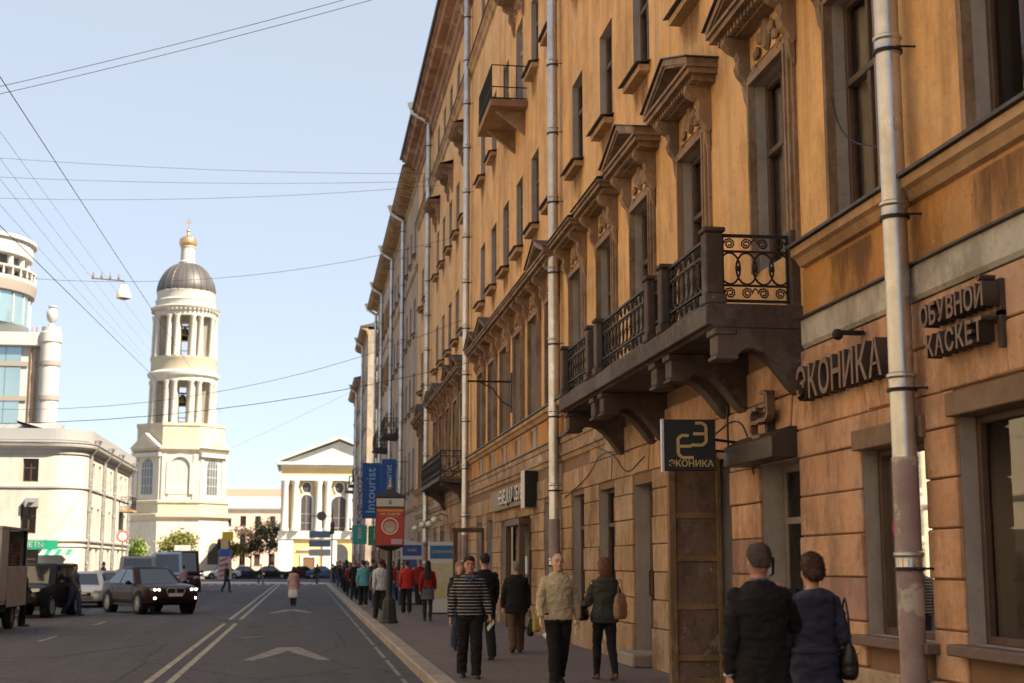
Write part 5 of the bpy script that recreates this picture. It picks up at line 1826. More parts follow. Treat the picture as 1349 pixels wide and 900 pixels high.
# woman in navy belted coat with a black handbag
p, j = person('woman in navy belted coat with brown bun and black handbag, walking away', (3.80, 10.45, G), 180, 1.70, m_navy, m_blk, None, h_brown, 'bun', 0, top_hem=.72, walk=.2, phase=-1, lod=0, female=True, flare=.05, hood=True,
              belt=clothm('coat_belt', (.045, .045, .07)), arms={'L': (4, 10, 25), 'R': (-2, 14, 40)}, legcol='tight', top_fat=1.03)
m_bagb = mat('black_bag_leather', (.012, .011, .012), .35, bump=.2, bscale=60)


def bag(label, loc, rz, w, h, d, m, strap=0.3, lod=.012, soft=.7, name='handbag'):
    t = thing(name, label, 'bag', loc, rz)
    b = MB()
    hrings(b, [(z, a * w / 2, c_ * d / 2, 0) for z, a, c_ in ((0, .82, .7), (h * .12, .98, 1.0), (h * .5, 1.0, 1.0), (h * .85, .88, .6), (h, .8, .2))], 18, 3.0)
    put('bag_body', remesh(b, lod, 2, 'bag_body', [m], wr=.006, seed=w * 50, wscale=14), t)
    for sg in (-1, 1):
        put('strap', MB().tube([(sg * w * .3, sg * .01, h * .9), (sg * w * .26, sg * .008, h + strap * .5), (sg * w * .14, 0, h + strap * .9), (0, 0, h + strap)], .008, 6).mesh('strap', m, True), t)
    return t


bg_ = bag('slouchy black shoulder bag hanging behind the woman in the navy coat', (4.04, 10.42, G + .80), R(80), .36, .27, .14, m_bagb, .32)
for q in range(6):
    put('stud', MB().ell((-.13 + .05 * q, -.072, .2 - .012 * (q % 3)), (.008, .006, .008), 6, 5).mesh('stud', m_zinc), bg_)

# striped man coming towards the viewer
p, j = person('dark haired man in black sweater with thin white stripes, walking this way', (2.42, 21.1, G), 2, 1.73, stripem(), m_blk, None, h_dark, 'short', 1, top_hem=.88, walk=.16, lod=0, top_fat=1.05, facefx=True, arms={'L': (8, 15, 26), 'R': (-8, 15, 18)})
put('shirt_collar', MB().tube([(-.06, -.10, 1.46), (-.03, -.128, 1.42), (0, -.132, 1.385), (.03, -.128, 1.42), (.06, -.10, 1.46)], .022, 6).mesh('shirt_collar', clothm('blue_shirt', (.04, .08, .17)), True), p)
tag(put('leaflet', MB().box(-.004, .004, -.05, .05, -.14, .02).mesh('leaflet', m_wht), None, tuple(Vector((2.42, 21.1, G)) + j['L'][2] + Vector((.05, -.05, -.1))), rot=(R(35), R(25), R(20))), 'folded white leaflet in the hand of the striped man', 'paper')
# man in the cream sweater
p, j = person('balding grey man in cream sweater and black trousers, walking this way', (3.48, 19.63, G), 4, 1.79, m_beige, m_blk, None, h_grey, 'grey_crop', 2, top_hem=.87, walk=.3, phase=-1, lod=0, top_fat=1.07, facefx=True, arms={'L': (-12, 16, 20), 'R': (12, 16, 16)})
# woman with the hood, auburn hair and a tan bag
p, j = person('auburn haired woman in dark hooded jacket walking away beside the wall', (4.30, 20.42, G), 184, 1.71, m_dgreen, m_blk, mat('tan_boot', (.11, .06, .035), .6), h_red, 'bob', 0, top_hem=.83, walk=.26, lod=0, female=True, hood=True, legcol='tight', top_fat=1.06, arms={'L': (8, 14, 70), 'R': (2, 14, 55)})
bag('tan shopper bag on the shoulder of the hooded woman', (4.52, 20.36, G + .86), R(55), .34, .36, .13, mat('tan_bag', (.30, .19, .10), .7, var=.3, vscale=8), .2)
bag('small black bag on the elbow of the hooded woman', (3.99, 20.44, G + .84), R(60), .30, .2, .12, m_bagb, .14)
# older man in black with carrier bags
p, j = person('grey haired man in black jacket and brown trousers walking away with bags', (3.96, 26.8, G), 178, 1.68, m_blk, m_brn, None, h_grey, 'short', 0, top_hem=.76, walk=.26, phase=-1, lod=1, top_fat=1.14, arms={'L': (0, 12, 14), 'R': (0, 9, 6)})
bag('black carrier bag hanging from the hand of the grey haired man', (4.24, 26.9, G + .3), R(85), .3, .34, .12, m_bagb, .14)
bag('slim yellow carrier bag beside the black one held by the grey haired man', (4.33, 26.75, G + .38), R(20), .16, .34, .1, mat('yellow_bag', (.52, .38, .10), .6, var=.4, vscale=9, vcol=(.3, .1, .03)), .1)
person('man in black jacket half hidden behind the striped man', (3.12, 24.9, G), 186, 1.80, m_blk, m_blk, None, h_dark, 'short', 0, walk=.2, lod=1)
person('fair haired pedestrian in dark coat between the striped man and the wall', (2.98, 27.6, G), 2, 1.66, m_blk2, m_jean, None, mat('hair_fair', (.26, .15, .10), .6), 'bob', 2, walk=.2, lod=1, female=True)
# further along the pavement
person('long haired woman in red top and grey skirt walking away past the shop panels', (3.58, 41.85, G), 176, 1.70, m_red, m_blk2, None, h_dark, 'long', 0, top_hem=.98, walk=.16, lod=1, female=True, skirt=(clothm('grey_skirt', (.10, .11, .14)), .62, .01), legcol='tight')
person('man in bright red jacket and black trousers walking away', (3.42, 48.2, G), 180, 1.73, clothm('bright_red', (.42, .035, .03)), m_blk, None, h_brown, 'short', 0, top_hem=.82, walk=.2, lod=1, top_fat=1.1)
person('man in white shirt and dark trousers beside the lamp post', (2.10 + .2, 43.6, G), 200, 1.76, m_shirt, m_blk2, None, h_brown, 'short', 1, top_hem=.84, walk=.2, lod=1, top_fat=1.1)
person('woman in cream jacket walking away behind the lamp post', (2.86, 52.0, G), 180, 1.66, m_beige, m_blk, None, h_dark, 'bob', 0, top_hem=.78, walk=.2, lod=1, female=True)
person('pedestrian in turquoise jacket and black trousers near the kerb', (2.28, 55.5, G), 180, 1.74, m_teal, m_blk, mat('white_trainer', (.6, .6, .6), .6), h_dark, 'short', 0, top_hem=.8, walk=.24, lod=1, top_fat=1.12)
person('girl in blue jeans and brown top beside the turquoise jacket', (2.62, 52.6, G), 176, 1.62, clothm('taupe_top', (.17, .12, .10)), m_jean, mat('white_trainer', (.6, .6, .6), .6), h_brown, 'long', 0, top_hem=.86, walk=.24, lod=1, female=True)
rs = random.Random(5)
tops = [('black', m_blk), ('charcoal', m_blk2), ('navy', m_navy), ('brown', m_brn), ('dark red', m_red), ('grey', m_grey)]
spots = [(2.5, 62), (3.3, 60.5), (2.9, 66), (4.2, 64), (2.4, 70), (3.5, 72), (2.7, 77), (4.0, 76), (3.1, 82), (2.45, 86), (3.8, 88), (2.8, 93), (3.4, 97), (2.5, 101), (4.1, 103), (3.0, 108), (2.6, 115), (3.6, 118), (2.5, 124), (3.3, 128), (4.6, 58), (4.9, 63), (3.9, 57.5), (4.7, 69), (3.0, 63.5), (4.4, 72), (2.3, 66), (4.8, 80), (3.4, 68), (2.35, 74), (3.9, 83), (2.9, 79), (4.5, 92), (2.4, 82), (3.2, 90), (2.6, 97)]
for i, (x, yy) in enumerate(spots):
    nm, tm = tops[(i * 5 + i // 3) % 6]
    away = i % 3 != 1
    person('pedestrian in %s top %s in the far pavement crowd, with %s' % (nm, 'walking away' if away else 'coming this way', ['dark hair', 'brown hair', 'grey hair'][i % 3]), (x, yy, G if yy < 121 else 0), (180 if away else 0) + rs.uniform(-12, 12), rs.uniform(1.62, 1.82), tm, [m_blk, m_jean, m_blk2][i % 3], None, [h_dark, h_brown, h_grey][i % 3], ['short', 'bob', 'short', 'long'][i % 4], i % 3, walk=rs.uniform(.14, .28), phase=1 if i % 2 else -1, lod=2, hands=yy < 70, female=i % 4 in (1, 3), group='people crowding the far pavement', top_hem=.8)
# on the road
p, j = person('woman in pink coat and hat crossing the road with a white bag', (-.41, 62.7, 0), 170, 1.62, m_pinkc, m_blk2, mat('brown_boot', (.06, .03, .025), .6), h_brown, 'bob', 0, top_hem=.58, walk=.16, lod=1, female=True, flare=.03, cap=clothm('rose_hat', (.30, .08, .09)), top_fat=1.12)
bag('white carrier bag carried by the woman in the pink coat', (-.42, 62.45, .34), R(5), .42, .34, .14, mat('white_bag', (.62, .62, .58), .6), .12)
person('man in blue jeans and dark vest walking across the lit crossing', (-4.8, 92.9, 0), 60, 1.74, m_blk2, m_jean, None, h_dark, 'short', 0, walk=.3, lod=1, top_hem=.84)
person('pedestrian in black at the sunlit crossing before the church', (-3.75, 131, 0), 80, 1.72, m_blk, m_blk, None, h_dark, 'short', 0, walk=.26, lod=2)
person('pedestrian in dark clothes beside the kerb at the crossing', (1.2, 128, 0), 160, 1.72, m_blk2, m_jean, None, h_dark, 'short', 0, walk=.2, lod=2)
person('man in grey jacket and blue jeans stepping out between the parked cars', (-7.9, 52.0, 0), 78, 1.78, m_grey, m_jean, None, h_dark, 'short', 1, walk=.34, lod=1, top_hem=.82)
person('person in dark trousers standing behind the open truck', (-8.05, 43.5, 0), 100, 1.74, m_blk2, m_blk, None, h_dark, 'short', 0, walk=.05, lod=1)
person('woman in pinkish coat standing by the van beside the dark car', (-6.45, 80, 0), 190, 1.66, m_pinkc, m_blk2, None, h_dark, 'short', 0, walk=.06, lod=2, female=True, top_hem=.6)
person('person in red top on the left pavement by the parked cars', (-11.2, 84, G), 120, 1.7, m_red, m_jean, None, h_dark, 'short', 0, walk=.1, lod=2)

# ------------------------------------------------------------------ vehicles (front towards -Y)
m_tyre = mat('tyre_rubber', (.018, .017, .017), .85)
m_rim = mat('alloy_rim', (.42, .41, .40), .4, metal=.25)
m_arch = mat('wheel_arch_black', (.008, .008, .008), .9)
m_cglass2 = mat('car_glass', (.015, .02, .03), .04, spec=1.0)
m_trimb = mat('black_plastic', (.012, .012, .012), .5)
m_plate = mat('number_plate', (.55, .55, .52), .5)
m_lamp = mat('lit_headlamp', (.9, .9, .85), .2, emit=3.0, emitcol=(1, .97, .88))
m_lampo = mat('headlamp_glass', (.45, .47, .48), .15, metal=.3)
m_tail = mat('tail_lamp', (.25, .01, .01), .3)


def paint(name, col):
    return mat('paint_' + name, col, .36, metal=.0, coat=.05, spec=.10)


def lp(a, b, t):
    return a + (b - a) * t


def car(label, loc, rz, pm, L_=4.6, Wd=1.8, zb=.28, belt=.95, hood=.92, Ht=1.5, nose=.72, tail=.9, cab=(-.9, -.15, 1.25, 2.1), tum=.74, wr=.33, wb=2.75, lit=False, roofbox=False, kidney=False, group=None, cat='car', name='car', lod=1, hoodslope=.06):
    """cab = y of windscreen base, windscreen top, rear top, rear base"""
    t = thing(name, label, cat, loc, rz, group)
    h = L_ / 2
    w = Wd / 2
    yf0, yf1, yr1, yr0 = cab
    st = [(-h, .78, zb + .12, nose - .16), (-h + .06, .86, zb + .05, nose - .04), (-h + .22, .95, zb, nose + .04), (-h + .6, 1.0, zb, lp(nose + .06, hood, .45)), (yf0 - .15, 1.0, zb, hood), (yf0 + .3, 1.0, zb, belt), (0.3, 1.0, zb, belt + .01), (yr1, 1.0, zb, belt + .03), (h - .45, .99, zb, max(tail, belt - .02)), (h - .14, .93, zb + .05, tail), (h, .82, zb + .14, tail - .12)]
    rings = []
    for y, ww, a, c in st:
        x = w * ww
        half = [(x * .86, a), (x * .97, a + .05), (x * .995, a + (c - a) * .3), (x, a + (c - a) * .55), (x * .985, c - .10), (x * .95, c - .03), (x * .86, c), (x * .4, c + .025)]
        rings.append([(p, y, q) for p, q in half] + [(-p, y, q) for p, q in reversed(half)])
    put('body', MB().loft(rings).mesh('body', pm, True), t)
    # cabin
    w0, w1 = w * .94, w * tum
    zr = Ht

    def lvl(s):
        return lp(w0, w1, s), lp(yf0, yf1, s), lp(yr0, yr1, s), lp(belt - .05, zr - .05, s)
    rings = []
    for s in (0, .25, .5, .75, 1.0):
        x, a, c, z = lvl(s)
        r = .12
        pts = [(x, a + r), (x, c - r), (x - r, c), (-x + r, c), (-x, c - r), (-x, a + r), (-x + r * 1.4, a), (x - r * 1.4, a)]
        rings.append([(p, q, z) for p, q in pts])
    x, a, c, z = lvl(1.0)
    pts = [(x - .06, a + .2), (x - .06, c - .16), (x - .2, c - .08), (-x + .2, c - .08), (-x + .06, c - .16), (-x + .06, a + .2), (-x + .25, a + .1), (x - .25, a + .1)]
    rings.append([(p, q, zr) for p, q in pts])
    put('cabin', MB().loft(rings).mesh('cabin', pm, True), t)

    def sidequad(t0, t1, s0, s1, sg):
        vs = []
        for tt, ss in ((t0, s0), (t1, s0), (t1, s1), (t0, s1)):
            x, a, c, z = lvl(ss)
            vs.append((sg * (x + .008), lp(a + .16, c - .14, tt), z))
        return vs
    for sg in (-1, 1):
        for t0, t1 in ((.03, .47), (.52, .97)):
            put('side_window', MB().add(sidequad(t0, t1, .12, .92, sg), [(0, 1, 2, 3)]).mesh('side_window', m_cglass2), t)
    for nm, fr_ in (('windscreen', True), ('rear_window', False)):
        vs = []
        for kx, ss in ((-1, .1), (1, .1), (1, .93), (-1, .93)):
            x, a, c, z = lvl(ss)
            vs.append((kx * (x - .19), (a - .008) if fr_ else (c + .008), z))
        put(nm, MB().add(vs, [(0, 1, 2, 3)]).mesh(nm, m_cglass2), t)
    # doors: panels a hair proud of the sides, with handles
    for sg in (-1, 1):
        for a, c in ((yf0 + .28, lp(yf0, yr0, .52) - .01), (lp(yf0, yr0, .52) + .01, min(yr0 - .45, wb / 2 - .1))):
            if c - a < .4:
                continue
            x = w
            d = put('door', MB().add([(sg * x * 1.001, a, zb + .16), (sg * x * 1.001, c, zb + .16), (sg * x * 1.006, c, lp(zb, belt, .6)), (sg * x * 1.006, a, lp(zb, belt, .6)), (sg * x * .99, a, belt - .1), (sg * x * .99, c, belt - .1), (sg * x * .97, a, zb + .16), (sg * x * .97, c, zb + .16), (sg * x * .96, a, belt - .1), (sg * x * .96, c, belt - .1)],
                                     [(0, 1, 2, 3), (3, 2, 5, 4), (0, 3, 4, 8, 6), (1, 2, 5, 9, 7)]).mesh('door', pm), t)
            put('door_handle', MB().box(sg * x * 1.004 - .012, sg * x * 1.004 + .012, c - .32, c - .12, belt - .2, belt - .165).mesh('door_handle', m_trimb, bevel=.005), d)
    # wheels
    tm = cached(('tyre', wr), lambda: MB().lathe([(wr * .68, -.11), (wr * .95, -.115), (wr, -.08), (wr, .08), (wr * .95, .115), (wr * .68, .11)], 22, cap=False).mesh('tyre', m_tyre, True))

    def rimf():
        b = MB().lathe([(wr * .7, .0), (wr * .7, .1), (wr * .62, .108), (wr * .6, .02), (.0, .02)], 22)
        for q in range(10):
            a = 2 * PI * q / 10
            b.beam((wr * .08 * math.cos(a), wr * .08 * math.sin(a), .085), (wr * .64 * math.cos(a), wr * .64 * math.sin(a), .075), .035, .03)
        b.lathe([(wr * .15, .05), (wr * .13, .1), (0, .105)], 10)
        return b.mesh('rim', m_rim, True)
    rm = cached(('rim', wr), rimf)
    am = cached(('arch', wr), lambda: MB().lathe([(wr * 1.16, -.25), (wr * 1.16, 0.0), (wr * 1.1, .002), (0, .002)], 24).mesh('wheel_arch', m_arch))
    for sg in (-1, 1):
        for y in (-wb / 2, wb / 2):
            rot = (0, R(90) * sg, 0)
            put('wheel_arch', am, t, (sg * (w + .006), y, wr * 1.04), rot=rot)
            o = put('wheel', cached(('hub', wr), lambda: MB().lathe([(.06, -.1), (.06, .02)], 10).mesh('wheel', m_tyre)), t, (sg * (w - .055), y, wr), rot=rot)
            put('tyre', tm, o)
            put('rim', rm, o)
    # lamps, grille, plate, mirrors
    for sg in (-1, 1):
        put('headlight', MB().prism([(sg * w * .52, nose - .12), (sg * w * .88, nose - .08), (sg * w * .9, nose + .02), (sg * w * .6, nose + .015)], -h + .02, -h + .24, 'y').mesh('headlight', m_lampo), t)
        if lit:
            for dx in (.62, .78):
                put('lit_lamp', MB().ell((sg * w * dx, -h + .03, nose - .045), (.052, .04, .042), 10, 6).mesh('lit_lamp', m_lamp, True), t)
            put('fog_lamp', MB().ell((sg * w * .76, -h + .035, zb + .24), (.06, .05, .06), 10, 6).mesh('fog_lamp', m_lamp, True), t)
        put('tail_light', MB().box(sg * w * .7 - .14, sg * w * .7 + .14, h - .06, h + .006, tail - .24, tail - .08).mesh('tail_light', m_tail), t)
        mo = put('mirror', MB().ell((sg * (w + .1), yf0 + .42, belt + .06), (.11, .07, .08), 10, 6).box(min(sg * (w - .06), sg * (w + .06)), max(sg * (w - .06), sg * (w + .06)), yf0 + .39, yf0 + .45, belt - .01, belt + .05).mesh('mirror', m_trimb, True), t)
    if kidney:
        for sg in (-1, 1):
            g = put('grille', MB().prism([(sg * .03, nose - .2), (sg * .30, nose - .2), (sg * .34, nose - .06), (sg * .28, nose + .0), (sg * .03, nose + .0)], -h - .025, -h + .1, 'y').mesh('grille', m_trimb), t)
            put('grille_frame', MB().tube([(sg * .03, -h - .025, nose - .2), (sg * .30, -h - .025, nose - .2), (sg * .34, -h - .025, nose - .06), (sg * .28, -h - .02, nose), (sg * .03, -h - .02, nose)], .014, 5, closed=True).mesh('grille_frame', m_rim), g)
    else:
        put('grille', MB().box(-w * .48, w * .48, -h - .008, -h + .1, nose - .2, nose - .06).mesh('grille', m_trimb, bevel=.01), t)
    put('lower_grille', MB().box(-w * .6, w * .6, -h + .0, -h + .2, zb + .1, zb + .26).mesh('lower_grille', m_trimb, bevel=.01), t)
    put('number_plate', MB().box(-.26, .26, -h - .035, -h - .004, zb + .3, zb + .41).mesh('number_plate', m_plate), t)
    put('rear_plate', MB().box(-.26, .26, h + .002, h + .02, zb + .35, zb + .46).mesh('rear_plate', m_plate), t)
    put('sill', MB().box(-w * .985, w * .985, -wb / 2 + wr * 1.2, wb / 2 - wr * 1.2, zb - .05, zb + .03).mesh('sill', m_trimb, bevel=.02), t)
    return t


car('dark brown coupe SUV with lit headlights and fog lamps driving on the road', (-5.62, 54.6, 0), R(28), paint('dark_brown', (.028, .013, .010)), 4.88, 1.98, .34, 1.05, 1.07, 1.68, .92, 1.14, (-1.12, -.25, 1.0, 2.25), .70, .385, 2.93, lit=True, kidney=True)
car('dark green boxy off-road car parked behind the truck', (-9.05, 51.6, 0), R(-9), paint('dark_green', (.018, .022, .026)), 4.45, 1.81, .40, 1.10, 1.12, 1.80, .96, 1.12, (-.95, -.45, 1.7, 2.05), .82, .37, 2.56)
sedan = dict(L_=4.5, Wd=1.76, zb=.24, belt=.9, hood=.88, Ht=1.46, nose=.68, tail=.92, cab=(-.95, -.2, .95, 1.75), tum=.72, wr=.315, wb=2.65)
car('white parked car just beyond the man in the grey jacket', (-9.1, 63, 0), R(3), paint('white', (.62, .62, .60)), **sedan)
car('silver parked car beyond the white one', (-9.2, 70, 0), R(-2), paint('silver', (.36, .36, .36)), **sedan)
car('dark grey car nosing out of the parked row behind the silver one', (-9.6, 81.6, 0), R(2), paint('dark_grey', (.05, .05, .055)), **sedan)
van = dict(L_=5.0, Wd=1.95, zb=.32, belt=1.2, hood=1.14, Ht=2.15, nose=.95, tail=1.2, cab=(-1.95, -1.35, 2.2, 2.42), tum=.86, wr=.34, wb=3.1, cat='van', name='van')
car('grey minivan following behind the dark brown car', (-8.3, 75, 0), R(5), paint('warm_grey', (.30, .28, .27)), **van)
car('pale blue van with dark windscreen waiting behind the grey minivan', (-8.1, 88, 0), R(6), paint('pale_blue', (.40, .52, .58)), **dict(van, Ht=2.45))
car('dark maroon delivery van beside the pale blue van', (-7.7, 96, 0), R(6), paint('maroon', (.07, .025, .022)), **dict(van, Ht=2.6))
# cars in the square
sq = [(-15.5, 174, 80, 'black', (.02, .02, .022), 'black car parked by the bell tower railing'), (-9.5, 170, -70, 'white2', (.62, .61, .58), 'white car parked before the pink house'), (-6.5, 171, 85, 'navy', (.025, .03, .05), 'navy car in the row before the church'),
      (-3.6, 170.5, 80, 'black', (.02, .02, .022), 'black car in the row before the church'), (-.6, 170.6, -80, 'maroon', (.07, .025, .022), 'maroon car in the row before the church'), (2.4, 170.4, 82, 'blue', (.07, .13, .22), 'blue car in the row before the church'), (-21.5, 172, 75, 'silver', (.36, .36, .36), 'silver car before the bell tower porch')]
for x, y, a, nm, c, lb in sq:
    car(lb, (x, y, 0), R(a), paint(nm, c), **sedan)

# light truck with an open side full of crates
tk = thing('truck', 'white light truck with open box body at the left kerb', 'truck', (-9.0, 40.6, 0))
m_tw = mat('truck_white', (.46, .44, .42), .5, var=.4, vscale=2.0, streak=.3)
put('frame', MB().box(-.9, .9, -2.9, 2.5, .5, .68).mesh('frame', m_trimb), tk)
put('floor', MB().box(-1.05, 1.05, -1.0, 2.55, .7, .82).mesh('floor', m_tw), tk)
put('box_panel', MB().box(-1.08, 1.08, -1.06, -1.0, .7, 2.72).mesh('box_panel', m_tw), tk)
put('box_panel', MB().box(-1.08, 1.08, 2.5, 2.56, .7, 2.72).mesh('box_panel', m_tw), tk)
put('box_panel', MB().box(-1.08, -1.02, -1.0, 2.5, .82, 2.72).mesh('box_panel', m_tw), tk)
put('box_roof', MB().box(-1.1, 1.1, -1.1, 2.58, 2.724, 2.78).mesh('box_roof', m_tw), tk)
put('side_flap', MB().box(1.08, 1.12, -.1, 2.5, .62, 1.72).mesh('side_flap', mat('side_flap_board', (.40, .37, .33), .7, var=.4, vscale=3), bevel=.008), tk)
put('side_panel', MB().box(1.02, 1.08, -1.0, -.1, .82, 2.72).mesh('side_panel', m_tw), tk)
put('post', MB().box(1.0, 1.07, 2.42, 2.5, 1.72, 2.72).box(1.0, 1.07, -.1, -.02, 1.72, 2.72).mesh('post', m_trimb), tk)
cb = MB().loft([[(sx * a, y, z) for sx, y in ((-1, f0), (1, f0), (1, -1.12), (-1, -1.12))] for a, f0, z in ((.98, -2.7, .45), (1.0, -2.75, 1.15), (.95, -2.35, 1.25), (.82, -1.95, 2.1), (.78, -1.8, 2.15))])
put('cab', cb.mesh('cab', m_tw, bevel=.04), tk)
put('side_window', MB().add([(.955, -2.2, 1.3), (.955, -1.3, 1.3), (.845, -1.3, 2.0), (.845, -1.85, 2.0)], [(0, 1, 2, 3)]).mesh('side_window', m_cglass2), tk)
put('windscreen', MB().add([(-.85, -2.33, 1.3), (.85, -2.33, 1.3), (.76, -2.0, 2.02), (-.76, -2.0, 2.02)], [(0, 1, 2, 3)]).mesh('windscreen', m_cglass2), tk)
put('mirror', MB().box(1.02, 1.2, -2.2, -2.14, 1.3, 1.7).mesh('mirror', m_trimb, bevel=.02), tk)
for sg in (-1, 1):
    for y in (-2.0, 1.35):
        o = put('wheel', cached(('hub', .36), lambda: MB().lathe([(.06, -.1), (.06, .02)], 10).mesh('wheel', m_tyre)), tk, (sg * .88, y, .36), rot=(0, R(90) * sg, 0))
        put('tyre', cached(('tyre', .36), lambda: MB().lathe([(.36 * .6, -.11), (.36 * .95, -.115), (.36, -.08), (.36, .08), (.36 * .95, .115), (.36 * .6, .11)], 22, cap=False).mesh('tyre', m_tyre, True)), o)
        put('rim', cached(('trim', .36), lambda: MB().lathe([(.22, .0), (.22, .1), (.19, .1), (.16, .03), (.08, .06), (0, .07)], 18).mesh('rim', m_greywood, True)), o)
cr = [mat('crate_red', (.15, .05, .04), .7), mat('crate_brown', (.12, .075, .045), .7), mat('crate_grey', (.14, .13, .12), .7)]
for i in range(4):
    for k in range(5):
        b = MB()
        for q in range(4):
            b.box(-.27, .27, -.27, -.25, .02 + q * .07, .06 + q * .07).box(.25, .27, -.25, .25, .02 + q * .07, .06 + q * .07).box(-.27, -.25, -.25, .25, .02 + q * .07, .06 + q * .07)
        b.box(-.27, .27, -.27, .27, 0, .015).box(.2, .272, -.272, -.2, .015, .3).box(.2, .272, .2, .272, .015, .3)
        me = cached(('crate', (i + k) % 3), lambda: b.mesh('crate', cr[(i + k) % 3]))
        tag(put('crate', me, None, (-8.35, 40.95 + .58 * i, .822 + .31 * k)), 'slatted %s plastic crate stacked inside the open white truck' % ['red', 'brown', 'grey'][(i + k) % 3], 'crate', 'crates stacked in the truck')

# ------------------------------------------------------------------ signs on the long facade
m_letter = mat('bronze_letter', (.16, .095, .07), .6, var=.4, vscale=6)
m_letterd = mat('dark_letter_side', (.05, .035, .03), .7)
m_black = mat('black_sign_board', (.008, .006, .006), .4)
m_gold2 = mat('gold_letter', (.42, .30, .13), .5)
m_wire = mat('wire_black', (.03, .03, .035), .7)
m_steel = mat('sign_steel', (.18, .15, .13), .5, metal=.5)


def wall_letters(t, txt, y_right, z, size, m, X, xs=1.0, depth=.12, bold=.0):
    """letters on the facade, reading from far (left in view) to near; one mesh per letter"""
    # local text runs along +X; rotate so that +X -> -Y and faces -X
    ws = []
    for c in txt:
        me = cached(('let', c, size, m.name, xs, depth, bold), lambda: text_mesh(c, size, depth, m, 'letter', 'CENTER', xs, bold)) if c != ' ' else None
        if me and len(me.materials) < 2:
            me.materials.append(m_letterd)
            for pl_ in me.polygons:
                pl_.material_index = 0 if pl_.normal.y < -.7 else 1
        if me:
            xs_ = [v.co.x for v in me.vertices]
            ws.append((me, max(xs_) - min(xs_)))
        else:
            ws.append((None, size * .3))
    tot = sum(w for _, w in ws) + .07 * size * 1.6 * (len(ws) - 1)
    y = y_right + tot
    for me, w in ws:
        if me:
            put('letter', me, t, (X, y - w / 2, z), R(-90))
        y -= w + .07 * size * 1.6
    return tot


t = thing('shop_sign', 'large raised bronze letters on the wall left of the near drainpipe', 'sign', (W - .1, 14.2, 3.8), world=True)
tot = wall_letters(t, 'ЭКОНИКА', 12.75, 3.73, .50, m_letter, W - .14, .92, .14, .008)
put('rail', MB().box(W - .07, W - .04, 12.8, 12.8 + tot, 3.66, 3.70).box(W - .07, W - .04, 12.8, 12.8 + tot, 3.90, 3.94).mesh('rail', m_letterd), t)
t = thing('shop_sign', 'two rows of raised letters on a bracket above the right hand shop window', 'sign', (W - .1, 11, 3.8), world=True)
a1 = wall_letters(t, 'ОБУВНОЙ', 10.62, 3.94, .26, m_letter, W - .16, .9, .14, .006)
wall_letters(t, 'КАСКЕТ', 10.66, 3.66, .26, m_letter, W - .16, .95, .14, .006)
put('rail', MB().box(W - .085, W - .03, 10.6, 11.85, 3.78, 3.82).box(W - .085, W - .03, 10.6, 10.68, 3.52, 4.08).mesh('rail', m_letterd), t)


def chain_logo(s, d, m):
    """two interlocked rounded E hooks"""
    b = MB()

    def hook(cx, cz, sg, th=.052 * s):
        pts = [(cx + sg * .02 * s, cz + .20 * s), (cx - sg * .10 * s, cz + .20 * s), (cx - sg * .17 * s, cz + .15 * s), (cx - sg * .17 * s, cz - .13 * s), (cx - sg * .10 * s, cz - .19 * s), (cx + sg * .10 * s, cz - .19 * s)]
        for p, q in zip(pts[:-1], pts[1:]):
            b.beam((p[0], 0, p[1]), (q[0], 0, q[1]), d, th)
        b.beam((cx - sg * .17 * s, 0, cz + .01 * s), (cx + sg * .06 * s, 0, cz + .01 * s), d, th)
    hook(-.07 * s, -.11 * s, 1)
    hook(.09 * s, .11 * s, -1)
    return b.mesh('emblem', m)


t = thing('hanging_sign', 'square black hanging board with gold emblem and lettering on a wall bracket', 'sign', (4.83, 17.6, 3.28), R(-5))
put('board', MB().box(-.33, .33, -.05, .05, -.32, .33).mesh('board', m_black, bevel=.008), t)
put('board_edge', MB().box(-.36, -.332, -.055, .055, -.34, .335).mesh('board_edge', m_zinc), t)
put('emblem', chain_logo(.72, .012, m_gold2), t, (.02, -.058, .06))
put('lettering', text_mesh('ЭКОНИКА', .115, .012, m_gold2, bold=.002), t, (0.01, -.058, -.235))
put('bracket', MB().tube([(.3, 0, .08), (.78, 0, .02)], .02, 6).tube([(.3, 0, -.06), (.78, 0, -.1)], .016, 6).tube([(.5, 0, -.18), (.5, 0, .5)], .014, 6).mesh('bracket', m_iron), t)
t = thing('emblem_sign', 'bronze chain emblem fixed to the wall under the balcony end', 'sign', (W - .22, 16.35, 3.55), R(-80))
put('emblem', chain_logo(.85, .1, m_letter), t)
put('emblem_backing', MB().box(-.2, .2, .06, .08, -.05, .05).box(-.03, .03, .06, .2, -.3, .3).mesh('emblem_backing', m_letterd), t)
t = thing('shop_sign', 'tan box sign with white raised letters above the shoe shop doors', 'sign', (W - .1, 38, 3.5), world=True)
put('light_box', MB().box(W - .16, W - .02, 34.9, 42.0, 3.28, 3.85).mesh('light_box', mat('cream_signbox', (.24, .185, .125), .7, var=.3, vscale=2)), t)
wall_letters(t, 'НЕМЕЦКАЯ ОБУВЬ', 35.1, 3.56, .50, mat('white_sign_letter', (.62, .58, .52), .5), W - .19, .98, .08, .01)
put('end_panel', MB().box(W - .34, W - .02, 34.3, 34.85, 3.12, 4.05).mesh('end_panel', mat('white_signbox', (.55, .52, .47), .6, var=.2, vscale=3), bevel=.01), t)
put('end_cap', MB().box(W - .33, W - .03, 34.24, 34.296, 3.14, 4.03).mesh('end_cap', m_black), t)
t = thing('poster_case', 'narrow lit notice case beside the shoe shop door', 'poster', (W - .05, 38.2, 1.7))
put('case', MB().box(-.06, .04, -.45, .45, -1.15, 1.15).mesh('case', m_black, bevel=.01), t)
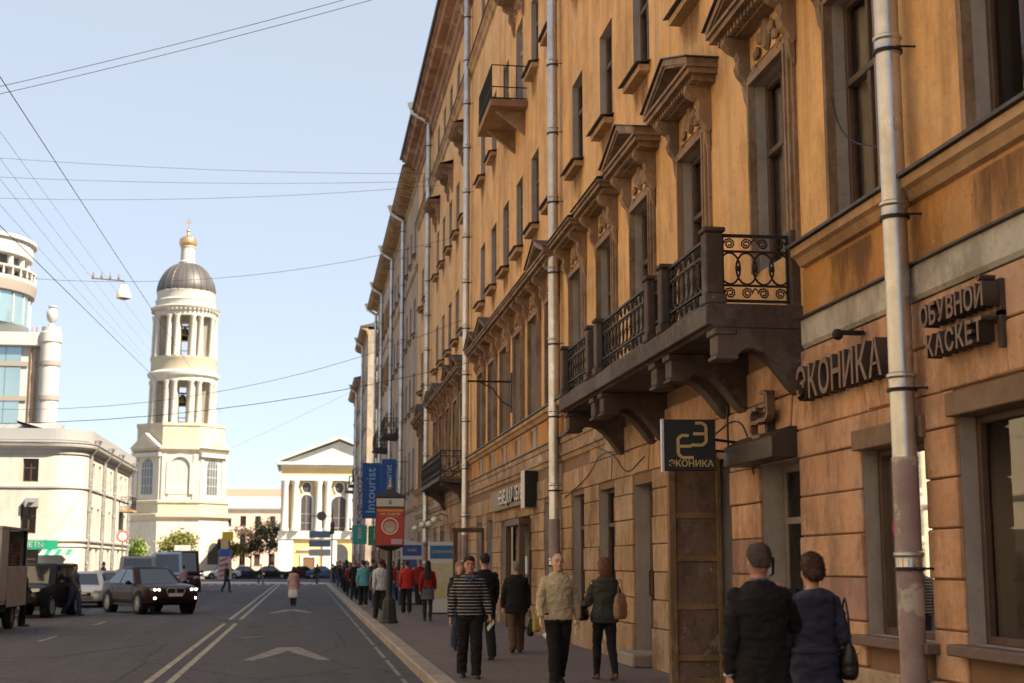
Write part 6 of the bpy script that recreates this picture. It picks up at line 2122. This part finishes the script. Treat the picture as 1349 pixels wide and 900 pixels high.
put('poster', MB().add([(-.064, -.38, -1.05), (-.064, .38, -1.05), (-.064, .38, 1.05), (-.064, -.38, 1.05)], [(0, 3, 2, 1)]).mesh('poster', mat('pale_poster', (.55, .50, .38), .6, var=.8, vscale=4, vcol=(.35, .38, .25))), t)
t = thing('door_sign', 'small white notice on the shoe shop glazing', 'sign', (W - .02, 36.3, 1.75))
put('plate', MB().box(-.02, .0, -.5, .5, -.22, .22).mesh('plate', mat('pale_blue_notice', (.45, .50, .58), .6), bevel=.004), t)
put('lettering', text_mesh('40%', .26, .004, mat('blue_ink', (.05, .1, .25), .6)), t, (-.024, 0, 0), R(-90))
# entrance portal frame in dark wood at the shoe shop
t = thing('door_portal', 'dark wooden porch frame around the shoe shop entrance', 'portal', (W, 36.3, 0))
put('post', MB().box(-.35, -.2, 1.1, 1.25, .15, 2.75).mesh('post', m_bdoor), t)
put('post', MB().box(-.35, -.2, -1.25, -1.1, .15, 2.75).mesh('post', m_bdoor), t)
put('lintel', MB().box(-.36, .0, -1.3, 1.3, 2.752, 2.9).mesh('lintel', m_bdoor), t)
# balloon shaped sticker behind the glass of the window by the near drainpipe
t = thing('window_sticker', 'teal and pink balloon sticker in the window by the near drainpipe', 'sticker', (W + .19, 13.45, 1.95))
put('teal_shape', MB().prism([(.10 * math.cos(2 * PI * q / 20) + .0, .26 * math.sin(2 * PI * q / 20) - .08) for q in range(20)], 0, .004, 'x').mesh('teal_shape', mat('sticker_teal', (.02, .25, .20), .5)), t)
put('pink_shape', MB().prism([(.07 * math.cos(2 * PI * q / 20) + .05, .09 * math.sin(2 * PI * q / 20) + .2) for q in range(20)], -.006, -.002, 'x').mesh('pink_shape', mat('sticker_pink', (.35, .03, .10), .5)), t)
# loose cables on the facade
for i, pts in enumerate([[(W - .03, 14.35, 8.0), (W - .03, 14.3, 6.9), (W - .04, 13.9, 6.2), (W - .06, 12.6, 5.75)], [(W - .05, 27.5, 4.1), (W - .05, 25.3, 3.75), (W - .05, 24.4, 3.3), (W - .06, 23.0, 3.55)], [(W - .06, 20.8, 3.6), (W - .06, 19.4, 3.45), (W - .06, 17.6, 3.75), (W - .06, 17.2, 2.9)], [(W - .06, 30.3, 3.2), (W - .06, 27.6, 3.5), (W - .06, 26.6, 3.9), (W - .06, 24.2, 3.72)]]):
    for _k in range(3):
        q_ = [Vector(pts[0])]
        for a_, b_ in zip(pts[:-1], pts[1:]):
            a_, b_ = Vector(a_), Vector(b_)
            q_ += [a_.lerp(b_, .25), a_.lerp(b_, .75)]
        pts = q_ + [Vector(pts[-1])]
    tag(put('cable', MB().tube(pts, .009, 5).mesh('cable', m_wire, True)), ['thin cable looping past the first floor window beside the near drainpipe', 'cable stapled to the wall above the brown street door', 'cable running over the open cellar door', 'cable sagging across the wall above the two narrow windows'][i], 'cable')
# lamp and spot over the sign
tag(put('wall_spotlight', MB().box(-.25, 0, -.04, .04, -.02, .02).ell((-.27, 0, -.02), (.06, .05, .06), 10, 6).mesh('wall_spotlight', m_iron), None, (W - .05, 13.55, 4.1)), 'small dark spotlight above the large bronze letters', 'light')

# ------------------------------------------------------------------ lamp post with the red poster box
t = thing('poster_lamp', 'red poster light box with a round dish picture on a dark post at the kerb', 'advertising post', (2.38, 40.4, G), R(-4))
m_post = mat('dark_green_post', (.025, .028, .024), .6, var=.3, vscale=4)
put('base', MB().lathe([(.25, 0), (.25, .06), (.22, .1), (.19, .45), (.17, .62), (.13, .68), (.1, .72)], 8).mesh('base', m_post, bevel=0), t)
put('post', MB().lathe([(.085, .7), (.07, 2.1), (.1, 2.12)], 12).mesh('post', m_post, True), t)
bx = put('box', MB().loft([[(sx * a, sy * b, z) for sx, sy in ((-1, -1), (1, -1), (1, 1), (-1, 1))] for a, b, z in ((.12, .08, 2.05), (.40, .2, 2.2), (.41, .21, 3.62), (.41, .21, 3.95), (.44, .23, 3.97), (.44, .23, 4.0), (.1, .08, 4.22), (.05, .05, 4.28))]).mesh('box', m_post), t)
put('finial', MB().lathe([(.03, 4.28), (.07, 4.36), (.03, 4.46), (.012, 4.7), (0, 4.72)], 10).mesh('finial', m_gold2, True), t)
m_poster = mat('red_poster', (.34, .038, .026), .5, var=.25, vscale=3, vcol=(.28, .05, .02))
ps = put('poster', MB().box(-.385, .385, -.225, -.212, 2.24, 3.58).mesh('poster', m_poster), t)
put('yellow_strip', MB().box(-.36, .36, -.229, -.2252, 3.46, 3.52).mesh('yellow_strip', mat('poster_yellow', (.5, .30, .03), .5)), ps)
put('lettering', text_mesh('НА СЦЕНЕ', .115, .003, mat('poster_pale', (.62, .52, .40), .5)), ps, (0, -.229, 3.36))
put('lettering', text_mesh('с 1 по 15 мая', .07, .003, MATS['poster_yellow'] if 'poster_yellow' in MATS else m_gold2), ps, (0, -.229, 3.26))
dish = MB()
vs = []
for r in (.235, .205):
    vs += [(r * math.cos(2 * PI * q / 32), -.2285, 2.93 + r * math.sin(2 * PI * q / 32)) for q in range(32)]
dish.add(vs, [(q, (q + 1) % 32, 32 + (q + 1) % 32, 32 + q) for q in range(32)])
put('ring', dish.mesh('ring', mat('poster_white', (.62, .56, .48), .5)), ps)
d2 = MB()
for q in range(9):
    a = PI * (q + .5) / 9
    d2.add([(0.0, -.2283, 2.86), (.17 * math.cos(a - .13), -.2283, 2.89 + .17 * math.sin(a - .13)), (.185 * math.cos(a), -.2283, 2.89 + .185 * math.sin(a)), (.17 * math.cos(a + .13), -.2283, 2.89 + .17 * math.sin(a + .13))], [(0, 1, 2, 3)])
d2.add([(.15 * math.cos(PI + PI * q / 10), -.2287, 2.88 + .13 * math.sin(PI + PI * q / 10)) for q in range(11)], [tuple(range(11))])
put('picture', d2.mesh('picture', mat('poster_grey', (.38, .33, .28), .5)), ps)
put('leaf_patch', MB().box(.04, .34, -.229, -.2253, 2.28, 2.46).mesh('leaf_patch', mat('poster_mauve', (.40, .28, .34), .5)), ps)
hp = put('header', MB().box(-.385, .385, -.225, -.212, 3.64, 3.93).mesh('header', mat('grey_header', (.42, .40, .37), .5)), t)
put('emblem', text_mesh('$', .2, .003, m_black), hp, (0, -.229, 3.78))

for o in t.children:
    if o.name.split('.')[0] in ('box', 'finial', 'poster', 'header'):
        o.scale.z = .77
        o.location.z = 2.0 - 2.05 * .77
        for g_ in o.children:
            if g_.name.split('.')[0] in ('ring', 'picture'):
                g_.scale.z = 1 / .77
                g_.location.z = 2.93 - 2.93 / .77
# ------------------------------------------------------------------ banners, panels and boards along the pavement
m_blue = mat('blue_banner', (.02, .085, .27), .6, var=.2, vscale=2)
m_lblue = mat('pale_banner_letter', (.35, .48, .62), .6)


def vbanner(label, x0, x1, y, z0, z1, m, txt, lm, size, vert=True, name='banner', thick=.06):
    t = thing(name, label, 'banner', ((x0 + x1) / 2, y, z0))
    w = (x1 - x0)
    put('board', MB().box(-w / 2, w / 2, -thick / 2, thick / 2, 0, z1 - z0).mesh('board', m, bevel=.008), t)
    put('arm', MB().tube([(w / 2, 0, .15), (max(w / 2 + .1, W - (x0 + x1) / 2), 0, .15)], .025, 6).tube([(w / 2, 0, z1 - z0 - .15), (max(w / 2 + .1, W - (x0 + x1) / 2), 0, z1 - z0 - .15)], .025, 6).mesh('arm', m_iron), t)
    if txt:
        if vert == 'stack':
            n = len(txt)
            for i, c in enumerate(txt):
                if c == ' ':
                    continue
                put('letter', text_mesh(c, size, .01, lm[i % len(lm)] if isinstance(lm, list) else lm, 'letter', bold=.01), t, (0, -thick / 2 - .008, (z1 - z0) * (1 - (i + .6) / n)))
        else:
            put('lettering', text_mesh(txt, size, .01, lm), t, (0, -thick / 2 - .008, (z1 - z0) / 2), rot=(0, R(-90), 0))
    return t


vbanner('tall blue hanging banner with pale lettering at the near side of the blue row', 4.15, 4.95, 79.0, 5.15, 7.5, m_blue, 'intourist', m_lblue, .5)
for k in range(4):
    vbanner('narrow blue flag in the row of flags on the facade', 4.45, 5.0, 84 + 2.4 * k, 5.7, 7.7, m_blue, None, None, .3)
    bpy.data.objects[-1] if False else None
vbanner('large blue hanging banner beyond the white vertical sign', 3.45, 4.55, 88.0, 4.5, 7.9, m_blue, 'Intourist', m_lblue, .8)
vbanner('white vertical hanging sign with stacked black letters', 3.6, 4.45, 107, 4.0, 8.3, mat('white_banner', (.50, .46, .46), .6), 'НОУТБУКИ', [m_black, mat('maroon_ink', (.2, .03, .08), .6)], .62, 'stack')
for o in [o for o in bpy.data.objects if o.get('label') == 'narrow blue flag in the row of flags on the facade']:
    o['group'] = 'blue flags on the facade'
# green pharmacy style plates
for x, y, z, c, lb in ((3.5, 92, 3.0, (.04, .36, .30), 'turquoise square sign with a white figure under the vertical sign'), (4.4, 90, 2.9, (.06, .25, .10), 'green and red square sign beside the turquoise one')):
    t = thing('hanging_sign', lb, 'sign', (x, y, z))
    put('board', MB().box(-.45, .45, -.06, .06, 0, 1.2).mesh('board', mat('sign_' + lb[:6], c, .5), bevel=.01), t)
    put('mark', MB().box(-.12, .12, -.075, -.062, .35, .8).ell((0, -.07, .95), (.12, .02, .12), 10, 6).mesh('mark', m_wht), t)
    put('arm', MB().tube([(.45, 0, 1.0), (W - x, 0, 1.0)], .025, 6).mesh('arm', m_iron), t)
# pavement panels
for x, y, w, h, c, c2, lb in ((4.55, 47.5, .95, 2.35, (.50, .50, .52), (.03, .12, .27), 'white and blue advertising panel standing against the facade'), (4.35, 58.5, .9, 2.5, (.42, .44, .50), (.03, .06, .22), 'dark blue advertising panel with a round mark further along')):
    t = thing('advertising_board', lb, 'panel', (x, y, G))
    put('panel', MB().box(-w / 2, w / 2, -.06, .06, .0, h).mesh('panel', mat('panel_' + lb[:9], c, .6), bevel=.01), t)
    put('header', MB().box(-w / 2 + .06, w / 2 - .06, -.07, -.062, h - .55, h - .12).mesh('header', mat('panelblue_' + lb[:9], c2, .5)), t)
    put('picture', MB().box(-w / 2 + .06, w / 2 - .06, -.07, -.062, .5, h - .7).mesh('picture', mat('panelpic_' + lb[:9], (.45, .38, .18) if y < 50 else c2, .5, var=.8, vscale=2.5, vcol=(.5, .5, .5) if y < 50 else (.06, .1, .3))), t)
    put('lettering', text_mesh('СУВЕНИРЫ' if y < 50 else 'КАФЕ', .13, .004, m_wht), t, (0, -.074, h - .33))
    put('foot', MB().box(-w / 2, w / 2, -.2, .2, 0, .05).mesh('foot', m_trimb), t)
t = thing('hanging_sign', 'small white oval shop sign under the red poster box', 'sign', (4.0, 60, 2.55))
put('board', MB().loft([[(.7 * a * math.cos(2 * PI * q / 24), y, .25 * a * math.sin(2 * PI * q / 24)) for q in range(24)] for y, a in ((-.05, .96), (-.03, 1), (.03, 1), (.05, .96))]).mesh('board', m_wht), t)
put('lettering', text_mesh('Кофейня', .24, .006, m_black), t, (0, -.056, 0))
put('arm', MB().tube([(.6, 0, 0), (1.6, 0, 0)], .02, 6).mesh('arm', m_iron), t)
# dark porch of the far shop
t = thing('door_portal', 'dark porch frame with curved iron lamp further along the facade', 'portal', (W, 44.6, G))
put('post', MB().box(-1.0, -.86, -.07, .07, 0, 2.6).mesh('post', m_bdoor), t)
put('post', MB().box(-.12, -.0, -.07, .07, 0, 2.6).mesh('post', m_bdoor), t)
put('lintel', MB().box(-1.05, 0, -.08, .08, 2.602, 2.74).mesh('lintel', m_bdoor), t)
# clusters of globe lamps
for i, (y, z) in enumerate(((56, 3.6), (58.5, 3.5), (62, 3.55), (66, 3.5))):
    t = thing('wall_lamp', 'twin white globe lamp on an iron arm above the far shops', 'lamp', (W, y, z), 0, 'globe lamps above the far shops')
    put('arm', MB().tube([(0, 0, 0), (-.3, 0, .12), (-.55, 0, 0)], .02, 6).tube([(-.55, -.2, 0), (-.55, .2, 0)], .018, 6).mesh('arm', m_iron), t)
    for s in (-.2, .2):
        put('globe', MB().ell((-.55, s, -.12), (.13, .13, .13), 12, 8).mesh('globe', mat('milk_glass', (.62, .58, .5), .3), 'full'), t)

# traffic signs and lights by the crossing
t = thing('traffic_light', 'traffic light with stacked direction signs at the far crossing', 'traffic light', (2.3, 121, 0))
put('pole', MB().tube([(0, 0, 0), (0, 0, 6.4)], .06, 8).mesh('pole', m_steel, True), t)
put('signal_head', MB().box(-.18, .18, -.15, .1, 4.2, 5.2).mesh('signal_head', m_black, bevel=.02), t)
for i, c in enumerate(((.5, .06, .03), (.2, .13, .03), (.03, .14, .05))):
    put('lens', MB().ell((0, -.16, 5.03 - .32 * i), (.11, .03, .11), 12, 6).mesh('lens', mat('lens_%d' % i, c, .3), 'full'), t)
put('round_sign', MB().lathe([(.4, -.02), (.4, .02)], 20).mesh('round_sign', m_steel), t, (-.9, -.05, 5.7), rot=(R(90), 0, 0))
for i in range(3):
    put('direction_sign', MB().box(-1.9, -.1, -.03, .03, 2.4 + .75 * i, 2.95 + .75 * i).mesh('direction_sign', mat('sign_white' if i == 0 else 'sign_bluegrey', (.6, .6, .58) if i == 0 else (.16, .24, .33), .5), bevel=.01), t)
put('arm', MB().box(-1.8, 0, -.02, .02, 5.66, 5.74).mesh('arm', m_steel), t)
t = thing('traffic_light', 'traffic light beside the striped advertising cone', 'traffic light', (-9.2, 160, 0))
put('pole', MB().tube([(0, 0, 0), (0, 0, 4.6)], .06, 8).mesh('pole', m_steel, True), t)
put('signal_head', MB().box(-.2, .2, -.15, .1, 3.3, 4.4).mesh('signal_head', m_black, bevel=.02), t)
put('lens', MB().ell((0, -.16, 4.2), (.13, .03, .13), 12, 6).mesh('lens', MATS['lens_0'], 'full'), t)
put('warning_sign', MB().box(.3, 1.5, -.03, .03, 4.2, 5.2).mesh('warning_sign', mat('yellow_sign', (.62, .48, .04), .5), bevel=.01), t)
t = thing('advertising_cone', 'white conical kiosk with red diagonal stripes and blue band in the square', 'kiosk', (-8.4, 158, 0))
put('cone', MB().lathe([(1.05, 0), (.82, 2.5)], 4, a0=PI / 4).mesh('cone', m_wht), t)
put('band', MB().lathe([(.84, 2.5), (.80, 3.3), (0, 3.3)], 4, a0=PI / 4).mesh('band', mat('kiosk_blue', (.03, .1, .35), .5)), t)
for i in range(4):
    z = .3 + .55 * i
    put('stripe', MB().add([(-.55, -.66 + z * .05, z), (.35, -.66 + (z + .3) * .055, z + .3), (.35, -.66 + (z + .55) * .055, z + .5), (-.55, -.66 + (z + .2) * .055, z + .2)], [(0, 1, 2, 3)]).mesh('stripe', mat('kiosk_red', (.5, .05, .05), .5)), t, (0, -.13, 0))
put('base', MB().box(-1.0, 1.0, -1.0, 1.0, -.1, .12).mesh('base', m_kerb), t)
t = thing('advertising_stand', 'white framed poster stand on a foot in the square by the bell tower', 'poster stand', (-13.6, 166, 0))
put('frame', MB().box(-.9, .9, -.12, .12, 1.0, 3.8).mesh('frame', m_wht, bevel=.02), t)
put('poster', MB().box(-.78, .78, -.135, -.122, 1.1, 3.7).mesh('poster', mat('street_poster', (.55, .40, .36), .6, var=.8, vscale=1.2, vcol=(.6, .55, .5))), t)
put('foot', MB().box(-.3, .3, -.1, .1, 0, 1.0).mesh('foot', m_wht), t)
# yellow hanging banner by the left house, street signs
tag(put('banner', MB().box(-.5, .5, -.05, .05, 0, 3.6).mesh('banner', mat('yellow_banner', (.72, .5, .04), .6)), None, (-14.4, 117.5, 4.4)), 'bright yellow vertical banner on the end of the white corner house', 'banner')
put('arm', MB().box(-.05, .05, 0, .08, 3.2, 3.3).mesh('arm', m_iron), bpy.data.objects['banner.007'] if False else None) if False else None
t = thing('road_sign', 'round red road sign on a thin pole by the left pavement', 'road sign', (-11.2, 92, G))
put('pole', MB().tube([(0, 0, 0), (0, 0, 3.6)], .04, 8).mesh('pole', m_steel, True), t)
put('disc', MB().lathe([(.38, -.015), (.38, .015)], 20).mesh('disc', mat('sign_red', (.42, .12, .11), .5)), t, (0, -.05, 3.3), rot=(R(90), 0, 0))
put('disc_face', MB().lathe([(.26, -.016), (.26, .016)], 20).mesh('disc_face', mat('sign_pale', (.6, .55, .5), .5)), t, (0, -.055, 3.3), rot=(R(90), 0, 0))

# ------------------------------------------------------------------ hanging street lamp and overhead wires


def P3(u, v, Y):
    """pixel of the 1349x900 photograph -> point at distance Y along the street"""
    f = 1873.6
    p, s = R(8.86), R(8.235)
    F = Vector((math.sin(s) * math.cos(p), math.cos(s) * math.cos(p), math.sin(p)))
    Rt = Vector((math.cos(s), -math.sin(s), 0))
    U = Rt.cross(F)
    d = F + Rt * ((u - 674.5) / f) + U * ((450 - v) / f)
    return Vector((0, 0, 1.8)) + d * (Y / d.y)


def wire(label, a, b, sag=.25, r=.008, n=14, cat='cable'):
    a, b = Vector(a), Vector(b)
    pts = []
    for i in range(n + 1):
        t = i / n
        p = a.lerp(b, t)
        p.z -= sag * 4 * t * (1 - t)
        pts.append(p)
    return tag(put('overhead_wire', MB().tube(pts, r * .72, 5).mesh('overhead_wire', m_wire, True)), label, cat)


# trolley wires running down the street above the left lanes
wire('thick black trolley wire over the left lanes, the outer of the two', P3(-170, -160, 19), P3(292, 545, 150), .1, .014)
wire('thick black trolley wire over the left lanes, the inner of the two', P3(-240, 60, 19), P3(270, 560, 160), .1, .014)
for i, (v0, u1) in enumerate(((150, 200), (190, 185), (220, 172), (262, 165))):
    o = wire('thin overhead wire in the faint bundle running towards the bell tower', P3(-60, v0 - 60, 40), P3(u1 + 20, 470, 170), .2, .009)
    o['group'] = 'thin wires running towards the bell tower'
# span wires across the street, fixed to the facades
for i, (u0, v0, u1, v1, Y, sg) in enumerate(((-60, 125, 700, -62, 34, .3), (-60, 115, 690, -70, 33.6, .3), (-60, 205, 560, 228, 59, .2), (-60, 232, 552, 238, 60, .2), (-60, 262, 545, 245, 61, .3), (-40, 355, 580, 315, 56, 1.0), (-60, 520, 610, 420, 50, 1.3), (300, 590, 470, 512, 140, .2), (-40, 525, 690, 462, 39, .9))):
    a, b = P3(u0, v0, Y), P3(u1, v1, Y)
    d = (a - b)
    # extend to the facades on both sides
    kx = (XL - b.x) / d.x
    a2 = b + d * kx
    kb = (W - .02 - b.x) / d.x
    b2 = b + d * kb
    lab = ['upper', 'lower', 'high faint', 'middle faint', 'lower faint', 'lamp carrying', 'sagging dark', 'short far', 'nearest sagging'][i]
    wire(lab + ' span wire slung across the street between the facades', a2, b2, sg, .011 if i < 7 else .012)
lp_ = P3(163, 384, 56)
t = thing('street_lamp', 'white bell shaped street lamp hanging from a wire above the road', 'street lamp', tuple(lp_ - Vector((0, 0, .2))))
t.scale = (.62, .62, .62)
put('shade', MB().lathe([(.44, -.12), (.46, 0), (.40, .28), (.24, .62), (.16, .72), (.1, .75)], 18).mesh('shade', mat('lamp_white', (.62, .60, .55), .5), True), t)
put('diffuser', MB().lathe([(.40, -.115), (.2, -.2), (0, -.22)], 18).mesh('diffuser', mat('lamp_glass', (.30, .28, .25), .3), True), t)
put('hanger', MB().tube([(0, 0, .7), (0, 0, 1.0), (-2.0, 0, 1.12)], .045, 6).mesh('hanger', m_steel, True), t)
for k in range(4):
    put('insulator', MB().lathe([(.05, 0), (.08, .12), (.04, .3), (.03, .42)], 8).mesh('insulator', m_steel, True), t, (-1.9 + .52 * k, 0, 1.1 - .03 * k))
# camera and clutter on the tower corner kept small
# ------------------------------------------------------------------ trees
m_bark = mat('bark', (.07, .05, .035), .9, var=.4, vscale=6, bump=.5, bscale=20)


def leafmat(name, c):
    m = mat(name, c, .7, rnd=.0, var=.7, vscale=1.3, vcol=tuple(q * .5 for q in c))
    return m


def tree(label, loc, h, rx, rz_, m, seed, n=1700, leaf=.42, gap=.5):
    r_ = random.Random(seed)
    t = thing('tree', label, 'tree', loc)
    b = MB()
    th = h * .38
    b.tube([(0, 0, -.1), (.03, .02, th * .5), (0, .05, th), (.06, 0, h * .7)], [.17, .13, .1, .04], 8)
    tips = []
    for i in range(14):
        a = 2 * PI * i / 14 + r_.uniform(-.3, .3)
        z0 = lp(th * .8, h * .7, r_.random())
        l = rx * r_.uniform(.55, .95)
        e = Vector((math.cos(a) * l, math.sin(a) * l, z0 + h * r_.uniform(.08, .3)))
        mid = Vector((e.x * .45, e.y * .45, z0 + (e.z - z0) * .35))
        b.tube([(0, 0, z0), mid, e], [.06, .04, .015], 5)
        tips += [e, mid.lerp(e, .6)]
    put('trunk', b.mesh('trunk', m_bark, True), t)
    cl = MB()
    cz_ = h * .66
    clumps = [e + Vector((r_.gauss(0, .2), r_.gauss(0, .2), r_.gauss(0, .25))) for e in tips]
    for i in range(12):
        a = r_.uniform(0, 2 * PI)
        rr = math.sqrt(r_.random()) * rx * .8
        clumps.append(Vector((rr * math.cos(a), rr * math.sin(a), cz_ + r_.uniform(-.7, 1) * rz_ * math.sqrt(max(0, 1 - (rr / rx) ** 2)))))
    for i in range(n):
        c = r_.choice(clumps)
        p = c + Vector((r_.gauss(0, rx * .17), r_.gauss(0, rx * .17), r_.gauss(0, rz_ * .16)))
        u = Vector((r_.gauss(0, 1), r_.gauss(0, 1), r_.gauss(0, 1))).normalized()
        w = u.cross(Vector((r_.gauss(0, 1), r_.gauss(0, 1), r_.gauss(0, 1)))).normalized()
        s = leaf * r_.uniform(.6, 1.3)
        cl.add([p - u * s * .5, p + w * s * .3, p + u * s * .5, p - w * s * .3], [(0, 1, 2, 3)])
    me = bpy.data.meshes.new('crown')
    me.from_pydata(cl.v, [], cl.f)
    me.materials.append(m)
    put('crown', me, t)
    return t


lg = leafmat('young_leaf', (.17, .17, .03))
dg_ = leafmat('dark_leaf', (.045, .06, .025))
br_ = leafmat('brown_spring_twig', (.11, .07, .04))
tree('yellow green young tree before the bell tower porch', (-16.6, 192, 0), 6.2, 2.6, 1.9, lg, 1)
tree('bright green bush by the left foot of the bell tower', (-20.6, 176, 0), 4.6, 1.9, 1.4, leafmat('bright_leaf', (.16, .22, .03)), 2)
tree('dark brownish tree before the pink house', (-8.6, 240, 0), 7.8, 2.6, 2.6, br_, 3, 1800)
tree('dark green tree beside the church wall', (-5.6, 238, 0), 9.2, 2.7, 3.0, dg_, 4, 2000)
tree('small light green tree behind the conical kiosk', (-11.6, 236, 0), 5.6, 2.2, 1.8, lg, 5, 1200)

bpy.data.scenes.remove(WORK)
for o in bpy.data.objects:
    for k in ('_w', '_k', '_drop'):
        if k in o:
            del o[k]
